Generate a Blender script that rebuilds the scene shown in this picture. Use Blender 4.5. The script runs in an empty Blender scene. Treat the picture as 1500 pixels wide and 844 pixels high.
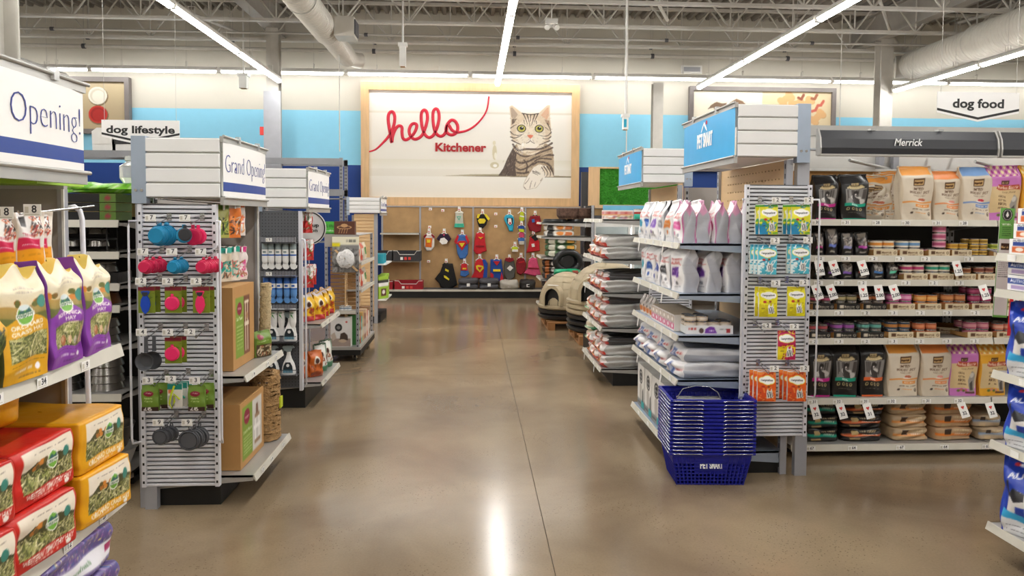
import bpy, math, random
import numpy as np
from mathutils import Matrix, Vector

# ---------------------------------------------------------------- camera, world, exposure
FOC, CAMZ = 1083.0, 1.6
yaw = math.atan(58/FOC); pitch = math.atan(49.5/FOC*math.cos(yaw)); roll = math.radians(0.35)
Fv = np.array([math.sin(yaw)*math.cos(pitch), math.cos(yaw)*math.cos(pitch), -math.sin(pitch)])
Rv = np.cross(Fv, [0, 0, 1.0]); Rv /= np.linalg.norm(Rv); Uv = np.cross(Rv, Fv)
Rr = Rv*math.cos(roll)+Uv*math.sin(roll); Ur = -Rv*math.sin(roll)+Uv*math.cos(roll)
scene = bpy.context.scene
COL = scene.collection
cam_d = bpy.data.cameras.new('camera'); cam = bpy.data.objects.new('camera', cam_d); COL.objects.link(cam)
cam.matrix_world = Matrix(((Rr[0], Ur[0], -Fv[0], 0), (Rr[1], Ur[1], -Fv[1], 0), (Rr[2], Ur[2], -Fv[2], CAMZ), (0, 0, 0, 1)))
cam_d.sensor_width = 36.0; cam_d.lens = 36.0*FOC/1500; cam_d.shift_y = -56/1500
cam_d.clip_start = 0.05; cam_d.clip_end = 100
scene.camera = cam
w = bpy.data.worlds.new('world'); scene.world = w; w.use_nodes = True
w.node_tree.nodes['Background'].inputs[0].default_value = (0.8, 0.85, 1, 1)
w.node_tree.nodes['Background'].inputs[1].default_value = 0.3
vs = scene.view_settings
vs.view_transform = 'Standard'; vs.look = 'None'; vs.gamma = 1.0; vs.exposure = 1.8
TUBE = 16.0          # strength of the ceiling tubes
scene.cycles.max_bounces = 8; scene.cycles.diffuse_bounces = 5
scene.cycles.sample_clamp_indirect = 6.0

def at(px, py, X=None, Y=None, Z=None):
    """a measured point of the photograph carried out to a known plane of the room"""
    d = Fv+Rr*((px-750)/FOC)+Ur*((366-py)/FOC)
    t = X/d[0] if X is not None else Y/d[1] if Y is not None else (Z-CAMZ)/d[2]
    return (float(d[0]*t), float(d[1]*t), float(CAMZ+d[2]*t))

# ---------------------------------------------------------------- materials
def lin(c):
    if isinstance(c, str):
        c = tuple(int(c[i:i+2], 16) for i in (0, 2, 4))
    return tuple(((v/255)/12.92 if v/255 <= 0.04045 else ((v/255+0.055)/1.055)**2.4) for v in c[:3])
def hx(c):
    return tuple(int(c[i:i+2], 16) for i in (0, 2, 4)) if isinstance(c, str) else tuple(c)
MATS = {}
def mat(name, col=(200, 200, 200), rough=0.5, metal=0.0, var=0.06, scale=8.0, bump=0.0, bscale=60.0, emit=0.0, attr=False, trans=0.0, coat=0.0, stretch=None):
    if name in MATS: return MATS[name]
    m = bpy.data.materials.new(name); MATS[name] = m; m.use_nodes = True
    nt = m.node_tree; b = nt.nodes['Principled BSDF']; L = nt.links.new
    c = lin(col)
    tc = nt.nodes.new('ShaderNodeTexCoord'); mp = nt.nodes.new('ShaderNodeMapping'); L(tc.outputs['Object'], mp.inputs[0])
    if stretch: mp.inputs['Scale'].default_value = stretch
    n = nt.nodes.new('ShaderNodeTexNoise'); n.inputs['Scale'].default_value = scale; n.inputs['Detail'].default_value = 4
    L(mp.outputs[0], n.inputs['Vector'])
    mx = nt.nodes.new('ShaderNodeMix'); mx.data_type = 'RGBA'; mx.blend_type = 'MULTIPLY'; mx.inputs[0].default_value = 1.0
    if attr:
        a = nt.nodes.new('ShaderNodeAttribute'); a.attribute_name = 'Col'; L(a.outputs['Color'], mx.inputs[6])
    else:
        mx.inputs[6].default_value = (*c, 1)
    mr = nt.nodes.new('ShaderNodeMapRange'); mr.inputs[1].default_value = 0.25; mr.inputs[2].default_value = 0.75
    mr.inputs[3].default_value = 1-var; mr.inputs[4].default_value = 1+var
    L(n.outputs[0], mr.inputs[0]); L(mr.outputs[0], mx.inputs[7]); L(mx.outputs[2], b.inputs['Base Color'])
    b.inputs['Roughness'].default_value = rough; b.inputs['Metallic'].default_value = metal
    if coat: b.inputs['Coat Weight'].default_value = coat; b.inputs['Coat Roughness'].default_value = 0.15
    if trans:
        b.inputs['Transmission Weight'].default_value = trans; b.inputs['IOR'].default_value = 1.2
    if emit:
        b.inputs['Emission Color'].default_value = (1, 0.985, 0.95, 1) if not attr else (1, 1, 1, 1)
        if attr: L(a.outputs['Color'], b.inputs['Emission Color'])
        b.inputs['Emission Strength'].default_value = emit
    if bump:
        n2 = nt.nodes.new('ShaderNodeTexNoise'); n2.inputs['Scale'].default_value = bscale; n2.inputs['Detail'].default_value = 3
        L(mp.outputs[0], n2.inputs['Vector'])
        bp = nt.nodes.new('ShaderNodeBump'); bp.inputs['Strength'].default_value = bump; bp.inputs['Distance'].default_value = 0.01
        L(n2.outputs[0], bp.inputs['Height']); L(bp.outputs[0], b.inputs['Normal'])
    return m
mat('tube_light', 'ffffff', emit=TUBE, var=0); mat('wall_tube_light', 'ffffff', emit=TUBE*.35, var=0)
mat('white_metal', 'e9e8e4', 0.4); mat('white_panel', 'f0efee', 0.35, var=0.02)
mat('light_frame', 'd9d6d0', 0.45)
mat('steel_paint', 'b9b5ae', 0.5); mat('deck_paint', '8d877f', 0.6); mat('joist_paint', 'c9c5bd', 0.5)
mat('beam_paint', 'a09b93', 0.5); mat('duct_paint', 'c9c4ba', 0.4); mat('column_paint', 'c4c0b8', 0.5)
mat('grey_metal', 'a9aab0', 0.4, 0.3); mat('slat_metal', 'e0e0e6', 0.35, 0.12, var=0.1, scale=3); mat('chrome', 'd0d0d2', 0.18, 1.0)
mat('shelf_metal', 'b8b6b2', 0.35, 0.4); mat('bracket_metal', 'a9b6c8', 0.35, 0.5)
mat('rail', 'cfcabd', 0.45); mat('tag', 'f4f2ee', 0.5, var=0.02); mat('tag_ink', '3a3a40', 0.6); mat('tag_red', 'd8403a', 0.5)
mat('black_base', '131313', 0.5, var=0.3); mat('dark_back', '2b2826', 0.7, var=0.1); mat('dark_grey', '4a4a4e', 0.5)  # dark_back: near-black back panels that carry the shelves' deep shade in their colour
mat('peg_grey', '56575b', 0.5, bump=0.1); mat('panel_grey', 'a39c96', 0.4, var=0.04, scale=2)
mat('peg_tan', 'c9a574', 0.7, var=0.08, scale=3, bump=0.2, bscale=200)
mat('maple', 'dcb98a', 0.5, var=0.1, scale=2, stretch=(1, 1, 6)); mat('maple_frame', 'd9b385', 0.45, var=0.12, scale=2.5, stretch=(8, 1, 1))
mat('maple_dark', 'a27c52', 0.55, var=0.15, scale=4, stretch=(1, 1, 8))
mat('particle', 'b99466', 0.8, var=0.14, scale=5, bump=0.15, bscale=150)
mat('wall_white', 'd2cdc1', 0.7, var=0.02, scale=1.5, bump=0.05, bscale=20); mat('wall_sky', '8fd2ee', 0.6, var=0.02); mat('wall_navy', '0d3a86', 0.6, var=0.03)
mat('foil', attr=True, rough=0.32, var=0.05, scale=14, bump=0.25, bscale=22); mat('paper', attr=True, rough=0.6, var=0.05, scale=20, bump=0.08, bscale=40)
mat('print', attr=True, rough=0.45, var=0.0); mat('carton', attr=True, rough=0.65, var=0.06, scale=10); mat('screen', attr=True, rough=0.3, emit=0.8, var=0)
mat('cardboard', 'b98a52', 0.75, var=0.06, scale=6); mat('tape', 'a5743c', 0.3)
mat('basket_blue', '121b90', 0.35, var=0.08); mat('grass', '52b03a', 0.8, var=0.5, scale=60)
mat('glass', 'e8f2f4', 0.05, trans=0.95, var=0); mat('black_plastic', '1c1b1c', 0.35, var=0.2); mat('white_plastic', 'efeeea', 0.3)
mat('clear_plastic', 'eef0f0', 0.12, trans=0.6, var=0)

# ---------------------------------------------------------------- mesh builder
class MB:
    def __init__(s): s.v = []; s.f = []; s.m = []; s.sm = []; s.mats = []
    def add(s, vs, fs, m, smooth=False, T=None):
        if m not in s.mats: s.mats.append(m)
        k = s.mats.index(m); o = len(s.v)
        if T is not None: vs = [tuple(T @ Vector(v)) for v in vs]
        s.v += [tuple(v) for v in vs]
        for f in fs: s.f.append([i+o for i in f]); s.m.append(k); s.sm.append(smooth)
        return s
    def box(s, x0, y0, z0, x1, y1, z1, m, T=None):
        v = [(x, y, z) for z in (z0, z1) for y in (y0, y1) for x in (x0, x1)]
        return s.add(v, [(0, 2, 3, 1), (4, 5, 7, 6), (0, 1, 5, 4), (2, 6, 7, 3), (0, 4, 6, 2), (1, 3, 7, 5)], m, False, T)
    def cyl(s, p, q, r, m, n=10, r2=None, caps=True):
        p, q = Vector(p), Vector(q); d = (q-p).normalized(); a = d.orthogonal().normalized(); b = d.cross(a)
        r2 = r if r2 is None else r2
        vs = [p+(a*math.cos(t)+b*math.sin(t))*r for t in [2*math.pi*i/n for i in range(n)]]
        vs += [q+(a*math.cos(t)+b*math.sin(t))*r2 for t in [2*math.pi*i/n for i in range(n)]]
        s.add(vs, [(i, (i+1) % n, n+(i+1) % n, n+i) for i in range(n)], m, True)
        if caps: s.add(vs, [list(range(n))[::-1], list(range(n, 2*n))], m)
        return s
    def tube(s, pts, r, m, n=6, closed=False):
        pts = [Vector(p) for p in pts]; N = len(pts); vs = []
        for i, p in enumerate(pts):
            a = pts[i-1] if (i > 0 or closed) else p; b = pts[(i+1) % N] if (i < N-1 or closed) else p
            d = (b-a).normalized(); u = d.cross(Vector((0.31, 0.23, 0.92))).normalized(); w_ = d.cross(u)
            vs += [p+(u*math.cos(2*math.pi*k/n)+w_*math.sin(2*math.pi*k/n))*r for k in range(n)]
        fs = [(i*n+k, i*n+(k+1) % n, ((i+1) % N)*n+(k+1) % n, ((i+1) % N)*n+k) for i in range(N if closed else N-1) for k in range(n)]
        s.add(vs, fs, m, True)
        if not closed: s.add(vs, [list(range(n))[::-1], list(range((N-1)*n, N*n))], m)
        return s
    def lathe(s, prof, m, n=20, T=None, cap=True, sx=1, sy=1):
        """prof: (r, z) or (r, z, material) rings from the bottom up"""
        rings = [[(sx*p[0]*math.cos(2*math.pi*k/n), sy*p[0]*math.sin(2*math.pi*k/n), p[1]) for k in range(n)] for p in prof]
        for i in range(len(prof)-1):
            mm = prof[i][2] if len(prof[i]) > 2 else m
            s.add(rings[i]+rings[i+1], [(k, (k+1) % n, n+(k+1) % n, n+k) for k in range(n)], mm, True, T)
        if cap:
            s.add(rings[0], [list(range(n))[::-1]], prof[0][2] if len(prof[0]) > 2 else m, False, T)
            s.add(rings[-1], [list(range(n))], prof[-2][2] if len(prof[-2]) > 2 else m, False, T)
        return s
    def prism(s, poly, a, b, m, axis='y', T=None, smooth=False):
        """2-D polygon carried from a to b along an axis"""
        def P(u, v, t): return (u, t, v) if axis == 'y' else (t, u, v) if axis == 'x' else (u, v, t)
        n = len(poly); vs = [P(u, v, a) for u, v in poly]+[P(u, v, b) for u, v in poly]
        s.add(vs, [list(range(n))[::-1], list(range(n, 2*n))], m, False, T)
        s.add(vs, [(i, (i+1) % n, n+(i+1) % n, n+i) for i in range(n)], m, smooth, T)
        return s
    def mesh(s, name):
        me = bpy.data.meshes.new(name); me.from_pydata(s.v, [], s.f)
        for x in s.mats: me.materials.append(MATS[x])
        me.polygons.foreach_set('material_index', s.m); me.polygons.foreach_set('use_smooth', s.sm)
        me.update(); return me

def O(name, me, parent=None, loc=(0, 0, 0), rz=0.0, rot=None, label=None, kind=None):
    o = bpy.data.objects.new(name, me); COL.objects.link(o); o.location = loc
    o.rotation_euler = rot if rot is not None else (0, 0, rz)
    if parent is not None: o.parent = parent
    if label: o['label'] = label
    if kind: o['kind'] = kind
    return o
def thing(name, label, cat, group=None, me=None, loc=(0, 0, 0), rz=0.0, rot=None):
    o = O(name, me, None, loc, rz, rot, label); o['category'] = cat
    if group: o['group'] = group
    return o
def dup(o, label, loc=None, rz=None, rot=None, group=None):
    c = o.copy(); COL.objects.link(c); c['label'] = label
    if group: c['group'] = group
    if loc is not None: c.location = loc
    if rz is not None: c.rotation_euler = (0, 0, rz)
    if rot is not None: c.rotation_euler = rot
    for ch in list(o.children):
        d = ch.copy(); COL.objects.link(d); d.parent = c
        for g in list(ch.children):
            e = g.copy(); COL.objects.link(e); e.parent = d
    return c
def S(name, me, parent=None, **k): return O(name, me, parent, kind='structure' if parent is None else None, **k)
ORD = ['first', 'second', 'third', 'fourth', 'fifth', 'sixth', 'seventh', 'eighth', 'ninth', 'tenth', 'eleventh', 'twelfth', 'thirteenth', 'fourteenth', 'fifteenth', 'sixteenth', 'seventeenth', 'eighteenth', 'nineteenth', 'twentieth']

# ---------------------------------------------------------------- lettering
GLY = {}
def glyphs(txt, bold=0.0, shear=0.0, space=1.0):
    k = (txt, bold, shear, space)
    if k in GLY: return GLY[k]
    cu = bpy.data.curves.new('t', 'FONT'); cu.body = txt; cu.size = 1; cu.offset = bold; cu.shear = shear; cu.space_character = space
    cu.resolution_u = 3
    o = bpy.data.objects.new('t', cu); me = bpy.data.meshes.new_from_object(o)
    bpy.data.objects.remove(o); bpy.data.curves.remove(cu)
    v = np.array([x.co[:2] for x in me.vertices]).reshape(-1, 2); me.calc_loop_triangles()
    t = np.array([x.vertices[:] for x in me.loop_triangles]).reshape(-1, 3); pl = [tuple(p.vertices) for p in me.polygons]
    bpy.data.meshes.remove(me)
    if len(v): v = v-[v[:, 0].min(), 0]
    GLY[k] = (v, t, pl); return GLY[k]
def letters(txt, m, size=1.0, width=None, depth=0.002, bold=0.0, shear=0.0, space=1.0):
    """raised lettering standing in the x-z plane and facing -y; centred on x, baseline at z=0"""
    v, t, pl = glyphs(txt, bold, shear, space)
    wx = v[:, 0].max(); sx = (width/wx) if width else size
    b = MB(); P = [((p[0]-wx/2)*sx, -depth, p[1]*size) for p in v]; Q = [(p[0], 0, p[2]) for p in P]
    n = len(P); b.add(P+Q, [list(f) for f in pl], m)
    ed = {}
    for f in pl:
        for i in range(len(f)):
            a, c = f[i], f[(i+1) % len(f)]; ed[(a, c)] = ed.get((a, c), 0)+1
    b.add(P+Q, [(a, a+n, c+n, c) for (a, c) in ed if (c, a) not in ed], m)
    return b.mesh('lettering')

def put_letters(parent, me, loc=(0, 0, 0), rot=None):
    """split lettering into one object per letter (a dot goes with its stem)"""
    n = len(me.vertices); lab = list(range(n))
    def find(i):
        while lab[i] != i: lab[i] = lab[lab[i]]; i = lab[i]
        return i
    for e in me.edges: a, b = find(e.vertices[0]), find(e.vertices[1]); lab[a] = b
    gr = {}
    for i in range(n): gr.setdefault(find(i), []).append(i)
    X = [v.co.x for v in me.vertices]; iv = sorted([(min(X[i] for i in g), max(X[i] for i in g), g) for g in gr.values()], key=lambda q: q[0]); out = []
    for a, b, g in iv:
        if out and a < out[-1][1]-.15*(b-a): out[-1] = (out[-1][0], max(b, out[-1][1]), out[-1][2]+g)
        else: out.append((a, b, g))
    for a, b, g in out:
        s = set(g); ix = {o: k for k, o in enumerate(g)}; m2 = bpy.data.meshes.new('letter')
        m2.from_pydata([tuple(me.vertices[i].co) for i in g], [], [[ix[i] for i in p.vertices] for p in me.polygons if p.vertices[0] in s])
        m2.materials.append(me.materials[0]); O('letter', m2, parent, loc=loc, rot=rot)

# ---------------------------------------------------------------- flat print (painted into colour attributes)
class Art:
    def __init__(s, w_, h_, bg, px=110):
        """w_, h_ are real proportions; px = raster rows"""
        s.H = px; s.W = max(8, int(px*w_/h_)); s.w = w_/h_; s.a = np.empty((s.H, s.W, 3)); s.a[:] = hx(bg)
        y, x = np.mgrid[0:s.H, 0:s.W]; s.x = (x+.5)/s.W; s.y = (y+.5)/s.H     # 0..1 each, y upwards
    def put(s, mk, c, al=1.0):
        s.a[mk] = s.a[mk]*(1-al)+np.array(hx(c))*al; return s
    def rect(s, x0, y0, x1, y1, c, al=1.0): return s.put((s.x >= x0) & (s.x < x1) & (s.y >= y0) & (s.y < y1), c, al)
    def ell(s, cx, cy, rx, ry, c, al=1.0): return s.put(((s.x-cx)/rx)**2+((s.y-cy)/ry)**2 < 1, c, al)
    def poly(s, pts, c, al=1.0):
        m = np.zeros(s.x.shape, bool); n = len(pts)
        for i in range(n):
            (x0, y0), (x1, y1) = pts[i], pts[(i+1) % n]
            if y0 == y1: continue
            cr = ((y0 > s.y) != (y1 > s.y)) & (s.x < (x1-x0)*(s.y-y0)/(y1-y0)+x0); m ^= cr
        return s.put(m, c, al)
    def line(s, pts, t, c, al=1.0, t2=None):
        m = np.zeros(s.x.shape, bool); n = len(pts)-1
        for i in range(n):
            (x0, y0), (x1, y1) = pts[i], pts[i+1]; dx, dy = (x1-x0)*s.w, y1-y0; L = dx*dx+dy*dy+1e-12
            u = np.clip(((s.x-x0)*s.w*dx+(s.y-y0)*dy)/L, 0, 1)
            tt = t if t2 is None else t+(t2-t)*(i+u)/n
            m |= ((s.x-x0)*s.w-u*dx)**2+((s.y-y0)-u*dy)**2 < (tt/2)**2
        return s.put(m, c, al)
    def text(s, txt, cx, y, h, c, width=None, bold=0.02, shear=0.0):
        v, t, pl = glyphs(txt, bold, shear)
        if not len(v): return s
        wx = v[:, 0].max(); sy = h/0.72; sx = (width/wx) if width else sy/s.w
        X = cx+(v[:, 0]-wx/2)*sx; Y = y+v[:, 1]*sy; m = np.zeros(s.x.shape, bool)
        for a, b, d in t:
            xs, ys = X[[a, b, d]], Y[[a, b, d]]
            i0, i1 = max(0, int(xs.min()*s.W)-1), min(s.W, int(xs.max()*s.W)+2); j0, j1 = max(0, int(ys.min()*s.H)-1), min(s.H, int(ys.max()*s.H)+2)
            if i1 <= i0 or j1 <= j0: continue
            gx, gy = s.x[j0:j1, i0:i1], s.y[j0:j1, i0:i1]
            e = [(xs[(k+1) % 3]-xs[k])*(gy-ys[k])-(ys[(k+1) % 3]-ys[k])*(gx-xs[k]) for k in range(3)]
            m[j0:j1, i0:i1] |= ((e[0] >= 0) & (e[1] >= 0) & (e[2] >= 0)) | ((e[0] <= 0) & (e[1] <= 0) & (e[2] <= 0))
        return s.put(m, c)
    def ink(s, x0, x1, y, h, c, seed=0, dens=0.6):
        """a line of print too small to read"""
        r = random.Random(seed); x = x0
        while x < x1:
            l = r.uniform(0.2, 1.0)*h*1.6/s.w
            if r.random() < dens+0.25: s.rect(x, y, min(x+l, x1), y+h, c, 0.8)
            x += l+0.4*h/s.w
        return s
    def speck(s, x0, y0, x1, y1, cols, n, sz, seed=0, long=1.0):
        r = random.Random(seed)
        for i in range(n):
            x, y = r.uniform(x0, x1), r.uniform(y0, y1); a = r.uniform(0, math.pi); l = sz*long
            p = [(max(x0, min(x1, x+q*math.cos(a)*l/s.w)), max(y0, min(y1, y+q*math.sin(a)*l))) for q in (-1, 1)]
            s.line(p, sz*r.uniform(.5, 1), r.choice(cols))
        return s
    def grad(s, x0, y0, x1, y1, c0, c1):
        m = (s.x >= x0) & (s.x < x1) & (s.y >= y0) & (s.y < y1); t = ((s.y-y0)/(y1-y0))[m][:, None]
        s.a[m] = np.array(hx(c0))*(1-t)+np.array(hx(c1))*t; return s
    def sample(s, U, V, du, dv):
        out = 0
        for oy in (-.33, 0, .33):
            for ox in (-.33, 0, .33):
                i = np.clip(((U+ox*du)*s.W).astype(int), 0, s.W-1); j = np.clip(((V+oy*dv)*s.H).astype(int), 0, s.H-1)
                out = out+s.a[j, i]
        c = out/9/255
        return np.where(c <= 0.04045, c/12.92, ((c+0.055)/1.055)**2.4)

def pack(w_, d, h, arts, nu=20, nv=28, side='cccccc', puff=0.0, p=None, q=None, taper=None, wr=0.0, seed=1, m='foil', T=None, tw=0.06, flare=0.0, zig=0.0):
    """a carton, bag, sack or pouch. origin: middle of the base; front faces -y. arts: faces f b l r t o -> Art or colour"""
    nd = max(2, min(nv, int(nu*d/w_))); vs = []; fs = []; cols = []
    spec = [('f', nu, nv), ('b', max(3, nu//3), max(3, nv//3)), ('l', nd, nv), ('r', nd, nv), ('t', nu, nd), ('o', 3, 3)]
    smooth = puff or p or wr
    for face, a, b in spec:
        a, b = int(a), int(b)
        u, v = np.meshgrid(np.linspace(0, 1, a+1), np.linspace(0, 1, b+1)); U, V = u.ravel(), v.ravel(); s_ = 2*U-1
        if face == 'f': x, y, z = s_, -np.ones_like(U), V
        elif face == 'b': x, y, z = -s_, np.ones_like(U), V
        elif face == 'l': x, y, z = -np.ones_like(U), -s_, V
        elif face == 'r': x, y, z = np.ones_like(U), s_, V
        elif face == 't': x, y, z = s_, 2*V-1, np.ones_like(U)
        else: x, y, z = s_, 1-2*V, np.zeros_like(U)
        x0, y0, z0 = x.copy(), y.copy(), z.copy()
        if p:
            mx = np.maximum(np.abs(x), np.abs(y))+1e-9; k = ((np.abs(x)/mx)**p+(np.abs(y)/mx)**p)**(-1/p); x = x*k; y = y*k
        sc = np.ones_like(x)
        if q: sc = np.clip(1-np.abs(2*z-1)**q*0.999, 0, 1)**(1/q)*0.25+0.75
        dz = np.ones_like(x)
        if taper:
            t = np.clip((z-(1-taper))/taper, 0, 1); dz = 1-(1-tw)*t*t*(3-2*t); sc = sc*(1+flare*t)
        bul = 1+puff*(1-x0**2)*np.sin(np.pi*np.clip(z, 0, 1))**0.6
        X = x*sc*w_/2; Y = y*sc*dz*bul*d/2; Z = z*h
        if zig: Z = Z+np.where(z > .8, (z-.8)*5, 0)*h*zig*np.sin(x0*5+seed)
        if wr:
            r = random.Random(seed); dx = dy = 0
            for i in range(5):
                fx, fy, fz, ph = r.uniform(-9, 9), r.uniform(-9, 9), r.uniform(3, 14), r.uniform(0, 6)
                ww = np.sin(x0*fx*.6+y0*fy*.6+z0*fz+ph); dx = dx+ww*r.uniform(-1, 1); dy = dy+ww*r.uniform(-1, 1)
            am = wr*np.minimum(1, z0*8); X = X+dx*am*.6; Y = Y+dy*am; Z = Z+dx*am*.5*(z0 > .02)
        o = len(vs); vs += list(zip(X.tolist(), Y.tolist(), Z.tolist()))
        g = arts.get(face, side)
        C = g.sample(U, V, 1/a, 1/b) if isinstance(g, Art) else np.tile(lin(g), (len(U), 1))
        cols.append(C)
        for j in range(b):
            for i in range(a):
                k = o+j*(a+1)+i; fs.append((k, k+1, k+a+2, k+a+1))
    V3 = np.array(vs); key = np.round(V3*20000).astype(np.int64); _, first, inv = np.unique(key, axis=0, return_index=True, return_inverse=True); inv = inv.ravel()
    C = np.concatenate(cols); me = bpy.data.meshes.new('pack'); F = []; CC = []
    for f in fs:
        g = []; cc = []
        for i in f:
            j = int(inv[i])
            if j not in g: g.append(j); cc.append(i)
        if len(g) > 2: F.append(g); CC += cc
    me.from_pydata(V3[first].tolist(), [], F); me.materials.append(MATS[m])
    at_ = me.color_attributes.new('Col', 'FLOAT_COLOR', 'CORNER'); C = np.concatenate([C[CC], np.ones((len(CC), 1))], 1)
    at_.data.foreach_set('color', C.ravel().astype(np.float32))
    if smooth: me.polygons.foreach_set('use_smooth', [True]*len(F))
    if T is not None: me.transform(T)
    me.update(); return me
def sheet(w_, h_, art, nu, nv, m='print', bow=0.0, thick=0.004, T=None):
    """a flat printed sheet with thickness, centred on x, base at z=0, facing -y"""
    me = pack(w_, thick, h_, {'f': art}, nu, nv, side='f2f0ec', m=m)
    if bow:
        for v in me.vertices: v.co.y -= bow*(1-(2*v.co.x/w_)**2)
    if T is not None: me.transform(T)
    return me
RX = lambda a: Matrix.Rotation(math.radians(a), 4, 'X')
RY = lambda a: Matrix.Rotation(math.radians(a), 4, 'Y')
RZ = lambda a: Matrix.Rotation(math.radians(a), 4, 'Z')
TR = lambda x, y, z: Matrix.Translation((x, y, z))
# ================================================================ THE SETTING
XL, XR, YF, YB, ZC = -12.0, 13.0, -5.0, 15.0, 5.6
def concrete():
    m = bpy.data.materials.new('polished_concrete'); MATS['concrete'] = m; m.use_nodes = True
    nt = m.node_tree; b = nt.nodes['Principled BSDF']; L = nt.links.new
    tc = nt.nodes.new('ShaderNodeTexCoord')
    def noise(sc, det, dist=0.0):
        n = nt.nodes.new('ShaderNodeTexNoise'); n.inputs['Scale'].default_value = sc; n.inputs['Detail'].default_value = det
        n.inputs['Distortion'].default_value = dist; L(tc.outputs['Object'], n.inputs['Vector']); return n
    big = noise(0.9, 8, .4); r = nt.nodes.new('ShaderNodeValToRGB'); L(big.outputs[0], r.inputs[0])
    r.color_ramp.elements[0].position = .3; r.color_ramp.elements[0].color = (*lin('6f5d49'), 1)
    r.color_ramp.elements[1].position = .72; r.color_ramp.elements[1].color = (*lin('a08c70'), 1)
    vo = nt.nodes.new('ShaderNodeTexVoronoi'); vo.inputs['Scale'].default_value = 55; L(tc.outputs['Object'], vo.inputs['Vector'])
    vr = nt.nodes.new('ShaderNodeValToRGB'); L(vo.outputs['Distance'], vr.inputs[0])
    vr.color_ramp.elements[0].position = .12; vr.color_ramp.elements[0].color = (1, 1, 1, 1)
    vr.color_ramp.elements[1].position = .22; vr.color_ramp.elements[1].color = (0, 0, 0, 1)
    pat = noise(2.2, 3); pr = nt.nodes.new('ShaderNodeValToRGB'); L(pat.outputs[0], pr.inputs[0])
    pr.color_ramp.elements[0].position = .47; pr.color_ramp.elements[1].position = .58
    mu = nt.nodes.new('ShaderNodeMath'); mu.operation = 'MULTIPLY'; L(vr.outputs[0], mu.inputs[0]); L(pr.outputs[0], mu.inputs[1])
    mu2 = nt.nodes.new('ShaderNodeMath'); mu2.operation = 'MULTIPLY'; L(mu.outputs[0], mu2.inputs[0]); mu2.inputs[1].default_value = .8
    mx = nt.nodes.new('ShaderNodeMix'); mx.data_type = 'RGBA'; L(mu2.outputs[0], mx.inputs[0]); L(r.outputs[0], mx.inputs[6])
    mx.inputs[7].default_value = (*lin('54442f'), 1)
    fine = noise(90, 4); fr = nt.nodes.new('ShaderNodeMapRange'); fr.inputs[3].default_value = .86; fr.inputs[4].default_value = 1.14; L(fine.outputs[0], fr.inputs[0])
    m3 = nt.nodes.new('ShaderNodeMix'); m3.data_type = 'RGBA'; m3.blend_type = 'MULTIPLY'; m3.inputs[0].default_value = 1
    L(mx.outputs[2], m3.inputs[6]); L(fr.outputs[0], m3.inputs[7]); L(m3.outputs[2], b.inputs['Base Color'])
    rr = nt.nodes.new('ShaderNodeMapRange'); rr.inputs[3].default_value = .19; rr.inputs[4].default_value = .31; L(noise(2.1, 2).outputs[0], rr.inputs[0])
    b.inputs['Roughness'].default_value = .18; b.inputs['Specular IOR Level'].default_value = .5
    bp = nt.nodes.new('ShaderNodeBump'); bp.inputs['Strength'].default_value = .02; bp.inputs['Distance'].default_value = .004
    pass
concrete(); mat('joint', '6b5a46', .7)
fl = S('floor', MB().box(XL, YF, -.12, XR, YB+.2, -.012, 'joint').mesh('floor'))
xs = [XL, -8.2, -3.9, .375, 4.65, 8.9, XR]; ysl = [YF, -1.2, 3.1, 7.4, 11.7, YB+.2]
for i in range(6):
    for j in range(5):
        O('slab', MB().box(xs[i]+.002, ysl[j]+.002, -.012, xs[i+1]-.002, ysl[j+1]-.002, 0, 'concrete').mesh('slab'), fl)
# walls
wb = S('wall_back', MB().box(XL, YB, 3.68, XR, YB+.2, ZC+.3, 'wall_white').mesh('wall_back'))
O('sky_blue_band', MB().box(XL, YB, 2.60, XR, YB+.2, 3.68, 'wall_sky').mesh('band'), wb, label='sky blue painted band')
O('navy_band', MB().box(XL, YB, 0, XR, YB+.2, 2.60, 'wall_navy').mesh('band'), wb, label='navy painted lower band')
S('wall_left', MB().box(XL-.2, YF, 0, XL, YB, ZC+.3, 'wall_white').mesh('wall'))
S('wall_right', MB().box(XR, YF, 0, XR+.2, YB, ZC+.3, 'wall_white').mesh('wall'))
S('wall_front', MB().box(XL, YF-.2, 0, XR, YF, ZC+.3, 'wall_white').mesh('wall'))
# corrugated roof deck, flutes running along y
b = MB(); pts = []; x = XL
while x < XR:
    pts += [(x, ZC), (x+.06, ZC), (x+.09, ZC+.075), (x+.16, ZC+.075), (x+.19, ZC)]; x += .19
vs_ = [(p[0], y, p[1]) for y in (YF, YB) for p in pts]; n = len(pts)
b.add(vs_, [(i, n+i, n+i+1, i+1) for i in range(n-1)], 'deck_paint'); b.box(XL, YF, ZC+.09, XR, YB, ZC+.2, 'deck_paint')
S('ceiling', b.mesh('ceiling'))

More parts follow.
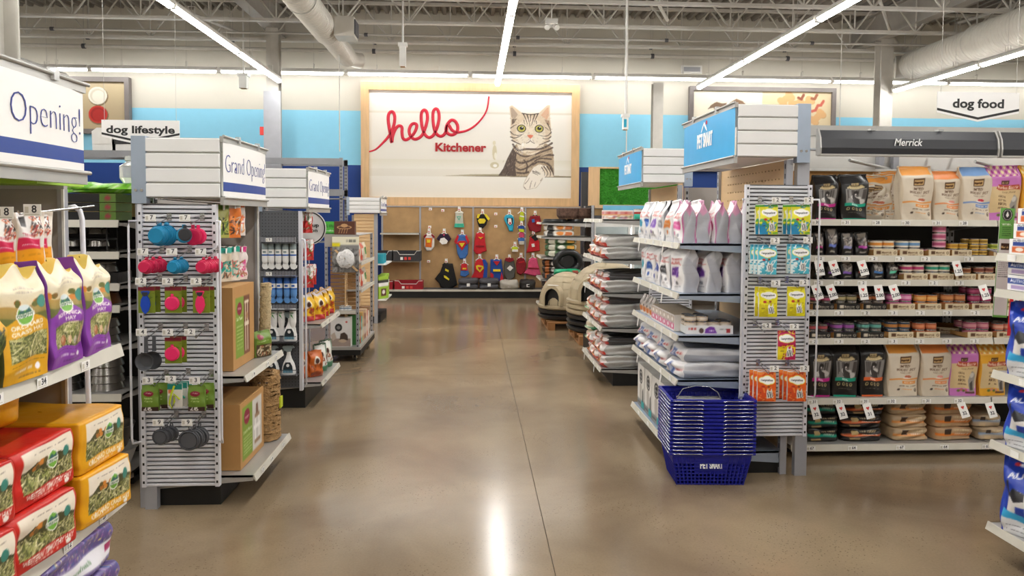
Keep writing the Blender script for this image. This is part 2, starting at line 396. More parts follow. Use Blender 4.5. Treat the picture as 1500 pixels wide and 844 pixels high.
# open-web joists across the store
def joist_meshes():
    zt, zb, P = ZC-.03, 4.86, 1.1
    top = MB().box(XL, -.05, zt-.045, XR, -.012, zt, 'joist_paint').box(XL, .012, zt-.045, XR, .05, zt, 'joist_paint').mesh('top_chord')
    bot = MB().box(XL, -.05, zb-.045, XR, -.012, zb, 'joist_paint').box(XL, .012, zb-.045, XR, .05, zb, 'joist_paint').mesh('bottom_chord')
    web = MB(); k = XL+.4
    web.cyl((0, 0, zb-.02), (-P/2, 0, zt-.02), .016, 'joist_paint', 6).cyl((0, 0, zb-.02), (P/2, 0, zt-.02), .016, 'joist_paint', 6).cyl((0, 0, zb-.02), (0, 0, zt-.02), .013, 'joist_paint', 6)
    return top, bot, web.mesh('web_bar')
jt, jb, jw = joist_meshes()
jy = [14.1, 12.68, 11.26, 9.84, 8.42, 7.0, 5.6, 4.2, 2.8, 1.4, 0, -1.4, -2.8]
jl = ['against the end wall', 'one bay out from the end wall', 'two bays out from the end wall']
for i, y in enumerate(jy):
    lab = f'pale painted open-web roof joist, {ORD[i]} one out from the end wall with the cat picture'
    r = thing('roof_joist', lab, 'joist', 'roof joists', loc=(0, y, 0))
    O('top_chord', jt, r); O('bottom_chord', jb, r)
    if i < 4:
        x = XL+.57+(.45 if i % 2 else 0)
        while x < XR-.6:
            O('web_bar', jw, r, loc=(x, 0, 0)); x += 1.1
# girders along y under the joists' ends, with a diagonal bridging bar
for gx, lab in ((-3.72, 'deep painted steel girder running over the columns at the dog lifestyle aisle'), (7.78, 'deep painted steel girder running over the column by the dog food sign')):
    g = MB().box(gx-.1, YF, 5.0, gx+.1, YB, 5.02, 'beam_paint').box(gx-.1, YF, 5.5, gx+.1, YB, 5.53, 'beam_paint').box(gx-.012, YF, 5.02, gx+.012, YB, 5.5, 'beam_paint')
    thing('steel_girder', lab, 'girder', 'roof girders', g.mesh('girder'))
for k, (x0, y0, z0, x1, y1, z1) in enumerate([(-6.6, 9.6, 5.3, -4.4, 14.2, 5.0), (4.6, 9.0, 5.35, 7.6, 13.3, 5.05), (10.4, 9.0, 5.45, 8.9, 13.3, 5.2), (1.2, 8.2, 5.4, 3.3, 12.6, 4.95)]):
    thing('bridging_bar', ['slanting painted roof brace above the bowl picture', 'slanting painted roof brace left of the dog food column', 'slanting painted roof brace right of the dog food column', 'slanting painted roof brace between the two long lights'][k], 'brace', 'roof braces',
          MB().cyl((x0, y0, z0), (x1, y1, z1), .03, 'joist_paint', 6).mesh('brace'))
# sprinkler and conduit pipes along the end wall
for k, (y, z, r, c, lab) in enumerate([(14.45, 4.74, .035, 'joist_paint', 'lower sprinkler pipe running the whole width before the end wall'), (14.6, 4.93, .022, 'joist_paint', 'upper thin pipe running the whole width before the end wall'), (13.4, 4.80, .02, 'steel_paint', 'thin conduit hung between the last two roof joists')]):
    p = thing('ceiling_pipe', lab, 'pipe', 'ceiling pipes', MB().cyl((XL, y, z), (XR, y, z), r, c, 8).mesh('pipe'))
    for x in np.arange(-10, 12, 2.7):
        O('pipe_clamp', MB().cyl((x, y, z-.02), (x, y, 5.56), .006, 'steel_paint', 4).cyl((x-.03, y, z), (x+.03, y, z), r+.014, 'dark_grey', 8).mesh('clamp'), p)
# columns
mat('rack_grey', '8b8c90', .4, .3)
def column(x, y, w_, label, top=5.0, base='concrete'):
    t = thing('steel_column', label, 'column', 'steel columns', loc=(x, y, 0))
    h = w_/2
    O('web_plate', MB().box(-.012, -h+.014, 0, .012, h-.014, top, 'column_paint').mesh('web'), t)
    for s in (-1, 1):
        O('flange', MB().box(-h, s*(h-.007)-.007, 0, h, s*(h-.007)+.007, top, 'column_paint').mesh('flange'), t)
    O('base_plate', MB().box(-h-.08, -h-.08, 0, h+.08, h+.08, .02, 'column_paint').mesh('plate'), t)
    return t
column(-3.68, 5.95, .25, 'broad pale steel column rising behind the Opening! sign')
c = column(-3.66, 13.95, .22, 'pale steel column at the end of the long light over the dog lifestyle aisle')
O('wrap_panel', MB().box(-.15, -.16, 0, .16, -.115, 3.85, 'grey_metal').mesh('wrap'), c, label='bright metal sleeve on the lower column')
O('fire_alarm', MB().box(-.22, -.16, 3.05, -.15, -.1, 3.2, 'tag_red').mesh('alarm'), c, label='small red alarm pull')
column(7.85, 13.9, .24, 'pale steel column beside the dog food sign')
t = column(3.52, 14.1, .19, 'slim grey steel column right of the cat picture', top=4.15)
# round ducts
def duct(y0, y1, x, z, r, label, xe=None):
    t = thing('round_duct', label, 'duct', 'round ducts', loc=(x, 0, z)); n = int((y1-y0)/.9)
    for i in range(n):
        a = y0+(y1-y0)*i/n; c_ = y0+(y1-y0)*(i+1)/n; b = MB(); prof = []
        rr = r if i < n-2 else r*.86
        k = int((c_-a)/.075)
        for j in range(k):
            y = j*(c_-a)/k; prof += [(rr, y), (rr, y+.055), (rr+.008, y+.065)]
        prof.append((rr, c_-a)); b.lathe(prof, 'duct_paint', 28, T=TR(0, a, 0) @ RX(-90), cap=(i in (0, n-1)))
        O('duct_section', b.mesh('section'), t)
        if i % 2 == 0:
            O('duct_hanger', MB().tube([(rr*math.cos(q)*1.05, a+.05, rr*math.sin(q)*1.05) for q in [-math.pi/2+math.pi*2*j/20 for j in range(20)]], .008, 'steel_paint', 4, True).cyl((0, a+.05, rr), (0, a+.05, 5.55-z), .006, 'steel_paint', 4).mesh('hanger'), t)
    return t
d = duct(-3, 14.0, -2.33, 4.52, .2, 'spiral round duct running toward the cat picture')
O('duct_boot', MB().box(.2, 11.6, -.17, .5, 12.0, .13, 'duct_paint').box(.5, 11.63, -.13, .52, 11.97, .09, 'dark_grey').mesh('boot'), d, label='square side outlet')
O('duct_elbow', MB().tube([(0, 13.9, 0), (.03, 14.05, 0), (.1, 14.2, 0), (.2, 14.3, .0)], .14, 'duct_paint', 16).mesh('elbow'), d)
d = duct(-3, 14.0, 8.45, 4.55, .3, 'wide round duct rising over the dog food aisle')
O('duct_elbow', MB().tube([(0, 13.9, 0), (-.04, 14.05, 0), (-.1, 14.15, 0), (-.2, 14.2, 0)], .22, 'duct_paint', 16).mesh('elbow'), d)

# ---------------------------------------------------------------- lights
def tube_mesh(L_, m='tube_light'):
    b = MB(); b.prism([(-.045, 0), (-.038, -.03), (-.015, -.045), (.015, -.045), (.038, -.03), (.045, 0)], -L_/2, L_/2, m); return b.mesh('lamp_tube')
def hous_mesh(L_):
    return MB().prism([(-.05, 0), (.05, 0), (.05, .03), (.025, .07), (-.025, .07), (-.05, .03)], -L_/2-.02, L_/2+.02, 'light_frame').mesh('housing')
TL = 2.4; tm, hm = tube_mesh(2.28), hous_mesh(2.3); tw_ = tube_mesh(2.28, 'wall_tube_light')
clipm = MB().box(-.035, -.05, -.04, .035, .05, .05, 'light_frame').mesh('end_joiner')
hang = MB().cyl((0, 0, .06), (0, 0, 1.5), .003, 'steel_paint', 4).tube([(-.04, 0, .05), (-.04, 0, .16), (.04, 0, .16), (.04, 0, .05)], .006, 'light_frame', 4).mesh('hanger_wire')
rows = [(-7.25, 'beyond the broad column'), (-3.5, 'over the dog lifestyle aisle'), (.45, 'over the middle of the main aisle'), (4.2, 'over the cat food and Merrick shelves'), (7.95, 'over the dog food sign side')]
def lamp(parent_label, n, pos, rz=0, tmm=None):
    t = thing('strip_light', parent_label, 'light', 'tube strip lights', loc=pos, rz=rz)
    O('lamp_tube', tmm or tm, t); O('housing', hm, t); O('end_joiner', clipm, t, loc=(0, TL/2-.03, 0))
    O('hanger_wire', hang, t, loc=(0, -.6, 0)); O('hanger_wire', hang, t, loc=(0, .6, 0))
    return t
for (x, lab) in rows:
    for i in range(8):
        y = 13.72-TL*(i+.5)
        if y < -4: break
        lamp(f'long strip light {lab}, {ORD[i]} from the end wall', i, (x, y, 4.02))
x0 = at(506, 106, Y=14.55)[0]
nn = list(range(-4, 6))
for k, i in enumerate(nn):
    lamp(f'bright strip light along the end wall, {ORD[k]} from the left end of its row', k, (x0+TL*(i+.5), 14.55, 4.34), rz=math.pi/2, tmm=tw_)
# ================================================================ FIXTURES
def tag_mesh(w_=.055, h_=.034, txt='2'):
    b = MB().box(-w_/2, -.0015, 0, w_/2, 0, h_, 'tag')
    b.box(-w_*.42, -.002, h_*.2, -w_*.12, -.0015, h_*.8, 'rail').box(-w_*.02, -.002, h_*.45, w_*.4, -.0015, h_*.85, 'tag_ink')
    b.box(-w_*.02, -.002, h_*.12, w_*.42, -.0015, h_*.26, 'tag_ink'); return b.mesh('price_tag')
def price_tag_mesh(w_, h_, price):
    """white shelf ticket with its printed price"""
    b = MB().box(-w_/2, -.0015, 0, w_/2, 0, h_, 'tag').box(-w_*.42, -.0019, h_*.25, -w_*.2, -.0014, h_*.78, 'rail').box(-w_*.42, -.0019, h_*.08, w_*.42, -.0014, h_*.16, 'rail')
    v, t, pl = glyphs(price, .02); s = h_*.62/.72; wx = v[:, 0].max()*s
    P = [(w_*.12-wx/2+p[0]*s, -.0022, h_*.3+p[1]*s) for p in v]; b.add(P, [list(f) for f in pl], 'tag_ink'); return b.mesh('price_tag')
TAGS = {}
def tagm(price, w_=.05, h_=.03):
    k = (price, w_, h_)
    if k not in TAGS: TAGS[k] = price_tag_mesh(w_, h_, price)
    return TAGS[k]
def sale_tag_mesh(price):
    """hanging ticket with a red heart and a price"""
    b = MB().box(-.028, -.0015, -.1, .028, 0, 0, 'tag')
    b.add([(-.012, -.002, -.028), (0, -.002, -.045), (.012, -.002, -.028), (.006, -.002, -.021), (0, -.002, -.026), (-.006, -.002, -.021)], [(0, 1, 2, 3, 4, 5)], 'tag_red')
    v, t, pl = glyphs(price, .03); s = .03; wx = v[:, 0].max()*s
    b.add([(-wx/2+p[0]*s, -.0022, -.08+p[1]*s) for p in v], [list(f) for f in pl], 'tag_ink'); return b.mesh('sale_ticket')
SALE = {}
def salem(p_):
    if p_ not in SALE: SALE[p_] = sale_tag_mesh(p_)
    return SALE[p_]

def hook_mesh(L_=.16):
    return MB().tube([(0, 0, .03), (0, -.012, .03), (0, -L_, .0), (0, -L_-.01, .012)], .003, 'chrome', 5).tube([(0, 0, .045), (0, -L_-.005, .03)], .0025, 'chrome', 5).box(-.012, -.003, .015, .012, 0, .055, 'chrome').mesh('hook')
HK = hook_mesh()

def slat_panel(label, x0, x1, y, z0, z1, leg=None, guard=True, m='slat_metal'):
    """wing of narrow metal slats facing -y"""
    t = thing('slatwall_panel', label, 'display panel', 'slatwall wings', loc=(0, y, 0)); n = int(round((z1-z0)/.0236)); pz = (z1-z0)/n
    me = MB().prism([(-.010, .001), (-.014, .004), (-.014, pz*.6), (-.008, pz*.72), (-.002, pz*.74), (-.002, .001)], x0+.02, x1-.02, m, axis='x').mesh('slat')
    for i in range(n): O('slat', me, t, loc=(0, 0, z0+i*pz))
    for a in (x0, x1-.022):
        b = MB().box(a, -.022, z0, a+.022, .012, z1, m)
        for k in range(int((z1-z0)/.05)): b.box(a+.006, -.0225, z0+.02+k*.05, a+.016, -.0215, z0+.034+k*.05, 'black_base')
        O('side_rail', b.mesh('side_rail'), t)
    O('backing', MB().box(x0+.02, 0, z0, x1-.02, .008, z1, 'dark_grey').mesh('backing'), t)
    if leg: O('leg', MB().box(leg[0], -.01, 0, leg[1], .03, z0+.02, 'grey_metal').mesh('leg'), t)
    if guard:
        for a, s in ((x0, -1), (x1, 1)):
            xx = a+s*.03
            O('guard_rail', MB().tube([(a+.005*s, -.02, z1-.09), (xx, -.05, z1-.09), (xx, -.06, z1-.12), (xx, -.06, z0+.28), (xx, -.05, z0+.25), (a, -.02, z0+.25)], .006, m, 6).mesh('guard'), t)
    return t
def hook(parent, x, z, price=None, L_=.16, dx=-.012, y=-.014):
    h = O('hook', HK, parent, loc=(x, y, z))
    if price: O('price_tag', tagm(price, .055, .036), h, loc=(dx, -L_-.012, .012))
    return h

def endcap(label, side, xb, xf, y0, y1, zs, back='panel_grey', zt=1.7, kick=None, rail_h=.032, lipm='rail', br='shelf_metal', xw=None, nshelf=None, backm2=None):
    """end-of-aisle gondola unit; side=+1 opens toward -x (right of the main aisle), side=-1 toward +x"""
    t = thing('endcap_gondola', label, 'shelving', 'end-of-aisle gondolas'); k = -side       # direction the shelves reach out
    o = O('back_panel', MB().box(min(xb, xb+side*.03), y0, .12, max(xb, xb+side*.03), y1, zt, back).mesh('back_panel'), t)
    for yy in (y0, y1):
        b = MB().box(xb-.02, yy-.02, 0, xb+.02, yy+.02, zt, 'grey_metal')
        for i in range(int(zt/.06)): b.box(xb-.021, yy-.005, .04+i*.06, xb+.021, yy+.005, .07+i*.06, 'black_base')
        O('upright', b.mesh('upright'), t)
    kx = kick if kick is not None else xf-k*.12
    O('kick_plate', MB().box(min(xb, kx), y0+.01, 0, max(xb, kx), y1-.01, zs[-1]-.013, 'black_base').mesh('kick'), t)
    for i, z in enumerate(zs):
        f = xf if not nshelf else nshelf[i]
        b = MB().box(min(xb, f), y0, z-.012, max(xb, f), y1, z, br)
        a_, c_ = (xb, f)
        for yy in (y0, y1-.004):
            b.prism([(a_, z-.075), (f-k*.06, z-.035), (f, z-.03), (f, z), (a_, z)], yy, yy+.004, br)
        s = O('shelf', b.mesh('shelf'), t)
        O('price_rail', MB().prism([(f, z+.004), (f+k*.006, z+.004), (f+k*.018, z-rail_h), (f+k*.012, z-rail_h), (f, z-.012)], y0-.004, y1+.004, lipm).mesh('rail'), s)
        rr = random.Random(i*7+int(y0*10)); yy = y0+.12
        while yy < y1-.08:
            O('price_tag', tagm(rr.choice(['12', '9', '27', '34', '19'])), s, loc=(f+k*.0165, yy, z-rail_h+.002), rot=(math.radians(-18)*0, 0, math.pi/2*(-k) if k < 0 else math.pi/2)); yy += rr.uniform(.18, .36)
    return t
def header(label, xa, xb, xban, y0, y1, z0, z1, side, post, banner):
    """sign box: four white slats facing the store front, a banner facing the main aisle"""
    t = thing('header_sign', label, 'sign', 'aisle-end header signs'); n = 4; ph = (z1-z0)/n
    me = MB().prism([(-.004, .004), (-.012, .008), (-.012, ph-.008), (-.004, ph-.003), (.006, ph-.003), (.006, .004)], xa, xb, 'white_panel', axis='x').mesh('slat')
    for i in range(n): O('slat', me, t, loc=(0, y0, z0+i*ph))
    O('housing', MB().box(xa, y0+.006, z0, xb, y1, z0+.015, 'white_metal').box(xa, y0+.006, z1-.012, xb, y1, z1, 'white_metal').box(min(xa, xb), y1-.012, z0, max(xa, xb), y1, z1, 'white_metal').box(xa, y0+.004, z0, xb, y0+.02, z1, 'shelf_metal').mesh('housing'), t)
    b = MB().box(post[0], y0-.012, z0-.03, post[1], y0+.04, z1+.006, 'bracket_metal')
    for q in (.3, .7): b.cyl((post[0]+(post[1]-post[0])*q, y0-.016, z0+.04), (post[0]+(post[1]-post[0])*q, y0-.012, z0+.04), .008, 'chrome', 8)
    O('end_post', b.mesh('end_post'), t)
    s = -side; x = xban
    def fr(z, h): return MB().box(min(x, x+s*.02), y0, z, max(x, x+s*.02), y1, z+h, 'shelf_metal').cyl((x+s*.024, y0-.01, z+h), (x+s*.024, y1+.01, z+h), .007, 'shelf_metal', 8)
    O('top_rail', fr(z1-.02, .03).mesh('rail'), t); O('bottom_rail', fr(z0-.035, .04).mesh('rail'), t)
    cl = MB().box(x+s*.02-.012, -.015, z1-.01, x+s*.02+.012, .015, z1+.03, 'clear_plastic').mesh('clip')
    for q in (.3, .75): O('clip', cl, t, loc=(0, y0+(y1-y0)*q, 0))
    banner(t, x+s*.012, y0, y1, z0+.01, z1-.02, s)
    return t
mat('sign_blue', '27a3dd', .35, var=.03); mat('ink_navy', '2c3e8f', .5); mat('stripe_navy', '1c3f93', .4); mat('banner_white', 'f4f1ee', .4, var=.015); mat('ink_black', '242424', .5); mat('sign_white', 'eeecea', .4, var=.01)
mat('merrick_black', '303136', .4, var=.05); mat('ink_white', 'fbfbfb', .5, var=0); mat('ink_red', 'd8203c', .45, var=.02); mat('ink_red_dark', 'b3101c', .45)
def ban_opening(txt):
    def f(t, x, y0, y1, z0, z1, s):
        L_, H_ = y1-y0-.02, z1-z0; yc = (y0+y1)/2; n = 10; b = MB(); P = []
        for i in range(n+1):
            u = -1+2*i/n; d = .014*(1-u*u)
            P += [(u*L_/2, -.002-d, 0), (u*L_/2, -.002-d, H_*.1), (u*L_/2, -.002-d, H_*.27), (u*L_/2, -.002-d, H_)]
        for i in range(n):
            for j, m in ((0, 'banner_white'), (1, 'stripe_navy'), (2, 'banner_white')):
                o = 4*i+j; b.add([P[o], P[o+4], P[o+5], P[o+1]], [(0, 1, 2, 3)], m)
        rot = (0, 0, math.pi/2 if s > 0 else -math.pi/2)
        q = O('banner', b.mesh('banner'), t, loc=(x, yc, z0), rot=rot)
        le = letters(txt, 'ink_navy', H_*.5, width=L_*.93, depth=.0015, bold=-.028 if H_ > .2 else -.01)
        for v in le.vertices: v.co.y -= .003+.014*(1-(v.co.x/(L_/2))**2)
        put_letters(q, le, loc=(0, 0, H_*.45))
    return f
def ban_blue(t, x, y0, y1, z0, z1, s):
    L_, H_ = y1-y0-.02, z1-z0; yc = (y0+y1)/2; n = 10; b = MB()
    for i in range(n):
        u, w_ = -1+2*i/n, -1+2*(i+1)/n; d, e = .014*(1-u*u), .014*(1-w_*w_)
        b.add([(u*L_/2, -.002-d, 0), (w_*L_/2, -.002-e, 0), (w_*L_/2, -.002-e, H_), (u*L_/2, -.002-d, H_)], [(0, 1, 2, 3)], 'sign_blue')
    q = O('banner', b.mesh('banner'), t, loc=(x, yc, z0), rot=(0, 0, math.pi/2 if s > 0 else -math.pi/2))
    petsmart(q, 0, -.018, H_*.36, L_*.34)
def petsmart(parent, x, y, z, w_, m='ink_white'):
    h = w_*.28
    for txt, a, c in (('PET', -.28, .33), ('SMART', .19, .53)):
        put_letters(parent, letters(txt, m, h*1.25, width=w_*c, depth=.0015, bold=.035), loc=(x+a*w_, y, z))
    b = MB(); pts = [(-.18, .28), (-.05, .40), (.08, .30), (.15, .27), (.12, .33), (-.03, .46), (-.15, .36), (-.22, .27)]
    b.add([(p*w_, -.001, q*w_) for p, q in pts], [list(range(len(pts)))], m); b.cyl((.1*w_, -.001, .43*w_), (.1*w_, .001, .43*w_), .04*w_, 'ink_red', 12)
    O('logo', b.mesh('logo'), parent, loc=(x, y, z))

# ---- right side: cat food endcap and its signs
R2 = endcap('end-of-aisle shelves stocked with white cat food bags behind the blue baskets', 1, 1.94, 1.27, 4.47, 5.72, [1.437, 1.127, .868, .592, .14], back='maple', zt=1.955, kick=1.5, br='bracket_metal')
RP = slat_panel('silver slatwall wing hung with cat treat pouches next to the blue baskets', 1.655, 2.065, 4.43, .25, 1.80, leg=(2.0, 2.075))
O('post', MB().box(1.985, .012, .3, 2.06, .06, 1.99, 'grey_metal').mesh('post'), RP)
header('large header sign with blue logo banner over the cat food endcap', 1.60, 1.965, 1.60, 4.42, 5.52, 1.965, 2.285, 1, (1.965, 2.045), ban_blue)
R3 = endcap('middle endcap shelves piled with grey and red kibble sacks', 1, 1.94, 1.22, 6.86, 8.0, [1.575, 1.2, .885, .555, .165], back='maple', zt=1.90, kick=1.33)
slat_panel('far silver slatwall wing behind the pink topped bags', 1.66, 2.06, 6.84, .25, 1.66, guard=False)
header('small header sign with blue logo banner over the middle endcap', 1.60, 1.99, 1.60, 6.9, 8.0, 1.92, 2.245, 1, (1.99, 2.07), ban_blue)
# dark squares in rows stand in for shaded peg holes of the maple back
for t, y0, y1 in ((R2, 4.6, 5.6),):
    b = MB()
    for i in range(18):
        for j in range(5): b.box(1.936, y0+i*.055, 1.66+j*.06, 1.9395, y0+i*.055+.008, 1.668+j*.06, 'maple_dark')
    O('peg_hole', b.mesh('holes'), t, kind='stuff')

# ---- Merrick run
def run(label, x0, x1, yf, yb, zs, zt, back='dark_back', rails=True, prices=('1','2'), kick=True, lip=.038, rail_m='rail'):
    t = thing('wall_gondola', label, 'shelving', 'gondola runs')
    O('back_panel', MB().box(x0, yb-.03, .0, x1, yb, zt, back).mesh('back_panel'), t)
    for xx in (x0, x1-.03):
        b = MB().box(xx, yb-.06, 0, xx+.03, yb-.03, zt, 'grey_metal')
        for i in range(int(zt/.06)): b.box(xx+.008, yb-.062, .03+.06*i, xx+.022, yb-.0595, .06+.06*i, 'black_base')
        O('upright', b.mesh('upright'), t)
    if kick: O('kick_plate', MB().box(x0, yf+.13, 0, x1, yb-.03, zs[-1]-.013, 'black_base').mesh('kick'), t)
    for i, z in enumerate(zs):
        b = MB().box(x0, yf+.004, z-.012, x1, yb-.03, z, 'shelf_metal')
        for xx in (x0, x1-.004): b.prism([(yb-.03, z-.08), (yf+.05, z-.03), (yf+.005, z-.03), (yf+.005, z), (yb-.03, z)], xx, xx+.004, 'shelf_metal', axis='x')
        s = O('shelf', b.mesh('shelf'), t)
        if rails:
            O('price_rail', MB().prism([(yf, z+.004), (yf-.008, z-lip), (yf-.002, z-lip), (yf+.005, z-.01), (yf+.005, z+.004)], x0+.002, x1-.002, rail_m, axis='x').mesh('rail'), s)
    return t
ZM = [1.588, 1.35, 1.19, .99, .80, .398, .085]
M1 = run('tall dark gondola run of black, cream and pink food bags under the Merrick sign', 2.12, 3.49, 4.75, 5.3, ZM, 1.93)
M2 = run('gondola run continuing the food shelves past the green shelf sign', 3.495, 4.9, 4.75, 5.3, ZM, 1.93)
def tagrow(t, shelf_i, xs_, price_list, yf=4.75):
    sh = [c for c in t.children if c.name.startswith('shelf')]; s = sh[shelf_i]; z = ZM[shelf_i]
    for i, x in enumerate(xs_): O('price_tag', tagm(price_list[i % len(price_list)], .062, .03), s, loc=(x, yf-.0085, z-.034))
def salerow(t, shelf_i, xs_, prices, yf=4.75):
    sh = [c for c in t.children if c.name.startswith('shelf')]; s = sh[shelf_i]; z = ZM[shelf_i]; r = random.Random(shelf_i)
    for i, x in enumerate(xs_): O('sale_ticket', salem(prices[i % len(prices)]), s, loc=(x, yf-.015, z-.03), rot=(math.radians(-14), math.radians(-r.uniform(4, 16)), 0))
X_ = lambda px, py: at(px, py, Y=4.75)[0]
tagrow(M1, 0, [X_(p, 325) for p in (1195, 1238, 1283, 1326, 1371, 1410)], ['30', '31', '28'])
tagrow(M1, 1, [X_(p, 372) for p in (1200, 1238, 1278, 1317, 1355, 1418)], ['2', '3'])
tagrow(M1, 2, [X_(p, 411) for p in (1198, 1228, 1262, 1326, 1366, 1404)], ['2', '3'])
tagrow(M1, 3, [X_(p, 455) for p in (1191, 1228, 1267, 1307, 1347, 1387, 1427)], ['2', '3'])
tagrow(M1, 4, [X_(p, 498) for p in (1191, 1228, 1267, 1307, 1346, 1386, 1426)], ['2', '3'])
tagrow(M1, 5, [X_(p, 585) for p in (1190, 1226, 1265, 1305, 1356, 1403)], ['31', '32'])
tagrow(M1, 6, [X_(p, 652) for p in (1187, 1248, 1318, 1382, 1444)], ['67', '64'])
salerow(M1, 1, [X_(p, 378) for p in (1197, 1217, 1259, 1398)], ['2.00', '2.00', '2.00', '1.25'])
salerow(M1, 2, [X_(p, 416) for p in (1192, 1213, 1261, 1284, 1305, 1436)], ['2.00', '2.00', '1.25'])
salerow(M1, 5, [X_(p, 590) for p in (1190, 1228, 1267, 1405, 1446)], ['32', '32', '31'])
bm = thing('upper_frame', 'pale grey metal cap and beam running above the Merrick shelves', 'frame')
O('top_beam', MB().box(2.1, 5.3, 2.2, 5.2, 5.36, 2.275, 'shelf_metal').mesh('beam'), bm)
O('lower_rail', MB().box(2.1, 5.2, 1.937, 5.2, 5.25, 1.955, 'white_metal').mesh('beam'), bm)
O('infill_panel', MB().box(2.1, 5.31, 1.955, 5.2, 5.34, 2.2, 'light_frame').mesh('panel'), bm)
O('cardboard_strip', MB().box(2.13, 5.22, 1.78, 3.05, 5.235, 1.937, 'cardboard').mesh('strip'), bm, label='brown card strip')
for x in (2.95, 3.06, 4.4): O('upright', MB().box(x, 5.25, 1.8, x+.04, 5.3, 2.2, 'grey_metal').mesh('upright'), bm)
for x in (2.6, 3.5): O('strut', MB().cyl((x, 5.0, 2.0), (x+.45, 5.28, 1.96), .012, 'shelf_metal', 6).mesh('strut'), bm)
def brand_sign(label, x0, x1, txt):
    t = thing('shelf_header', label, 'sign', 'dark brand headers'); pr = [(4.75, 2.022), (4.744, 2.06), (4.752, 2.12), (4.78, 2.178), (4.79, 2.178), (4.765, 2.12), (4.757, 2.06), (4.76, 2.022)]
    O('face_panel', MB().prism(pr, x0, x1, 'merrick_black', axis='x', smooth=False).mesh('face'), t)
    for x in (x0-.006, x1-.004): O('end_cap', MB().prism([(4.74, 2.012), (4.735, 2.06), (4.744, 2.125), (4.775, 2.187), (4.80, 2.187), (4.80, 2.012)], x, x+.01, 'shelf_metal', axis='x').mesh('cap'), t)
    O('bottom_trim', MB().box(x0, 4.742, 2.008, x1, 4.79, 2.02, 'shelf_metal').mesh('trim'), t)
    for q in (.3, .68): O('clip', MB().box(x0+(x1-x0)*q-.02, 4.76, 2.178, x0+(x1-x0)*q+.02, 4.8, 2.19, 'clear_plastic').mesh('clip'), t)
    O('bracket', MB().cyl((x0+.05, 4.78, 2.05), (x0+.05, 5.3, 2.1), .01, 'grey_metal', 6).cyl((x1-.1, 4.78, 2.05), (x1-.1, 5.3, 2.1), .01, 'grey_metal', 6).mesh('bracket'), t)
    if txt: put_letters(t, letters(txt, 'ink_white', .066, width=.19, depth=.001, shear=.2, bold=.012), loc=(X_(1330, 206), 4.743, 2.078))
    return t
brand_sign('long dark grey sign reading Merrick in white italics', 2.27, 3.475, 'Merrick')
brand_sign('dark grey blank header sign adjoining the Merrick one', 3.5, 4.7, None)
def hang_sign(label, x, y, z0, z1, w_, txt, tw_, rz=0):
    """white board with a chevron line under its words"""
    t = thing('hanging_sign', label, 'sign', 'hanging aisle signs', loc=(x, y, 0), rz=rz); dr = .05*w_/.5
    O('board', MB().prism([(-w_/2, z0+dr), (0, z0-.002), (w_/2, z0+dr), (w_/2, z1), (-w_/2, z1)], 0, .006, 'sign_white').mesh('board'), t)
    e = .014*w_/.5
    O('chevron', MB().prism([(-w_/2, z0+dr+.02), (0, z0+.016), (w_/2, z0+dr+.02), (w_/2, z0+dr+.02+e), (0, z0+.016+e), (-w_/2, z0+dr+.02+e)], -.001, .0005, 'ink_black').mesh('chevron'), t)
    put_letters(t, letters(txt, 'ink_black', (z1-z0)*.42, width=tw_, depth=.001, bold=.03), loc=(0, -.001, z0+(z1-z0)*.47))
    for s in (-1, 1): O('wire', MB().cyl((s*w_*.46, 0, z1-.01), (s*w_*.46, 0, 5.5), .0018, 'steel_paint', 4).mesh('wire'), t)
p0 = at(1433, 155, Y=6.5); k = 6.5/FOC
hang_sign('white hanging sign reading dog food', p0[0], 6.5, at(1433, 178, Y=6.5)[2], at(1433, 135, Y=6.5)[2], 128*k, 'dog food', 80*k)
p0 = at(206, 190, Y=6.9); k = 6.9/FOC
hang_sign('white hanging sign reading dog lifestyle', p0[0], 6.9, at(206, 212, Y=6.9)[2], at(206, 176, Y=6.9)[2], 108*k, 'dog lifestyle', 95*k)

# ---- left side
L1 = endcap('near endcap with hay bags on grey shelves at the store front', -1, -1.78, -1.255, 1.86, 2.68, [1.135, .60, .16], back='panel_grey', zt=1.68, kick=-1.5, rail_h=.04)
def wing(label, x0, x1, y, z0, z1, m='panel_grey'):
    t = thing('wing_panel', label, 'display panel', 'plain wing panels')
    O('panel', MB().box(x0, y, z0, x1-.02, y+.012, z1, m).mesh('panel'), t)
    b = MB().box(x1-.02, y-.012, z0, x1, y+.02, z1, 'grey_metal').box(x1-.004, y-.016, z0, x1+.004, y-.01, z1, 'white_metal')
    O('edge_rail', b.mesh('edge'), t); O('top_rail', MB().box(x0, y-.006, z1, x1, y+.018, z1+.012, 'shelf_metal').mesh('top'), t)
    return t
wing('tan grey wing panel behind the hanging treat bags', -1.86, -1.44, 2.70, 0.0, 1.685)
gr = thing('tube_stand', 'bent chrome tube frame standing beside the near hay shelves', 'stand', None)
O('frame', MB().tube([(-1.475, 2.76, 0.01), (-1.475, 2.76, 1.6), (-1.465, 2.77, 1.62), (-1.45, 2.78, 1.625), (-1.435, 2.79, 1.61), (-1.428, 2.79, 1.58), (-1.405, 2.79, .01)], .009, 'slat_metal', 8).mesh('frame'), gr)
for z in (.55, .72, .82): O('rung', MB().cyl((-1.475, 2.76, z), (-1.415, 2.79, z+.02), .006, 'slat_metal', 6).mesh('rung'), gr)
header('nearest header sign, its banner reading Opening!', -1.75, -1.36, -1.36, 1.86, 2.66, 1.735, 2.035, -1, (-1.83, -1.75), ban_opening('Grand Opening!'))
L2 = endcap('left endcap with cardboard cat furniture cartons behind the cup wall', -1, -1.78, -1.16, 4.08, 4.86, [.715, .165], back='panel_grey', zt=1.66, kick=-1.38, nshelf=[-1.245, -1.2])
